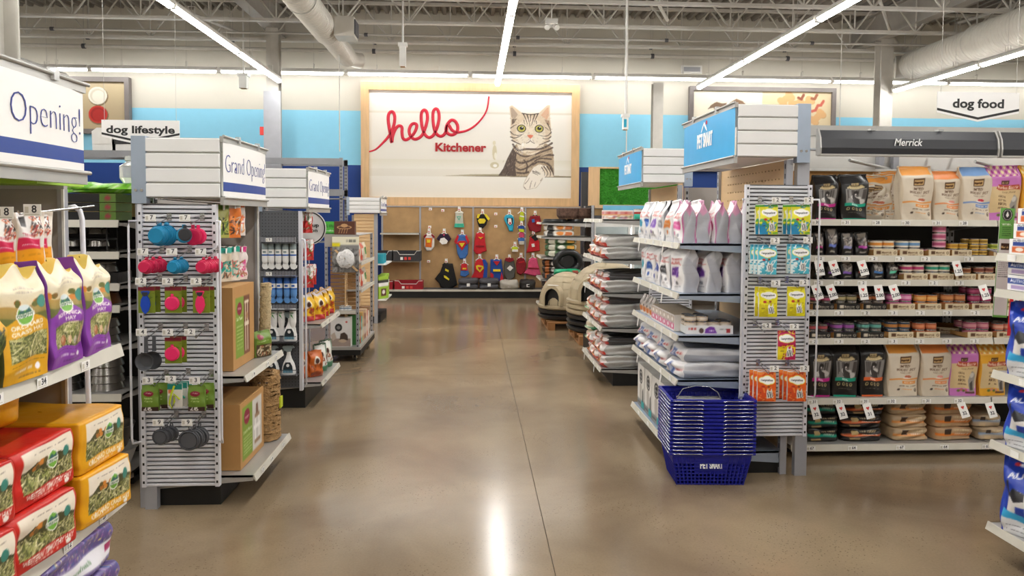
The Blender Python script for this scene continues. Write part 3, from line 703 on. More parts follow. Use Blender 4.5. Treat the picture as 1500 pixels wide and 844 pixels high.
LP = slat_panel('silver slatwall wing hung with collapsible cups and scoops', -1.775, -1.365, 4.045, .125, 1.652, leg=(-1.765, -1.70))
wing('tan grey wing panel behind the hanging cat toys', -1.70, -1.385, 4.87, .2, 1.66)
header('left header sign reading Grand Opening! over the cup wall', -1.725, -1.345, -1.345, 4.03, 4.86, 1.685, 2.005, -1, (-1.80, -1.725), ban_opening('Grand Opening!'))
L3 = endcap('second left endcap with yellow snack bags behind the spray bottle board', -1, -1.76, -1.25, 6.14, 6.95, [.70, .215], back='dark_grey', zt=1.62, kick=-1.38)
header('small left header sign reading Grand Opening! over the spray bottles', -1.70, -1.35, -1.35, 6.1, 7.0, 1.655, 1.975, -1, (-1.78, -1.70), ban_opening('Grand Opening!'))
t = thing('pegboard_panel', 'dark grey pegboard wing with wire baskets of spray bottles', 'display panel')
O('board', MB().box(-1.72, 6.1, .18, -1.405, 6.115, 1.63, 'peg_grey').mesh('board'), t)
b = MB()
for i in range(12):
    for j in range(56): b.box(-1.705+i*.0255, 6.0992, .2+j*.0255, -1.6985+i*.0255, 6.1, .2065+j*.0255, 'black_base')
O('peg_hole', b.mesh('holes'), t, kind='stuff')
O('side_rail', MB().box(-1.41, 6.08, .16, -1.385, 6.13, 1.63, 'slat_metal').mesh('rail'), t)
O('guard_rail', MB().tube([(-1.39, 6.09, 1.4), (-1.36, 6.07, 1.4), (-1.35, 6.06, 1.36), (-1.35, 6.06, .22), (-1.37, 6.08, .2)], .008, 'slat_metal', 6).mesh('guard'), t)
PEG = t
# wood-slat rolling fixture (fourth on the left)
t = thing('rolling_display', 'wheeled grey frame display with wooden slat panels, fourth on the left side', 'display stand')
x0, x1, y0, y1, zb, zt = -1.60, -1.235, 8.1, 9.25, .13, 1.385
for (a, c_) in ((x0, y0), (x1-.03, y0), (x0, y1-.03), (x1-.03, y1-.03)):
    b = MB().box(a, c_, zb, a+.03, c_+.03, zt, 'grey_metal')
    for i in range(20): b.box(a+.01, c_-.001, zb+.03+i*.06, a+.02, c_, zb+.05+i*.06, 'black_base').box(a+.03, c_+.01, zb+.03+i*.06, a+.031, c_+.02, zb+.05+i*.06, 'black_base')
    O('upright', b.mesh('upright'), t)
O('top_panel', MB().box(x0, y0-.005, zt-.13, x1, y0+.02, zt, 'panel_grey').box(x0, y0, zt-.01, x1, y1, zt, 'panel_grey').mesh('top'), t)
O('base', MB().box(x0, y0-.01, zb-.06, x1+.02, y1, zb, 'black_base').box(x0, y0-.02, zb, x1+.02, y1, zb+.03, 'shelf_metal').mesh('base'), t)
sl = MB().box(x0+.03, y0+.16, 0, x1-.03, y0+.175, .036, 'maple_dark').mesh('slat'); s2 = MB().box(x1-.16, y0+.05, 0, x1-.145, y1-.03, .045, 'maple').mesh('slat')
for i in range(26): O('slat', sl, t, loc=(0, 0, zb+.04+i*.043))
for i in range(21): O('slat', s2, t, loc=(0, 0, zb+.04+i*.052))
O('shelf', MB().box(x0+.03, y0-.02, .545, x1-.03, y0+.16, .555, 'shelf_metal').box(x0+.03, y0-.025, .525, x1-.03, y0-.018, .56, 'rail').mesh('shelf'), t)
for (a, c_) in ((x1-.05, y0+.05), (x1-.05, y1-.1), (x0+.06, y0+.05), (x1-.05, y0+.6)):
    O('caster', MB().cyl((a-.015, c_, .035), (a+.015, c_, .035), .035, 'black_plastic', 14).box(a-.022, c_-.02, .03, a-.016, c_+.02, .075, 'chrome').box(a+.016, c_-.02, .03, a+.022, c_+.02, .075, 'chrome').mesh('caster'), t)
ROLL = t
t = thing('wall_gondola', 'distant slatted left endcap before the pet bed shelves', 'shelving', 'gondola runs')
O('slat_side', MB().box(-1.74, 11.0, .1, -1.45, 11.02, 1.62, 'maple').mesh('side'), t); O('upright', MB().box(-1.45, 10.99, 0, -1.40, 11.03, 1.66, 'grey_metal').mesh('up'), t)
s3 = MB().box(-1.74, 10.985, 0, -1.45, 11.0, .04, 'maple').mesh('slat')
for i in range(30): O('slat', s3, t, loc=(0, 0, .12+i*.05))
O('base', MB().box(-1.9, 11.02, 0, -1.36, 11.8, .12, 'black_base').mesh('base'), t)
O('shelf', MB().box(-1.7, 11.03, .33, -1.28, 11.8, .35, 'white_metal').mesh('shelf'), t); O('shelf', MB().box(-1.7, 11.03, .86, -1.28, 11.8, .88, 'white_metal').mesh('shelf'), t)
O('back_panel', MB().box(-1.78, 11.03, .1, -1.74, 11.8, 1.6, 'panel_grey').mesh('b'), t)
header('tiny left header sign nearest the end wall', -1.80, -1.36, -1.36, 10.95, 11.7, 1.63, 1.86, -1, (-1.84, -1.80), ban_opening('Grand Opening!'))
# small slatted endcap between: fourth header's companion upright (grey) 
# bowl aisle run behind the cup wall
BW = run('gondola run of pet bowls between the hay endcap and the cup wall', -4.2, -2.0, 4.30, 4.82, [1.56, 1.38, 1.20, 1.075, .845, .565, .08], 1.72, back='dark_back')
O('peg_top', MB().box(-4.2, 4.77, 1.58, -2.0, 4.79, 1.70, 'peg_tan').mesh('peg'), BW, label='tan pegboard strip')
run('far gondola run seen over the bowl aisle', -5.2, -1.9, 6.5, 7.0, [1.55, 1.2, .8, .12], 1.75, back='panel_grey')
LH = run('gondola run behind the near hay endcap', -4.4, -1.95, 2.1, 2.62, [1.2, .7, .12], 1.66, back='panel_grey')
# gondola bodies behind the aisle ends, out to the sides
run('gondola run behind the spray bottle endcap', -4.4, -2.0, 6.55-.0+.46, 7.48, [1.2, .7, .12], 1.62, back='panel_grey')
run('gondola run facing the middle right aisle', 2.15, 4.6, 6.95, 7.45, [1.5, 1.1, .7, .12], 1.9, back='panel_grey')

# tall stock racks at the back left
for (xa, xb, yy, zz, lab) in ((-4.2, -2.32, 13.4, 2.62, 'tall grey stock rack against the navy wall beside the cat picture'), (-7.4, -5.0, 12.2, 2.62, 'tall grey stock rack under the bowl picture')):
    t = thing('storage_rack', lab, 'rack', 'back stock racks')
    for a in (xa, xb-.06):
        for c_ in (yy, yy+.5):
            b = MB().box(a, c_, 0, a+.06, c_+.04, zz, 'rack_grey')
            for i in range(40): b.box(a+.014, c_-.002, .05+i*.065, a+.024, c_, .08+i*.065, 'black_base').box(a+.036, c_-.002, .05+i*.065, a+.046, c_, .08+i*.065, 'black_base')
            O('upright', b.mesh('upright'), t)
    for z in (zz-.12, 1.95, 1.2): O('beam', MB().box(xa, yy-.01, z, xb, yy+.02, z+.11, 'rack_grey').box(xa, yy+.5, z, xb, yy+.53, z+.11, 'rack_grey').mesh('beam'), t)
    for z in (1.88, 1.1): O('shelf', MB().box(xa, yy, z, xb, yy+.5, z+.02, 'rack_grey').mesh('shelf'), t)
# ================================================================ END WALL: pictures, pet clothing, beds
def spline(P, n=6):
    P = [np.array(p, float) for p in P]; out = []
    for i in range(len(P)-1):
        p0, p1, p2, p3 = P[max(i-1, 0)], P[i], P[i+1], P[min(i+2, len(P)-1)]
        for k in range(n):
            t = k/n; out.append(.5*(2*p1+(p2-p0)*t+(2*p0-5*p1+4*p2-p3)*t*t+(3*p1-p0-3*p2+p3)*t**3))
    return [tuple(p) for p in out+[P[-1]]]
def framed(label, x0, x1, z0, z1, y, fw, art, nu, nv, fm):
    t = thing('framed_picture', label, 'picture', 'framed wall pictures', loc=(0, y, 0))
    for nm, a in (('frame', (x0, z0, x0+fw, z1)), ('frame', (x1-fw, z0, x1, z1)), ('frame', (x0+fw, z1-fw, x1-fw, z1)), ('frame', (x0+fw, z0, x1-fw, z0+fw))):
        O(nm, MB().box(a[0], -.06, a[1], a[2], .06, a[3], fm).mesh('frame'), t)
    w_, h_ = x1-x0-2*fw, z1-z0-2*fw
    O('picture_panel', sheet(w_, h_, art, nu, nv, T=TR((x0+x1)/2, .0, z0+fw)), t)
    return t
A = Art(297, 163, 'eee9df', 640)
A.grad(0, 0, 1, 1, 'e6dfd0', 'f6f2ec'); A.grad(0, .80, 1, 1, 'efeae2', 'f8f4ef'); A.rect(0, .79, 1, .81, 'e3ddcf')
A.grad(0, .27, 1, .36, 'f0ebe0', 'e6e0cf'); A.grad(0, 0, 1, .2, 'eae3d6', 'f1ece2')
A.poly([(.36, .205), (1, .2), (1, .212), (.66, .228), (.5, .222)], 'b7ac90'); A.poly([(.45, .203), (1, .198), (1, .208), (.6, .214)], '8d8168')
def K(cx, cy): px, py = 730+cx/5.627, 140+cy/5.627; return ((px-541)/297, 1-(py-131)/163)
def KP(*p): return [K(*q) for q in p]
# blurred tap
for (cx, cy, rx, ry, c) in ((.615, .52, .008, .02, 'd9cfae'), (.617, .43, .011, .07, 'cfc39c'), (.622, .40, .007, .03, 'f4f0e4'), (.617, .31, .022, .03, 'c9bd97'), (.620, .305, .01, .015, 'ffffff')): A.ell(cx, cy, rx, ry, c, .8)
fur, dk, md, lt = 'd8c5ab', '3f332d', '8b755f', 'f1e8da'
A.poly(KP((0, 672), (40, 610), (75, 520), (120, 430), (150, 395), (400, 390), (445, 420), (462, 520), (465, 676)), 'b39c80')
A.poly(KP((0, 672), (40, 610), (75, 520), (120, 430), (150, 480), (140, 600), (150, 676)), '57473e')
A.poly(KP((100, 180), (88, 75), (110, 62), (205, 135), (330, 130), (400, 60), (425, 55), (425, 150), (435, 240), (440, 320), (415, 375), (350, 415), (265, 425), (190, 405), (120, 370), (98, 310), (100, 240)), fur)
A.ell(*K(265, 330), .075, .175, 'e6d8c2'); A.poly(KP((97, 85), (112, 80), (160, 140), (125, 190), (105, 160)), 'b09a86'); A.poly(KP((415, 75), (400, 80), (350, 145), (400, 185), (418, 150)), 'd3a98c')
A.poly(KP((110, 180), (150, 180), (130, 215), (108, 230)), '6d5a4b'); A.poly(KP((380, 180), (420, 190), (425, 230), (400, 220)), 'a58770')
A.ell(*K(265, 385), .042, .06, lt); A.ell(*K(205, 345), .03, .05, 'eadfcd'); A.ell(*K(325, 345), .03, .05, 'eadfcd'); A.ell(*K(268, 245), .012, .08, 'eadcc6')
def st(pts, t, c=dk, al=.85, t2=None): A.line([K(*q) for q in spline(pts, 5)], t/1.63/100*.72, c, al, None if t2 is None else t2/1.63/100*.72)
for pts, t, t2 in (([(205, 135), (225, 180), (240, 225)], 2.6, .8), ([(235, 140), (250, 190), (262, 245)], 2.8, .7), ([(265, 140), (265, 200)], 2.2, .8), ([(298, 140), (285, 190), (272, 235)], 2.6, .8), ([(325, 135), (305, 180), (295, 205)], 2.4, .8),
                   ([(195, 130), (265, 140), (330, 130)], 2.2, 2.0), ([(210, 190), (215, 225)], 1.8, .6), ([(312, 195), (315, 225)], 1.8, .6),
                   ([(100, 260), (125, 240), (150, 228)], 1.9, .8), ([(98, 290), (125, 315), (165, 320), (205, 310)], 2.2, .8), ([(100, 335), (130, 345), (165, 335), (190, 320)], 2.4, .8), ([(112, 365), (150, 385), (185, 400)], 2.8, 1.4),
                   ([(438, 290), (410, 320), (370, 325), (330, 315)], 2.0, .6), ([(435, 330), (405, 350), (365, 345)], 2.4, .8), ([(425, 365), (380, 385), (340, 402)], 2.8, 1.2), ([(405, 215), (425, 255), (438, 300)], 2.4, 1.2), ([(390, 250), (420, 275)], 1.6, .6)):
    st(pts, t, t2=t2)
for pts, t in (([(120, 400), (160, 450), (230, 440), (330, 440), (400, 415), (445, 385)], 4.2), ([(150, 470), (200, 500), (270, 500), (340, 470), (420, 440), (450, 425)], 3.4), ([(130, 520), (180, 560), (250, 545), (320, 510), (400, 490), (455, 490)], 4.4),
               ([(130, 590), (180, 620), (240, 600), (290, 560)], 3.6), ([(150, 645), (210, 650), (250, 640)], 4.0), ([(290, 575), (330, 550), (400, 560), (440, 600), (455, 660)], 4.2), ([(300, 545), (350, 520), (440, 525)], 3.2),
               ([(210, 530), (240, 580), (230, 640)], 3.0), ([(60, 600), (80, 660)], 5), ([(100, 520), (110, 600)], 4)):
    st(pts, t, '4b3c35', .8)
for pts, t in (([(180, 480), (260, 470), (340, 450)], 2.2), ([(160, 540), (230, 520), (300, 490)], 2), ([(350, 500), (450, 460)], 2.2), ([(170, 600), (220, 570)], 2.2), ([(250, 620), (300, 590)], 3)): st(pts, t, 'c8b296', .9)
A.poly(KP((290, 600), (340, 570), (400, 585), (450, 640), (460, 678), (390, 680), (370, 700), (320, 770), (290, 780), (235, 792), (212, 770), (215, 735), (240, 680), (265, 640)), lt)
A.poly(KP((370, 590), (440, 620), (462, 678), (400, 678)), 'e3d3bb')
for pts, t in (([(380, 590), (410, 640), (400, 676)], 2.8), ([(405, 590), (435, 640), (430, 676)], 3), ([(430, 600), (455, 650)], 2.6), ([(285, 630), (330, 650), (350, 660)], 1.8), ([(290, 645), (330, 665)], 1.5), ([(310, 630), (350, 650)], 1.5), ([(360, 595), (385, 640), (385, 670)], 2)): st(pts, t, '4a3a30', .9, .6)
for pts in ([(222, 742), (245, 715), (258, 690)], [(262, 780), (272, 735), (280, 715)], [(300, 765), (312, 725)], [(352, 715), (368, 690)], [(215, 770), (232, 790)]): st(pts, 1.1, '5b4638', .9, .5)
def fur_strokes(box, cols, n, ln, ang, seed):
    r = random.Random(seed)
    for i in range(n):
        cx, cy = r.uniform(box[0], box[2]), r.uniform(box[1], box[3]); u, v = K(cx, cy); j, i_ = min(A.H-1, int(v*A.H)), min(A.W-1, int(u*A.W))
        px_ = A.a[j, i_]
        if px_.mean() > 222 or px_.mean() < 45: continue
        a_ = ang(cx, cy)+r.uniform(-.4, .4); A.line([(u, v), K(cx+math.cos(a_)*ln, cy+math.sin(a_)*ln)], .0028, r.choice(cols), .45)
fur_strokes((95, 140, 440, 420), ['f3e9d8', '9c8468', '6e5848', 'e9dbc4'], 420, 12, lambda x, y: math.atan2(y-300, x-265), 1)
fur_strokes((20, 400, 462, 672), ['d9c6a8', '5a483c', 'e6d7bd', '7c6552'], 420, 16, lambda x, y: 1.9, 2)
st([(290, 600), (265, 640), (240, 680), (215, 735), (212, 770), (235, 792), (290, 780), (320, 770), (370, 700)], .8, '9a8468', .6)
for ex in (190, 337):
    A.ell(*K(ex, 262), .0225, .036*1.02, '2b211c'); A.ell(*K(ex, 262), .0175, .0295, 'd6cf6e'); A.ell(*K(ex, 264), .015, .024, 'b6b04c'); A.ell(*K(ex+2, 258), .010, .0165, '17120f'); A.ell(*K(ex+6, 250), .003, .005, 'ffffff')
A.poly(KP((237, 320), (262, 314), (290, 320), (278, 338), (265, 348), (250, 338)), 'd9795c'); st([(264, 346), (264, 370)], .8, '5a4136'); st([(232, 388), (250, 380), (264, 368), (280, 380), (298, 388)], 1.2, '4a352c')
for k_ in range(6): A.line(KP((205, 385+k_*3), (130+k_*13, 450+k_*9)), .0022, 'ffffff', .9)
A.speck(*K(105, 420), *K(455, 395), ['efe6d6', '6a574a'], 40, .004, 3) if False else None
x0, x1 = at(529, 200, Y=14.88)[0], at(848.5, 200, Y=14.88)[0]; z1, z0 = at(690, 122.5, Y=14.88)[2], at(690, 301, Y=14.88)[2]
fw = .155
CAT = framed('big framed picture of a tabby cat, with red writing hello Kitchener', x0, x1, z0, z1, 14.9, fw, A, 470, 260, 'maple_frame')
pw, ph = x1-x0-2*fw, z1-z0-2*fw
def HP(cx, cy): px, py = 530+cx/7.5, 130+cy/7.5; return (x0+fw+(px-541)/297*pw, z0+fw+(1-(py-131)/163)*ph)
path = [(75, 712), (150, 685), (220, 620), (285, 545), (325, 480), (352, 400), (362, 320), (350, 265), (325, 250), (298, 275), (290, 340), (300, 430), (316, 520), (328, 600), (336, 540), (355, 480), (385, 425), (415, 410), (440, 430), (440, 490), (450, 550), (480, 570), (515, 555), (560, 510), (592, 450), (600, 400), (575, 382), (540, 400), (518, 460), (530, 520), (570, 560), (620, 550), (665, 505), (700, 410), (718, 320), (710, 250), (683, 225), (655, 255), (650, 330), (662, 430), (690, 505), (735, 540), (785, 510), (825, 420), (845, 320), (838, 240), (812, 210), (783, 240), (778, 320), (790, 430), (815, 495), (860, 525), (900, 505), (925, 455), (930, 400), (975, 340), (1020, 350), (1048, 400), (1045, 460), (1010, 500), (965, 505), (925, 470), (925, 420), (950, 395), (985, 450), (1030, 475), (1070, 475), (1150, 455), (1230, 405), (1310, 320), (1370, 210), (1392, 60)]
pts = spline(path, 5); N = len(pts)
def ribbon(scale, y, m):
    b = MB(); vs_ = []
    for i, p in enumerate(pts):
        a, c_ = pts[max(i-1, 0)], pts[min(i+1, N-1)]; dx, dy = c_[0]-a[0], c_[1]-a[1]; L_ = math.hypot(dx, dy)+1e-6
        e = min(i/22, (N-1-i)/40, 1); hw = (7+7*max(0, min(1, e*1.5-.3)))*scale
        for s in (-1, -.6, .6, 1):
            q = HP(p[0]-dy/L_*hw*s, p[1]+dx/L_*hw*s); vs_.append((q[0], y-(.012 if abs(s) < .9 else 0), q[1]))
    b.add(vs_, [(4*i+k, 4*i+k+1, 4*i+k+5, 4*i+k+4) for i in range(N-1) for k in range(3)], m, True); return b.mesh('script')
O('script_lettering', ribbon(1.25, -.006, 'ink_red'), CAT)
kx, kz = HP((805+1365)/2, 695)
put_letters(CAT, letters('Kitchener', 'ink_red_dark', .30/.72*.52*1.06, width=(1365-805)/7.5/297*pw, depth=.012, bold=.035), loc=(kx, -.006, kz))
# bowls picture
B_ = Art(78, 80, 'b9a584', 200); B_.grad(0, 0, 1, 1, 'ad9876', 'c2b08f')
x0b, x1b = at(60, 150, Y=14.9)[0], at(190, 150, Y=14.9)[0]; z1b, z0b = at(160, 113, Y=14.9)[2], at(160, 196, Y=14.9)[2]
B_ = Art(x1b-x0b, z1b-z0b, 'b9a584', 220); B_.grad(0, 0, 1, 1, 'b5a180', 'c6b592')
for (px, py, rim, inn) in ((144, 137, 'efeadc', 'd9d2c0'), (144, 170, 'c8382f', 'a02422'), (92, 137, '6f8ea0', '57758a'), (92, 170, 'efeadc', 'd9d2c0')):
    u, v = (px-60)/130, 1-(py-113)/83; r = 15.5/130; k_ = 130/83
    B_.ell(u+.008, v-.02, r*1.06, r*k_*1.06, '7f6c50'); B_.ell(u, v, r, r*k_, rim); B_.ell(u, v, r*.8, r*k_*.8, inn); B_.ell(u+.01, v-.02, r*.68, r*k_*.68, rim if 'ef' in rim else 'b42c28')
mat('frame_grey', '77706e', .5)
framed('framed picture of round food bowls, red and cream, above the dog lifestyle sign', x0b, x1b, z0b, z1b, 14.93, .09, B_, 130, 80, 'frame_grey')
# puppy and biscuits picture
x0b, x1b = at(1010, 150, Y=14.9)[0], at(1224, 150, Y=14.9)[0]; z1b, z0b = at(1120, 128, Y=14.9)[2], at(1120, 252, Y=14.9)[2]
D_ = Art(x1b-x0b, z1b-z0b, 'ece6d3', 300); D_.rect(.5, 0, 1, 1, 'dccba5')
def DK(cx, cy): return ((1000+cx/6.25-1010)/214, 1-(120+cy/6.25-128)/124)
D_.poly([DK(*q) for q in ((205, 235), (240, 190), (290, 160), (345, 178), (388, 170), (384, 240), (315, 272), (280, 250), (260, 220))], '7b6350'); D_.poly([DK(*q) for q in ((412, 170), (480, 125), (540, 150), (570, 182), (520, 180), (480, 210), (430, 215))], '8a6d55')
D_.poly([DK(*q) for q in ((385, 175), (412, 165), (440, 220), (520, 300), (540, 500), (300, 560), (280, 400), (320, 280), (380, 240))], 'f5f0e8')
def bone(x, y, a, L_, c='d9ab74'):
    dx, dy = math.cos(a)*L_, math.sin(a)*L_
    for s in (-1, 1):
        for e in (-1, 1):
            D_.ell(*DK(x+s*dx-e*dy*.45+3, y+s*dy+e*dx*.45+5), .024, .04, 'a97f4f', .6)
    D_.line([DK(x-dx, y-dy), DK(x+dx, y+dy)], .09, c)
    for s in (-1, 1):
        for e in (-1, 1): D_.ell(*DK(x+s*dx-e*dy*.45, y+s*dy+e*dx*.45), .024, .04, c)
bone(960, 120, -.7, 50); bone(1060, 170, -.2, 45); bone(1170, 160, -.9, 40); bone(1270, 300, -.8, 52); bone(1120, 300, .2, 50); bone(1000, 330, -.5, 45)
for (p_, c) in (([(1215, 255), (1250, 220), (1270, 195), (1300, 170), (1325, 150)], 'c4604e'), ([(1080, 120), (1110, 110), (1130, 90)], '8a4a34'), ([(1210, 125), (1240, 105), (1260, 88)], '9a5a3c')):
    D_.line([DK(q[0], q[1]+(12 if i % 2 else -12)) for i, q in enumerate(p_)], .035, c)
framed('framed picture of a puppy and bone biscuits behind the large blue header', x0b, x1b, z0b, z1b, 14.93, .08, D_, 200, 110, 'frame_grey')

# pet clothing wall
YW = 14.78
pw_ = thing('display_board', 'low tan particle board display with steel uprights under the cat picture', 'display board')
xa, xb = at(560, 350, Y=YW)[0], at(990, 350, Y=YW)[0]; zt = at(690, 304, Y=YW)[2]
edges = [xa, at(615.5, 350, Y=YW)[0], at(693, 350, Y=YW)[0], at(769.5, 350, Y=YW)[0], xb]
for i in range(4): O('board', MB().box(edges[i]+.01, YW, .12, edges[i+1]-.01, YW+.03, zt-.1, 'particle').box(edges[i]+.01, YW+.012, zt-.1, edges[i+1]-.01, YW+.03, zt, 'particle').mesh('board'), pw_)
for x in edges: O('upright', MB().box(x-.016, YW-.02, 0, x+.016, YW+.02, zt, 'grey_metal').mesh('upright'), pw_)
O('top_trim', MB().box(xa, YW-.01, zt, xb, YW+.06, zt+.02, 'grey_metal').box(xa, YW+.0, zt+.02, xb, YW+.06, z0-.005, 'maple_frame').mesh('trim'), pw_)
O('base_deck', MB().box(xa, 14.34, .14, xb, YW, .165, 'dark_grey').box(xa, 14.325, .13, xb, 14.34, .17, 'rail').mesh('deck'), pw_)
O('kick_plate', MB().box(xa, 14.36, 0, xb, YW, .14, 'black_base').mesh('kick'), pw_)
for py in (341.5, 382): 
    z = at(590, py, Y=14.45)[2]; O('shelf', MB().box(edges[0], 14.45, z-.02, edges[1], YW, z, 'dark_grey').box(edges[0], 14.44, z-.03, edges[1], 14.45, z, 'rail').mesh('shelf'), pw_)
t = thing('hook', 'x', 'hook'); bpy.data.objects.remove(t)
hkt = MB().cyl((0, 0, 0), (0, -.12, 0), .006, 'chrome', 5).box(-.03, -.125, -.03, .03, -.12, .02, 'tag').box(-.02, -.127, -.02, .01, -.125, -.005, 'tag_red').mesh('hook')
for (px, py) in ((631, 306), (649, 308), (726, 313), (726, 331), (628.5, 382), (630, 332)): O('hook', hkt, pw_, loc=at(px, py, Y=YW))
for (nm, c) in dict(cloth_red='c4202a', cloth_blue='20489a', cloth_black='191717', cloth_yellow='e8cf2e', cloth_grey='57544f', cloth_lightgrey='c9c4b4', cloth_teal='3fb193', cloth_sky='2fa9c9', cloth_white='ebe6df', cloth_dred='8a1722', cloth_pink='d64f77', cloth_purple='2b1a33', cloth_lime='c3cf2c', cloth_orange='dc6b1e', cloth_midblue='3d6fb3').items(): mat(nm, c, .85, var=.12, scale=20, bump=.2, bscale=80)
def garment(label, cat, org, polys, y=14.70, hg='white_plastic', hx_=None):
    """polys: outline points in the zoomed crop scale 6.49, org = crop origin"""
    def W(c): return at(org[0]+c[0]/6.49, org[1]+c[1]/6.49, Y=y)
    P0 = [W(c) for c in polys[0][0]]; cx = sum(p[0] for p in P0)/len(P0); zt_ = max(p[2] for p in P0)
    t = thing(cat.replace(' ', '_'), label, cat, 'pet clothes on the display wall', loc=(cx, y, zt_))
    for k_, (pl, m) in enumerate(polys):
        Q = [W(c) for c in pl]; Q = [(p[0]-cx, p[2]-zt_) for p in Q]; mx_ = sum(p[0] for p in Q)/len(Q); mz = sum(p[1] for p in Q)/len(Q)
        th = .03 if k_ == 0 else .006; yy = -.03 if k_ else .03; b = MB(); n = len(Q); f0 = 0.88 if k_ == 0 else .95
        yo = (-.035-.007*k_) if k_ else 0
        R1 = [(p[0], yo+.005, p[1]) for p in Q]; R2_ = [(mx_+(p[0]-mx_)*f0, yo-th, mz+(p[1]-mz)*f0) for p in Q]; R0 = [(p[0], yo+.03, p[1]) for p in Q]
        b.add(R0+R1+R2_, [(i, (i+1) % n, n+(i+1) % n, n+i) for i in range(n)]+[(n+i, n+(i+1) % n, 2*n+(i+1) % n, 2*n+i) for i in range(n)], m)
        b.add(R2_, [list(range(n))], m)
        O(['body', 'trim', 'print', 'patch', 'patch', 'patch'][min(k_, 5)], b.mesh('cloth'), t)
    hb = MB().tube([(-.08, 0, -.03), (0, 0, .03), (.08, 0, -.03)], .01, hg, 5).tube([(0, 0, .03), (0, 0, .07), (.02, 0, .09)], .006, hg, 5).box(-.025, -.02, .02, .03, -.014, .1, 'tag').box(-.015, -.022, .03, .01, -.02, .05, 'tag_red')
    O('hanger', hb.mesh('hanger'), t); O('hook', MB().cyl((.02, YW-y, .09), (.02, -.05, .085), .006, 'chrome', 5).mesh('hook'), t)
    return t
o1, o2 = (620, 300), (700, 300)
garment('light grey dog vest with mint hem and heart print', 'dog vest', o1, [([(305, 65), (375, 65), (382, 180), (390, 215), (295, 215), (302, 180)], 'cloth_lightgrey'), ([(300, 178), (386, 178), (390, 215), (294, 215)], 'cloth_teal'), ([(318, 110), (360, 110), (340, 150)], 'cloth_teal'), ([(328, 116), (350, 116), (340, 136)], 'cloth_lightgrey')])
garment('white raglan dog shirt with red sleeves and orange print', 'dog shirt', o1, [([(30, 275), (80, 275), (112, 300), (105, 320), (105, 400), (75, 440), (30, 440), (8, 395), (8, 320), (2, 300)], 'cloth_white'), ([(2, 300), (28, 275), (36, 290), (10, 322)], 'cloth_dred'), ([(22, 315), (85, 315), (80, 405), (22, 400)], 'cloth_orange'), ([(82, 275), (112, 300), (104, 322), (76, 290)], 'cloth_dred'), ([(35, 330), (70, 330), (68, 360), (36, 360)], 'cloth_yellow')])
garment('small black dog shirt with round white face print', 'dog shirt', o1, [([(160, 275), (235, 275), (268, 325), (245, 345), (225, 370), (180, 380), (155, 345), (122, 325)], 'cloth_purple'), ([(165, 320), (200, 312), (235, 345), (225, 370), (180, 378), (155, 350)], 'cloth_white'), ([(185, 280), (208, 280), (198, 298)], 'cloth_pink')])
garment('blue dog shirt with red sleeves and red diamond badge', 'dog shirt', o1, [([(330, 285), (410, 285), (440, 350), (428, 380), (425, 470), (395, 520), (350, 520), (325, 470), (312, 380), (294, 350)], 'cloth_midblue'), ([(325, 285), (340, 300), (315, 380), (294, 350)], 'cloth_red'), ([(318, 362), (345, 342), (400, 342), (415, 368), (368, 436)], 'cloth_red'), ([(412, 285), (398, 300), (424, 380), (441, 350)], 'cloth_red'), ([(340, 365), (395, 362), (368, 405)], 'cloth_yellow')])
garment('black caped dog costume with two yellow bars', 'dog costume', o1, [([(190, 560), (280, 560), (300, 650), (325, 760), (280, 790), (215, 800), (165, 785), (150, 745), (110, 705), (160, 640)], 'cloth_black'), ([(210, 605), (243, 622), (240, 640), (208, 625)], 'cloth_yellow'), ([(196, 670), (215, 675), (250, 705), (244, 718), (200, 690)], 'cloth_yellow')], hg='black_plastic')
garment('tiny red and blue dog dress beside the black cape', 'dog dress', o1, [([(362, 560), (415, 560), (425, 620), (440, 660), (395, 690), (350, 675), (355, 620)], 'cloth_midblue'), ([(362, 560), (415, 560), (422, 625), (358, 625)], 'cloth_red'), ([(375, 600), (410, 600), (408, 612), (372, 612)], 'cloth_yellow')])
garment('yellow sleeved black dog shirt with yellow oval', 'dog shirt', o1, [([(515, 90), (600, 90), (635, 135), (610, 155), (600, 190), (565, 228), (530, 210), (512, 160), (505, 110)], 'cloth_black'), ([(515, 90), (545, 88), (525, 130), (508, 125)], 'cloth_yellow'), ([(518, 150), (535, 132), (580, 132), (595, 150), (580, 178), (535, 180)], 'cloth_yellow'), ([(575, 88), (600, 90), (635, 135), (618, 152), (590, 110)], 'cloth_yellow')])
garment('red dog hoodie with gold chevron, hung high beside the upright', 'dog hoodie', o1, [([(500, 265), (585, 270), (590, 350), (605, 440), (560, 455), (545, 475), (500, 470), (478, 435), (488, 340)], 'cloth_red'), ([(495, 385), (580, 388), (580, 402), (500, 398)], 'cloth_dred'), ([(522, 305), (545, 312), (570, 305), (546, 328)], 'cloth_yellow')])
garment('red cape costume with gold diamond over a blue suit', 'dog costume', o1, [([(510, 520), (580, 515), (610, 560), (605, 700), (560, 705), (450, 700), (485, 640), (490, 560)], 'cloth_red'), ([(560, 520), (590, 520), (612, 560), (606, 700), (565, 700), (580, 600)], 'cloth_blue'), ([(500, 580), (525, 572), (570, 582), (575, 605), (538, 642), (505, 610)], 'cloth_yellow'), ([(515, 590), (560, 592), (536, 625)], 'cloth_red')])
garment('blue dog costume with red diamond and yellow belt', 'dog costume', o2, [([(120, 520), (225, 520), (235, 600), (250, 740), (205, 728), (150, 705), (120, 705), (118, 600)], 'cloth_blue'), ([(120, 640), (148, 660), (150, 705), (118, 702)], 'cloth_red'), ([(145, 535), (210, 535), (180, 580)], 'cloth_red'), ([(145, 612), (215, 612), (215, 634), (145, 634)], 'cloth_yellow'), ([(225, 640), (252, 742), (205, 732)], 'cloth_red')])
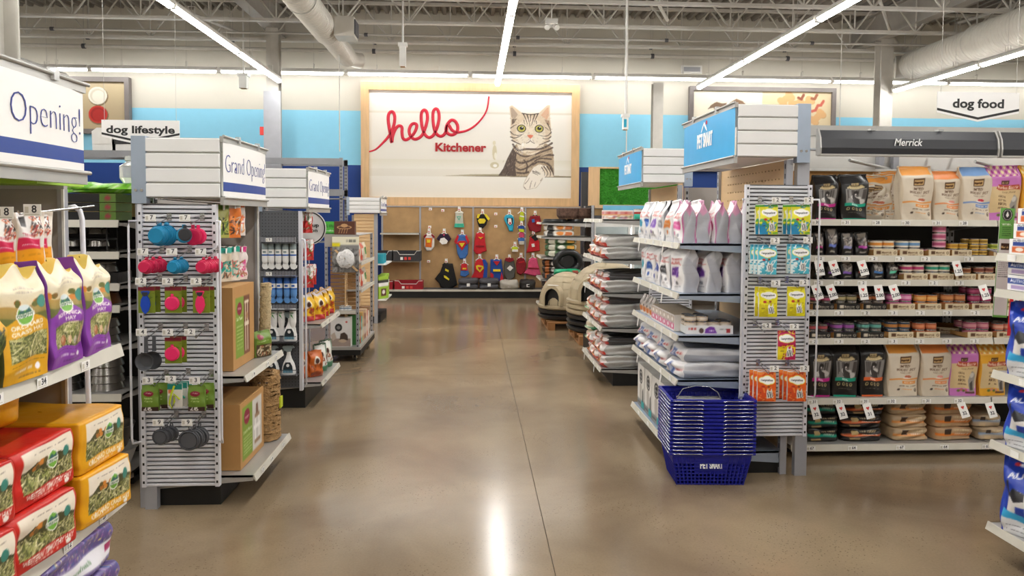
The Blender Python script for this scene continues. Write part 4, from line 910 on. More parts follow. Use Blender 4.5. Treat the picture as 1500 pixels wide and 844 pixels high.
garment('turquoise dog shirt with badger face print', 'dog shirt', o2, [([(265, 95), (325, 95), (342, 125), (345, 160), (335, 255), (300, 255), (278, 200), (250, 145), (250, 120)], 'cloth_sky'), ([(275, 125), (330, 125), (330, 180), (305, 200), (280, 175)], 'cloth_black'), ([(288, 130), (316, 130), (322, 180), (305, 195), (284, 175)], 'cloth_white'), ([(296, 165), (314, 165), (312, 185), (298, 185)], 'cloth_red')])
garment('lime green dog harness hung highest by the right upright', 'dog harness', o2, [([(405, 70), (432, 70), (445, 140), (430, 160), (398, 155), (392, 130)], 'cloth_lime'), ([(400, 100), (440, 110), (438, 120), (398, 112)], 'cloth_white')])
garment('navy and lime dog booties under the lime harness', 'dog booties', o2, [([(380, 200), (440, 200), (445, 240), (420, 260), (385, 250)], 'cloth_blue'), ([(385, 228), (440, 232), (435, 262), (390, 255)], 'cloth_lime')])
garment('pink dog booties below the navy pair', 'dog booties', o2, [([(392, 262), (438, 262), (442, 310), (392, 312)], 'cloth_pink')])
garment('blue and grey dog booties, lowest of the strip', 'dog booties', o2, [([(380, 315), (445, 315), (440, 375), (390, 375)], 'cloth_midblue'), ([(392, 345), (440, 345), (436, 378), (392, 378)], 'cloth_lightgrey')])
garment('lime and white dog booties hung alone mid board', 'dog booties', o2, [([(322, 400), (380, 400), (382, 445), (322, 445)], 'cloth_lime'), ([(325, 425), (380, 425), (380, 446), (325, 446)], 'cloth_white')])
garment('charcoal dog shirt with white diamond and red trim', 'dog shirt', o2, [([(255, 520), (340, 520), (358, 600), (350, 690), (310, 720), (275, 715), (250, 670), (246, 590)], 'cloth_grey'), ([(262, 505), (335, 505), (345, 530), (300, 545), (255, 530)], 'cloth_dred'), ([(275, 605), (305, 575), (335, 600), (305, 630)], 'cloth_white')], hg='black_plastic')
garment('dark red dog sweater partly behind the charcoal shirt', 'dog sweater', o2, [([(375, 505), (440, 505), (460, 560), (450, 640), (405, 670), (370, 650), (362, 560)], 'cloth_dred'), ([(385, 545), (440, 535), (440, 545), (388, 556)], 'cloth_red')])
garment('dark red dog coat with blue badge, hung highest at the wall end', 'dog coat', o2, [([(500, 105), (590, 105), (608, 180), (598, 255), (540, 268), (490, 245), (472, 190)], 'cloth_dred'), ([(510, 140), (535, 135), (540, 165), (515, 170)], 'cloth_midblue'), ([(548, 150), (580, 145), (580, 200), (552, 195)], 'cloth_red')], hg='black_plastic', y=14.68)
garment('red dog coat with black collar and round badge', 'dog coat', o2, [([(495, 305), (545, 290), (585, 350), (590, 440), (460, 458), (480, 390)], 'cloth_red'), ([(505, 305), (545, 285), (575, 330), (540, 345)], 'cloth_black'), ([(508, 372), (535, 368), (540, 398), (512, 402)], 'cloth_white')], hg='black_plastic', y=14.68)
garment('pink ruffled dog dress above the plaid bed', 'dog dress', o2, [([(500, 505), (560, 505), (580, 590), (600, 665), (540, 680), (435, 655), (475, 600), (480, 540)], 'cloth_pink'), ([(475, 595), (580, 600), (582, 612), (472, 608)], 'cloth_dred')], y=14.68)
# hooks' ends etc: plush pet beds on the deck
def bed(label, px0, px1, pyt, pyb, c, y=14.5, d=.2, two=False, piping=None):
    a, b_ = at(px0, pyb, Y=y-d), at(px1, pyt, Y=y-d); w_ = b_[0]-a[0]; h_ = max(.1, b_[2]-.168)
    me = pack(w_, d*2, h_, {}, 12, 8, side=c, puff=.06, p=5, q=3, wr=.008, seed=int(px0), m='paper')
    t = thing('pet_bed', label, 'pet bed', 'pet beds on the display deck', loc=((a[0]+b_[0])/2, y, .168))
    if two:
        for k_ in range(2): O('cushion', pack(w_, d*2, h_/2, {}, 12, 8, side=c, puff=.06, p=5, q=2.6, wr=.006, seed=k_, m='paper'), t, loc=(0, 0, k_*h_/2))
    else: O('cushion', me, t)
    O('care_label', MB().box(-.03, -d-.012, h_*.3, .03, -d-.006, h_*.6, 'tag').mesh('label'), t)
    return t
bed('dark grey pillow bed stacked two high, left of its pair', 671, 701, 409, 424.5, '47464b', two=True)
bed('dark grey pillow bed stacked two high, right of its pair', 702, 731, 409, 424.5, '47464b', two=True)
bed('pale grey low pet bed on the display deck', 732, 760, 412, 424.5, 'b3aca0')
bed('black plaid pet bed beneath the pink dress', 762, 785, 411, 424.5, '26221f')
def cuddler(label, px0, px1, pyt, pyb, col, z, y=14.5, d=.17):
    a, b_ = at(px0, pyb, Y=y-d), at(px1, pyt, Y=y-d); w_ = b_[0]-a[0]; h_ = b_[2]-z
    t = thing('pet_bed', label, 'pet bed', 'walled pet beds on the left shelves', loc=((a[0]+b_[0])/2, y, z)); c = 'bed_'+col
    mat(c, col, .85, var=.1, scale=15, bump=.2); mat('bed_trim', 'd8d2c8', .8)
    P = [(-.5, 0), (.5, 0), (.5, 1), (.36, .98), (.27, .62), (-.27, .62), (-.36, .98), (-.5, 1)]
    O('front_wall', MB().prism([(u*w_, v*h_) for u, v in P], -d, -d+.05, c).mesh('wall'), t)
    O('side_wall', MB().box(-w_/2, -d+.05, 0, -w_/2+.06, d, h_, c).mesh('w'), t); O('side_wall', MB().box(w_/2-.06, -d+.05, 0, w_/2, d, h_, c).mesh('w'), t)
    O('rear_wall', MB().box(-w_/2+.06, d-.06, 0, w_/2-.06, d, h_, c).mesh('w'), t); O('cushion', MB().box(-w_/2+.06, -d+.05, 0, w_/2-.06, d-.06, h_*.35, c).mesh('c'), t)
    O('piping', MB().tube([(u*w_, -d+.02, v*h_+.004) for u, v in ((.5, 1), (.36, .98), (.27, .62), (-.27, .62), (-.36, .98), (-.5, 1))], .009, 'bed_trim', 5).mesh('piping'), t)
    for k_, x in enumerate((-.12, -.03, .06)): O('label', MB().box(x*w_*1.6-.025, -d-.008, h_*.12, x*w_*1.6+.025, -d, h_*.4, 'tag_red' if k_ else 'tag').mesh('label'), t)
    return t
zs2 = at(590, 382, Y=14.45)[2]
cuddler('dark grey walled pet bed on the middle left shelf, right one', 576, 616, 368, 381, '3b393b', zs2)
cuddler('dark grey walled pet bed mostly behind the small endcap', 540, 574, 368, 381, '3b393b', zs2)
cuddler('red walled pet bed on the deck beneath the left shelves', 578, 619, 412, 426, '9c1a26', .168)
cuddler('red walled pet bed mostly hidden at the left deck end', 538, 575, 413, 426, '9c1a26', .168)
# small things along the end wall
def exit_box(px, py, y, w_, h_, label, nm, cat, hanging=True):
    p = at(px, py, Y=y); t = thing(nm, label, cat, None, loc=p)
    O('body', MB().box(-w_/2, -w_/2, -h_/2, w_/2, w_/2, h_/2, 'white_plastic').box(-w_*.35, -w_*.35, -h_/2-.01, w_*.35, w_*.35, -h_/2, 'maple_dark').mesh('box'), t)
    if hanging: O('pole', MB().cyl((0, 0, h_/2), (0, 0, 5.5-p[2]), .016, 'white_metal', 8).box(-w_*.7, -w_*.7, h_/2-.02, w_*.7, w_*.7, h_/2+.03, 'white_metal').mesh('pole'), t)
    return t
exit_box(590, 82, 12.0, .10, .34, 'white square speaker box on a pole above the cat picture', 'ceiling_speaker', 'speaker')
exit_box(357, 120, 14.2, .14, .24, 'small grey box hung by the end wall left of the column', 'hanging_sensor', 'sensor')
t = exit_box(916, 180, 11.0, .08, .2, 'small white hanging sensor with teal face, left of the blue header', 'hanging_sensor', 'sensor'); O('face', MB().box(-.03, -.045, -.07, .01, -.04, .05, 'cloth_sky').mesh('face'), t)
p = at(1013, 102, Y=14.95); t = thing('wall_vent', 'white framed air grille on the end wall above the long light row', 'vent', loc=p)
O('frame', MB().box(-.21, -.03, -.08, .21, .03, .08, 'white_metal').mesh('f'), t); O('grille', MB().box(-.17, -.035, -.045, .17, -.03, .045, 'grey_metal').mesh('g'), t)
p = at(808, 35, Y=12.0); t = thing('emergency_light', 'twin-headed emergency lamp hung from the ceiling near the middle', 'light', loc=p)
O('body', MB().box(-.1, -.04, 0, .1, .04, .08, 'white_plastic').cyl((0, 0, .08), (0, 0, 5.5-p[2]), .01, 'white_metal', 6).mesh('b'), t)
for s in (-1, 1): O('lamp_head', MB().cyl((s*.06, -.02, -.04), (s*.08, -.08, -.08), .045, 'white_plastic', 12).mesh('h'), t)
for (px, y, lab) in ((497, 13, 'thin white drop rod between header and column on the left'), (1232, 13.2, 'thin white drop rod right of the biscuit picture'), (919, 13.0, 'thin white drop rod above the small hanging sensor')):
    p = at(px, 100, Y=y); thing('drop_rod', lab, 'rod', 'drop rods', MB().cyl((p[0], y, 2.7), (p[0], y, 5.55), .01, 'joist_paint', 6).mesh('rod'))
# ================================================================ GOODS, RIGHT SIDE
def item(nm, me, label, cat, group, loc, rz=0, rot=None): return thing(nm, label, cat, group, me, loc, math.radians(rz), rot)
# --- artwork
def a_black(acc, seed=1):
    a = Art(.19, .32, '1c1a1a', 150); a.poly([(.2, .70), (.3, .76), (.7, .76), (.82, .70), (.5, .67)], 'cdb98a'); a.rect(.34, .74, .64, .82, '2b211a'); a.rect(.37, .755, .61, .805, 'c9b07a'); a.text('Merrick', .49, .765, .03, '241a14', .2)
    a.rect(.14, .36, .9, .68, '8f8b88'); r = random.Random(seed)
    for i in range(14): x = r.uniform(.16, .85); a.rect(x, .38+r.uniform(0, .1), x+r.uniform(.02, .06), .66, '4e4846', .8)
    for i in range(5): a.ell(r.uniform(.25, .8), r.uniform(.4, .5), .1, .05, 'd6d2cf', .9)
    a.poly([(.48, .64), (.54, .52), (.7, .47), (.74, .37), (.44, .37), (.4, .5)], '3c3636'); a.ell(.56, .6, .09, .045, '2d2828'); a.ell(.56, .57, .03, .02, 'e5e0dc')
    a.text('BACKCOUNTRY', .5, .685, .035, 'f3e6bd', .62); a.rect(.1, .30, .93, .37, acc); a.text('REAL', .5, .32, .028, 'ffffff', .3)
    for i in range(4): a.ell(.22+i*.18, .24, .055, .032, 'd9c48a'); a.ell(.22+i*.18, .24, .035, .02, '1c1a1a')
    a.ink(.2, .8, .15, .012, '7a7468', seed); a.rect(.05, .0, .95, .035, acc); return a
def a_cream(acc, top, food, seed=2, w_=.23):
    a = Art(w_, .32, 'dacdb9', 170); a.rect(0, .83, 1, 1, top); a.rect(.37, .64, .69, .77, '4a2c18'); a.rect(.4, .66, .66, .75, 'd9b57c'); a.rect(.41, .69, .65, .72, '6a3f22'); a.text('Merrick', .53, .68, .045, '3b2010', .24)
    a.text('LIMITED', .52, .565, .045, '5a3a26', .34); a.text('INGREDIENT DIET', .54, .50, .045, '5a3a26', .62); a.text('Grain Free', .56, .45, .03, '7a5a42', .4, 0, .2)
    a.rect(0, .325, 1, .345, acc)
    for i in range(5): a.ell(.58+i*.035, .385+(i % 2)*.012, .05, .022, food)
    a.ell(.6, .36, .15, .015, 'f5f0ea', .7); a.rect(.4, .25, .92, .30, acc); a.ink(.43, .9, .265, .018, 'f7efe4', seed); a.ink(.3, .95, .195, .014, '5a4030', seed+1); a.ink(.4, .8, .13, .016, acc, seed+2, .9); a.ell(.3, .135, .04, .02, '3a2a20')
    a.ell(.92, .12, .05, .04, '4b3626'); a.ell(.92, .12, .033, .027, 'dacdb9'); a.ell(.92, .12, .02, .016, '4b3626'); return a
def a_plaid(c1, c2, body, food, seed=3):
    a = Art(.22, .32, body, 170); a.rect(.0, 0, 1, .62, 'd7bd8e'); a.rect(0, 0, 1, .15, body); a.rect(0, .8, 1, 1, 'ead9a2')
    yy = (a.y-.8)/.2; m = a.y > .8; q = ((a.x*5+yy*1.2) % 1 < .5); r_ = ((a.x*5-yy*1.2) % 1 < .5); a.put(m & q & r_, c1); a.put(m & (q ^ r_), c2)
    a.rect(.4, .66, .62, .73, '4a2c18'); a.text('Merrick', .51, .675, .03, 'ecd7a0', .18); a.poly([(.2, .58), (.3, .66), (.9, .64), (.97, .55), (.7, .58), (.3, .55)], 'b5482c'); a.text('Purrfect Bistro', .57, .585, .05, 'f7e9d4', .6); a.text('Grain Free', .62, .51, .03, '6b4a30', .4, 0, .2)
    for i, t_ in enumerate(('HEALTHY', 'KITTEN', 'RECIPE')): a.text(t_, .4, .42-i*.07, .042, '5a3a22', .3)
    a.ink(.25, .6, .21, .03, '5a3a22', seed); a.poly([(.72, .1), (.7, .3), (.78, .42), (.8, .48), (.86, .45), (.92, .4), (.93, .2), (.95, .08)], '9a938c'); a.poly([(.76, .12), (.76, .25), (.86, .3), (.88, .12)], '4a4440'); a.ell(.82, .4, .06, .045, 'c9c4bd')
    for i in range(4): a.ell(.3+i*.09, .1+(i % 2)*.015, .06, .025, food if i % 2 else '6a7a3a')
    a.rect(.55, .05, .95, .09, '5a3a2a'); return a
def sideart(w_, c, e, top):
    a = Art(w_, .34, c, 120); a.rect(0, 0, .08, 1, e); a.rect(.92, 0, 1, 1, e); a.poly([(0, 1), (1, 1), (.85, .78), (.5, .66), (.15, .78)], top); a.rect(0, .4, 1, .41, 'a9a9ac'); a.rect(0, .62, 1, .625, 'a9a9ac'); return a
GOODS = {}
def stand(key, w_, d, h, art, side, seed, taper=.24, nu=58, nv=78, sideA=None, wr=.006, **k):
    if key not in GOODS:
        ar = {'f': art, 't': side}
        if sideA: ar['l'] = sideA; ar['r'] = sideA
        k.setdefault('flare', .04); GOODS[key] = pack(w_, d, h, ar, nu, nv, side=side, puff=.12, p=8, taper=taper, wr=wr, seed=seed, **k)
    return GOODS[key]
Y5 = lambda px, py, y: at(px, py, Y=y)
def on(px0, px1, y): return (at(px0, 400, Y=y)[0]+at(px1, 400, Y=y)[0])/2
def wpx(px0, px1, y): return (px1-px0)*y/FOC
# --- upright bags on Merrick shelves
bk_m, bk_g, bk_o = a_black('c8248c', 1), a_black('16a184', 2), a_black('e26a35', 3)
cr_o, cr_s, cr_b = a_cream('e8933c', 'efa145', 'c46a4a', 2), a_cream('ec8a48', 'f2914a', 'eb9a8c', 3), a_cream('5f86c4', '7ea6da', 'c8283c', 4)
pl_p, pl_y = a_plaid('a8328c', 'cf8ab4', 'c978bc', 'c06a6a'), a_plaid('d9882c', 'e8b44a', 'e3a62e', 'd28a7a', 5)
def shelfbag(px0, px1, pyt, z, art, side, key, label, yf=4.83, rz=0, d=.1, seed=1, group='upright bags under the dark header', zoff=0):
    w_ = wpx(px0, px1, yf); zt_ = at((px0+px1)/2, pyt, Y=yf)[2]; h = zt_-z
    me = stand(key, w_, d, h, art, side, seed)
    return item('pet_food_bag', me, label, 'pet food bag', group, (on(px0, px1, yf), yf+.02, z+.001+zoff), rz)
S0 = ZM[0]; K_, C_ = '1c1a1a', 'd3c3ab'
shelfbag(1188, 1222, 257, S0, bk_m, K_, 'bm0', 'black food bag with magenta band on the top shelf')
shelfbag(1226, 1266, 256, S0, bk_g, K_, 'bg0', 'black food bag with green band on the top shelf')
item('pet_food_bag', GOODS['bg0'], 'black food bag half hidden behind the green banded one on the top shelf', 'pet food bag', 'upright bags under the dark header', (on(1208, 1238, 5.0), 5.02, S0+.001), 8)
for i, (p0, p1) in enumerate(((1256, 1296), (1265, 1305), (1278, 1318), (1288, 1330))):
    shelfbag(p0, p1, 260-i*3, S0, cr_o, C_, 'co%d' % (i+1), f'cream orange-topped bag turned aside, {ORD[i]} of the slanting four on the top shelf', 4.98-i*.02, rz=-38, seed=5+i, d=.07)
shelfbag(1311, 1361, 244, S0, cr_o, C_, 'co0', 'large cream bag with orange top, first to face outward on the top shelf', rz=4, yf=4.80)
shelfbag(1358, 1403, 251, S0, cr_s, C_, 'cs0', 'cream bag with salmon picture and orange top on the top shelf', yf=4.86, rz=5)
shelfbag(1399, 1446, 245, S0, cr_b, C_, 'cb0', 'cream bag with light blue top on the top shelf', yf=4.84, rz=4)
shelfbag(1441, 1487, 243, S0, pl_p, 'c978bc', 'pp0', 'pink bag with plaid top on the top shelf', yf=4.84, rz=-4)
shelfbag(1485, 1530, 243, S0, pl_y, 'e3a62e', 'py0', 'yellow bag cut by the picture edge on the top shelf', yf=4.84, rz=10)
S5_ = ZM[5]
shelfbag(1186, 1220, 504, S5_, bk_m, K_, 'bm5', 'black food bag with magenta band on the lower bag shelf')
shelfbag(1221, 1259, 503, S5_, bk_g, K_, 'bg5', 'black food bag with green band on the lower bag shelf', rz=-6)
shelfbag(1261, 1298, 502, S5_, bk_o, K_, 'bo5', 'black food bag with orange band on the lower bag shelf')
shelfbag(1299, 1349, 504, S5_, cr_o, C_, 'co5', 'cream bag with orange top and meat picture on the lower bag shelf', rz=6)
shelfbag(1349, 1395, 504, S5_, cr_s, C_, 'cs5', 'cream bag with orange top and salmon picture on the lower bag shelf', rz=4)
shelfbag(1393, 1434, 502, S5_, pl_p, 'c978bc', 'pp5', 'pink bag with plaid top on the lower bag shelf', rz=-4)
shelfbag(1434, 1478, 502, S5_, pl_y, 'e3a62e', 'py5', 'yellow bag with orange plaid top on the lower bag shelf', rz=5)
# --- lying sacks on the bottom shelf
def a_end(body, acc, txt='d9c49a'):
    a = Art(.3, .09, body, 60); a.rect(0, .38, 1, .56, acc); a.rect(.24, .5, .4, .84, '3a2618' if body != '1d1b1b' else 'c9b07a'); a.ink(.45, .9, .72, .12, txt, 3); a.ink(.5, .85, .48, .1, 'efe6d6', 4); a.rect(.18, .1, .42, .3, 'b59a6a' if body == '1d1b1b' else 'c2a67e'); return a
for (p0, p1, acc, body, nlev, lab) in ((1183, 1236, '18a288', '1d1b1b', 3, 'black and green'), (1238, 1303, 'e4703a', '1d1b1b', 3, 'black and orange'), (1307, 1367, 'e89a52', 'b69b78', 3, 'cream and pale orange'), (1369, 1432, 'e8802c', 'b99672', 3, 'tan and bright orange'), (1433, 1479, '93a6c0', 'b39c7e', 2, 'tan and pale blue')):
    w_ = wpx(p0, p1, 4.85); me = pack(w_*.97, .4, .088, {'f': a_end(body, acc)}, 56, 16, side=body, puff=.03, p=9, q=7, wr=.006, seed=p0, flare=0)
    for k in range(nlev):
        item('pet_food_sack', me, f'{lab} sack lying flat on the bottom shelf, {["lowest", "middle" if nlev == 3 else "upper", "topmost"][k]} of its stack', 'pet food sack', 'sacks lying on the bottom shelf', (on(p0, p1, 4.85)+random.Random(p0+k).uniform(-.012, .012), 5.02+.01*k, ZM[6]+.002+k*.087), random.Random(k+p0).uniform(-3, 3))
# --- small pouches
def a_pouch(acc, seed):
    a = Art(.085, .13, '1b191a', 60); a.poly([(.12, .95), (.3, .8), (.7, .8), (.88, .95), (.7, .99), (.3, .99)], '8f867c'); a.rect(.15, .42, .88, .8, '6f6864'); a.speck(.2, .45, .85, .78, ['cfc9c2', '3a3432', 'a89c92'], 26, .06, seed); a.rect(.15, .33, .88, .43, acc); a.rect(.25, .12, .75, .2, 'b9b2a6'); return a
def pouchrow(z, spec, shelfname):
    for i, (p0, p1, pt, acc, nm) in enumerate(spec):
        me = pack(wpx(p0, p1, 4.80)*.96, .05, at(p0, pt, Y=4.8)[2]-z, {'f': a_pouch(acc, i)}, 16, 20, side='1b191a', puff=.5, p=4, taper=.5, wr=.004, seed=i)
        item('food_pouch', me, f'small black pouch with {nm} band, {ORD[i]} on the {shelfname}', 'food pouch', 'black pouches on the '+shelfname, (on(p0, p1, 4.8), 4.81, z+.001))
        item('food_pouch', me, f'black pouch standing behind the {ORD[i]} front one on the {shelfname}', 'food pouch', 'black pouches on the '+shelfname, (on(p0, p1, 4.8)+.01, 4.88, z+.001))
pouchrow(ZM[1], [(1190, 1206, 341, 'd0409a', 'pink'), (1207, 1226, 335, '6a7fd0', 'blue'), (1229, 1249, 341, '8a8ac0', 'lilac'), (1250, 1271, 341, 'c048b0', 'violet')], 'second shelf')
pouchrow(ZM[2], [(1190, 1205, 384, '3a9ab0', 'teal'), (1207, 1226, 383, '8f5fc0', 'purple'), (1229, 1250, 381, '7c50b8', 'dark purple'), (1251, 1273, 381, 'd2453a', 'red'), (1274, 1295, 380, '4a86d0', 'blue'), (1297, 1315, 381, '4ec29a', 'green')], 'third shelf')
# --- cans and trays
CANM = {}
def canm(band, base, r=.0405, h=.05):
    k = (band, base, r, h)
    if k not in CANM:
        for c in (band, base): mat('can_'+c, c, .35, .1, var=.03)
        CANM[k] = MB().lathe([(r*.93, 0, 'chrome'), (r, .002, 'chrome'), (r, .005, 'can_'+base), (r, h*.32, 'can_'+band), (r, h*.7, 'can_'+base), (r, h-.005, 'chrome'), (r, h-.001, 'chrome'), (r*.93, h, 'chrome'), (r*.88, h-.003, 'chrome'), (r*.3, h-.003, 'chrome')], 'chrome', 20).mesh('can')
    return CANM[k]
def a_tray(body, ink, big, seed):
    a = Art(.17, .05, body, 40); a.rect(.12, .3, .3, .8, ink); a.text(big, .55, .38, .3, ink, .42); a.ell(.9, .5, .06, .2, ink); a.ell(.9, .5, .04, .13, body); a.ink(.35, .75, .12, .1, ink, seed); return a
TR_ = {}
def cans(p0, p1, z, base, band, nm, shelfname, idx, rowsf=2, tray='cream', ncol=2, yf=4.79, extra=None, txt='Merrick', nback=1, half=False):
    w_ = wpx(p0, p1, yf)*.98; cx = on(p0, p1, yf); r = min(.042, w_/ncol/2*.985); pos = ['left', 'right', 'far right']; lev = ['lower', 'upper', 'top']; h = .05*r/.0405
    me = canm(band, base, r, h)
    if tray:
        body, ink = ('d9c9a8', '5a3a22') if tray == 'cream' else ('1b1918', 'd9cdb8')
        k = (tray, round(w_, 2), txt)
        if k not in TR_:
            m_ = pack(w_, .004, .043, {'f': a_tray(body, ink, txt, 1)}, 34, 10, side=body, m='carton'); TR_[k] = m_
        t = thing('display_tray', f'{tray} cardboard tray of {nm} cans, {ORD[idx]} tray on the {shelfname}', 'display tray', 'card trays on the '+shelfname, loc=(cx, 4.752, z+.001))
        O('front_wall', TR_[k], t); b = MB().box(-w_/2, 0, 0, w_/2, .30, .003, 'cardboard'); b.prism([(.002, 0), (.30, 0), (.30, .03), (.06, .03), (.002, .042)], -w_/2, -w_/2+.003, 'cardboard', axis='x'); b.prism([(.002, 0), (.30, 0), (.30, .03), (.06, .03), (.002, .042)], w_/2-.003, w_/2, 'cardboard', axis='x')
        O('tray_body', b.mesh('tray'), t)
    for row in range(nback+1):
        for lv in range(rowsf if row == 0 else rowsf):
            for c in range(ncol):
                if row > 0 and lv < rowsf-1: continue
                lab = f'{nm} can, {lev[lv]} {pos[c]} at the {ORD[idx]} place on the {shelfname}' if row == 0 else f'{nm} can behind the {pos[c]} top one, {ORD[idx]} place on the {shelfname}'
                item('food_can', me, lab, 'food can', 'cans on the '+shelfname, (cx+(c-(ncol-1)/2)*w_/ncol, yf+.012+row*.086, z+.005+lv*(h+.0005)), random.uniform(0, 360))
def rowcans(z, spec, shelfname):
    for i, s_ in enumerate(spec): cans(s_[0], s_[1], z, s_[2], s_[3], s_[4], shelfname, i, **(s_[5] if len(s_) > 5 else {}))
cw = 'e2d8c4'
rowcans(ZM[1], [(1273, 1310, cw, 'e0933c', 'orange banded'), (1311, 1348, cw, '6f9ac4', 'blue banded'), (1353, 1386, 'd9a0b0', 'b04a70', 'pink', {'rowsf': 1}), (1387, 1418, 'd8b04c', 'b8862c', 'yellow'), (1419, 1447, 'd8b04c', '8a6a2a', 'mustard', {'rowsf': 3, 'tray': None}), (1448, 1478, 'b8c04a', '7a8a2c', 'lime')], 'second shelf')
for k in range(3): item('food_can', canm('b04a70', 'd9a0b0'), f'pink can in the small tower on the second shelf, {["lowest", "middle", "topmost"][k]}', 'food can', 'cans on the second shelf', (on(1367, 1384, 4.79), 4.802, ZM[1]+.055+k*.0505))
rowcans(ZM[2], [(1318, 1355, cw, 'c8457a', 'rose banded'), (1356, 1393, cw, '3aa88a', 'green banded'), (1395, 1424, 'b98a5e', '8a4a2c', 'brown'), (1426, 1457, 'a87a5e', '7a3a30', 'maroon'), (1459, 1490, 'd8b04c', '9a6a2c', 'gold')], 'third shelf')
dk_ = {'tray': 'black', 'txt': 'Backcountry'}
rowcans(ZM[3], [(1187, 1220, '5c5050', 'd0608a', 'dark pink banded', dk_), (1222, 1258, '5e5a4c', 'c0b080', 'khaki banded', dk_), (1260, 1297, '5c4e48', 'd98a5a', 'copper banded', dk_), (1299, 1338, 'c45c94', 'e8a8c8', 'bright pink'), (1340, 1376, 'd6883a', 'eab870', 'orange'), (1379, 1417, 'a8643c', 'd0905a', 'rust'), (1419, 1455, '9a2f5a', 'c8608a', 'magenta', {'rowsf': 3}), (1457, 1490, 'b08850', 'd8b880', 'tan')], 'fourth shelf')
rowcans(ZM[4], [(1183, 1216, '54484a', 'b04a52', 'dark red banded', dk_), (1218, 1255, '544c58', 'a85ab0', 'purple banded', dk_), (1257, 1295, '4c5654', '6ab0a4', 'teal banded', dk_), (1298, 1337, '2c4258', 'b87a3a', 'navy'), (1339, 1376, 'b05a3a', 'd88a60', 'terracotta'), (1413, 1453, 'a0506a', 'c88a90', 'plum'), (1456, 1490, 'c8705a', 'e0a890', 'salmon')], 'fifth shelf')
t = thing('display_tray', 'nearly empty cream card tray turned aside on the fifth shelf', 'display tray', 'card trays on the fifth shelf', loc=(on(1376, 1412, 4.9), 4.95, ZM[4]+.001), rz=-.5)
O('front_wall', TR_[('cream', round(wpx(1298, 1337, 4.79)*.98, 2), 'Merrick')], t); O('tray_body', MB().box(-.08, .004, 0, .08, .25, .003, 'cardboard').box(-.08, .25, 0, .08, .253, .045, 'cardboard').box(.077, .004, 0, .08, .25, .045, 'cardboard').mesh('tray'), t)

# --- treat pouches on the slatwall
def a_treat(b1, b2, b3, seed):
    a = Art(.115, .18, b1, 110); a.poly([(.0, .0), (.45, 0), (.55, .5), (.0, .45)], b2); a.speck(.03, .03, .97, .5, [b2, b3, b1], 26, .06, seed, 1.5); a.rect(0, .93, 1, 1, b3); a.speck(0, .85, 1, .97, [b2, b3], 8, .05, seed+1)
    for x, y, rx, ry in ((.5, .72, .36, .12), (.25, .73, .17, .09), (.75, .71, .18, .09), (.5, .72, .3, .135)): a.ell(x, y, rx+.03, ry+.02, 'e8e03c')
    for x, y, rx, ry in ((.5, .72, .36, .12), (.25, .73, .17, .09), (.75, .71, .18, .09), (.5, .72, .3, .135)): a.ell(x, y, rx, ry, 'f4f2ee')
    a.text('Temptations', .5, .69, .07, '1a1a1a', .66, .02, .3)
    a.ell(.3, .5, .09, .04, 'c0302a'); a.ell(.6, .52, .07, .035, '9a4a20'); a.poly([(.5, .1), (.48, .36), (.56, .47), (.6, .38), (.7, .38), (.76, .48), (.8, .35), (.85, .12)], 'f0eeea')
    a.line([(.55, .3), (.6, .15)], .03, '3a3a3a'); a.line([(.66, .33), (.72, .12)], .03, '3a3a3a'); a.line([(.76, .3), (.8, .16)], .025, '6a6a6a'); a.ell(.62, .33, .02, .015, '222222'); a.ell(.73, .33, .02, .015, '222222'); a.ell(.22, .32, .11, .09, b2); a.ink(.14, .32, .28, .03, '4a3020', seed); return a
tr = {'yellow and blue': a_treat('e2dc2c', '2a8fc0', '58a840', 1), 'light blue': a_treat('52bcd2', 'e6f4f4', '2a8fb0', 2), 'plain yellow': a_treat('e8de22', 'd0c01c', 'c8b818', 3), 'magenta': a_treat('c8285a', 'e8d020', 'a01848', 4), 'orange': a_treat('ec6420', 'd84a18', 'f08a3c', 5)}
trm = {k: pack(.108, .018, .176, {'f': v, 'b': v}, 42, 60, side='d8d8d0', puff=.8, p=None, taper=.4, wr=.002, seed=i, T=TR(0, 0, -.176)) for i, (k, v) in enumerate(tr.items())}
def hang(px, py, kind, n, rowname, colname, tagp='2', rzk=0):
    p = at(px, py, Y=4.28); h = hook(RP, p[0], p[2], tagp, .15, dx=.035, y=-.014)
    for k in range(n):
        lab = f'{kind} treat pouch, {"frontmost" if k == n-1 else "behind" if n == 2 else ["rearmost", "middle"][k]} on the {colname} hook of the {rowname} row'
        item('treat_pouch', trm[kind], lab, 'treat pouch', 'treat pouches on the slatwall', (p[0]+(-.012*(n-1-k)), 4.31+.035*(n-1-k)-.03, p[2]+.005), rzk*(n-1-k)-3*k)
for (px, py, kd, n, rn, cn) in ((1126, 301, 'yellow and blue', 2, 'top', 'left'), (1173, 301, 'yellow and blue', 3, 'top', 'right'), (1124, 360, 'light blue', 3, 'second', 'left'), (1172, 359, 'light blue', 2, 'second', 'right'), (1125, 422, 'plain yellow', 2, 'third', 'left'), (1166, 421, 'plain yellow', 1, 'third', 'right'), (1152, 485, 'magenta', 1, 'fourth', 'right'), (1123, 546, 'orange', 3, 'fifth', 'left'), (1167, 546, 'orange', 3, 'fifth', 'right')):
    hang(px, py, kd, n, rn, cn)
p = at(1118, 486, Y=4.28); hook(RP, p[0], p[2], '2', .1, dx=.03)

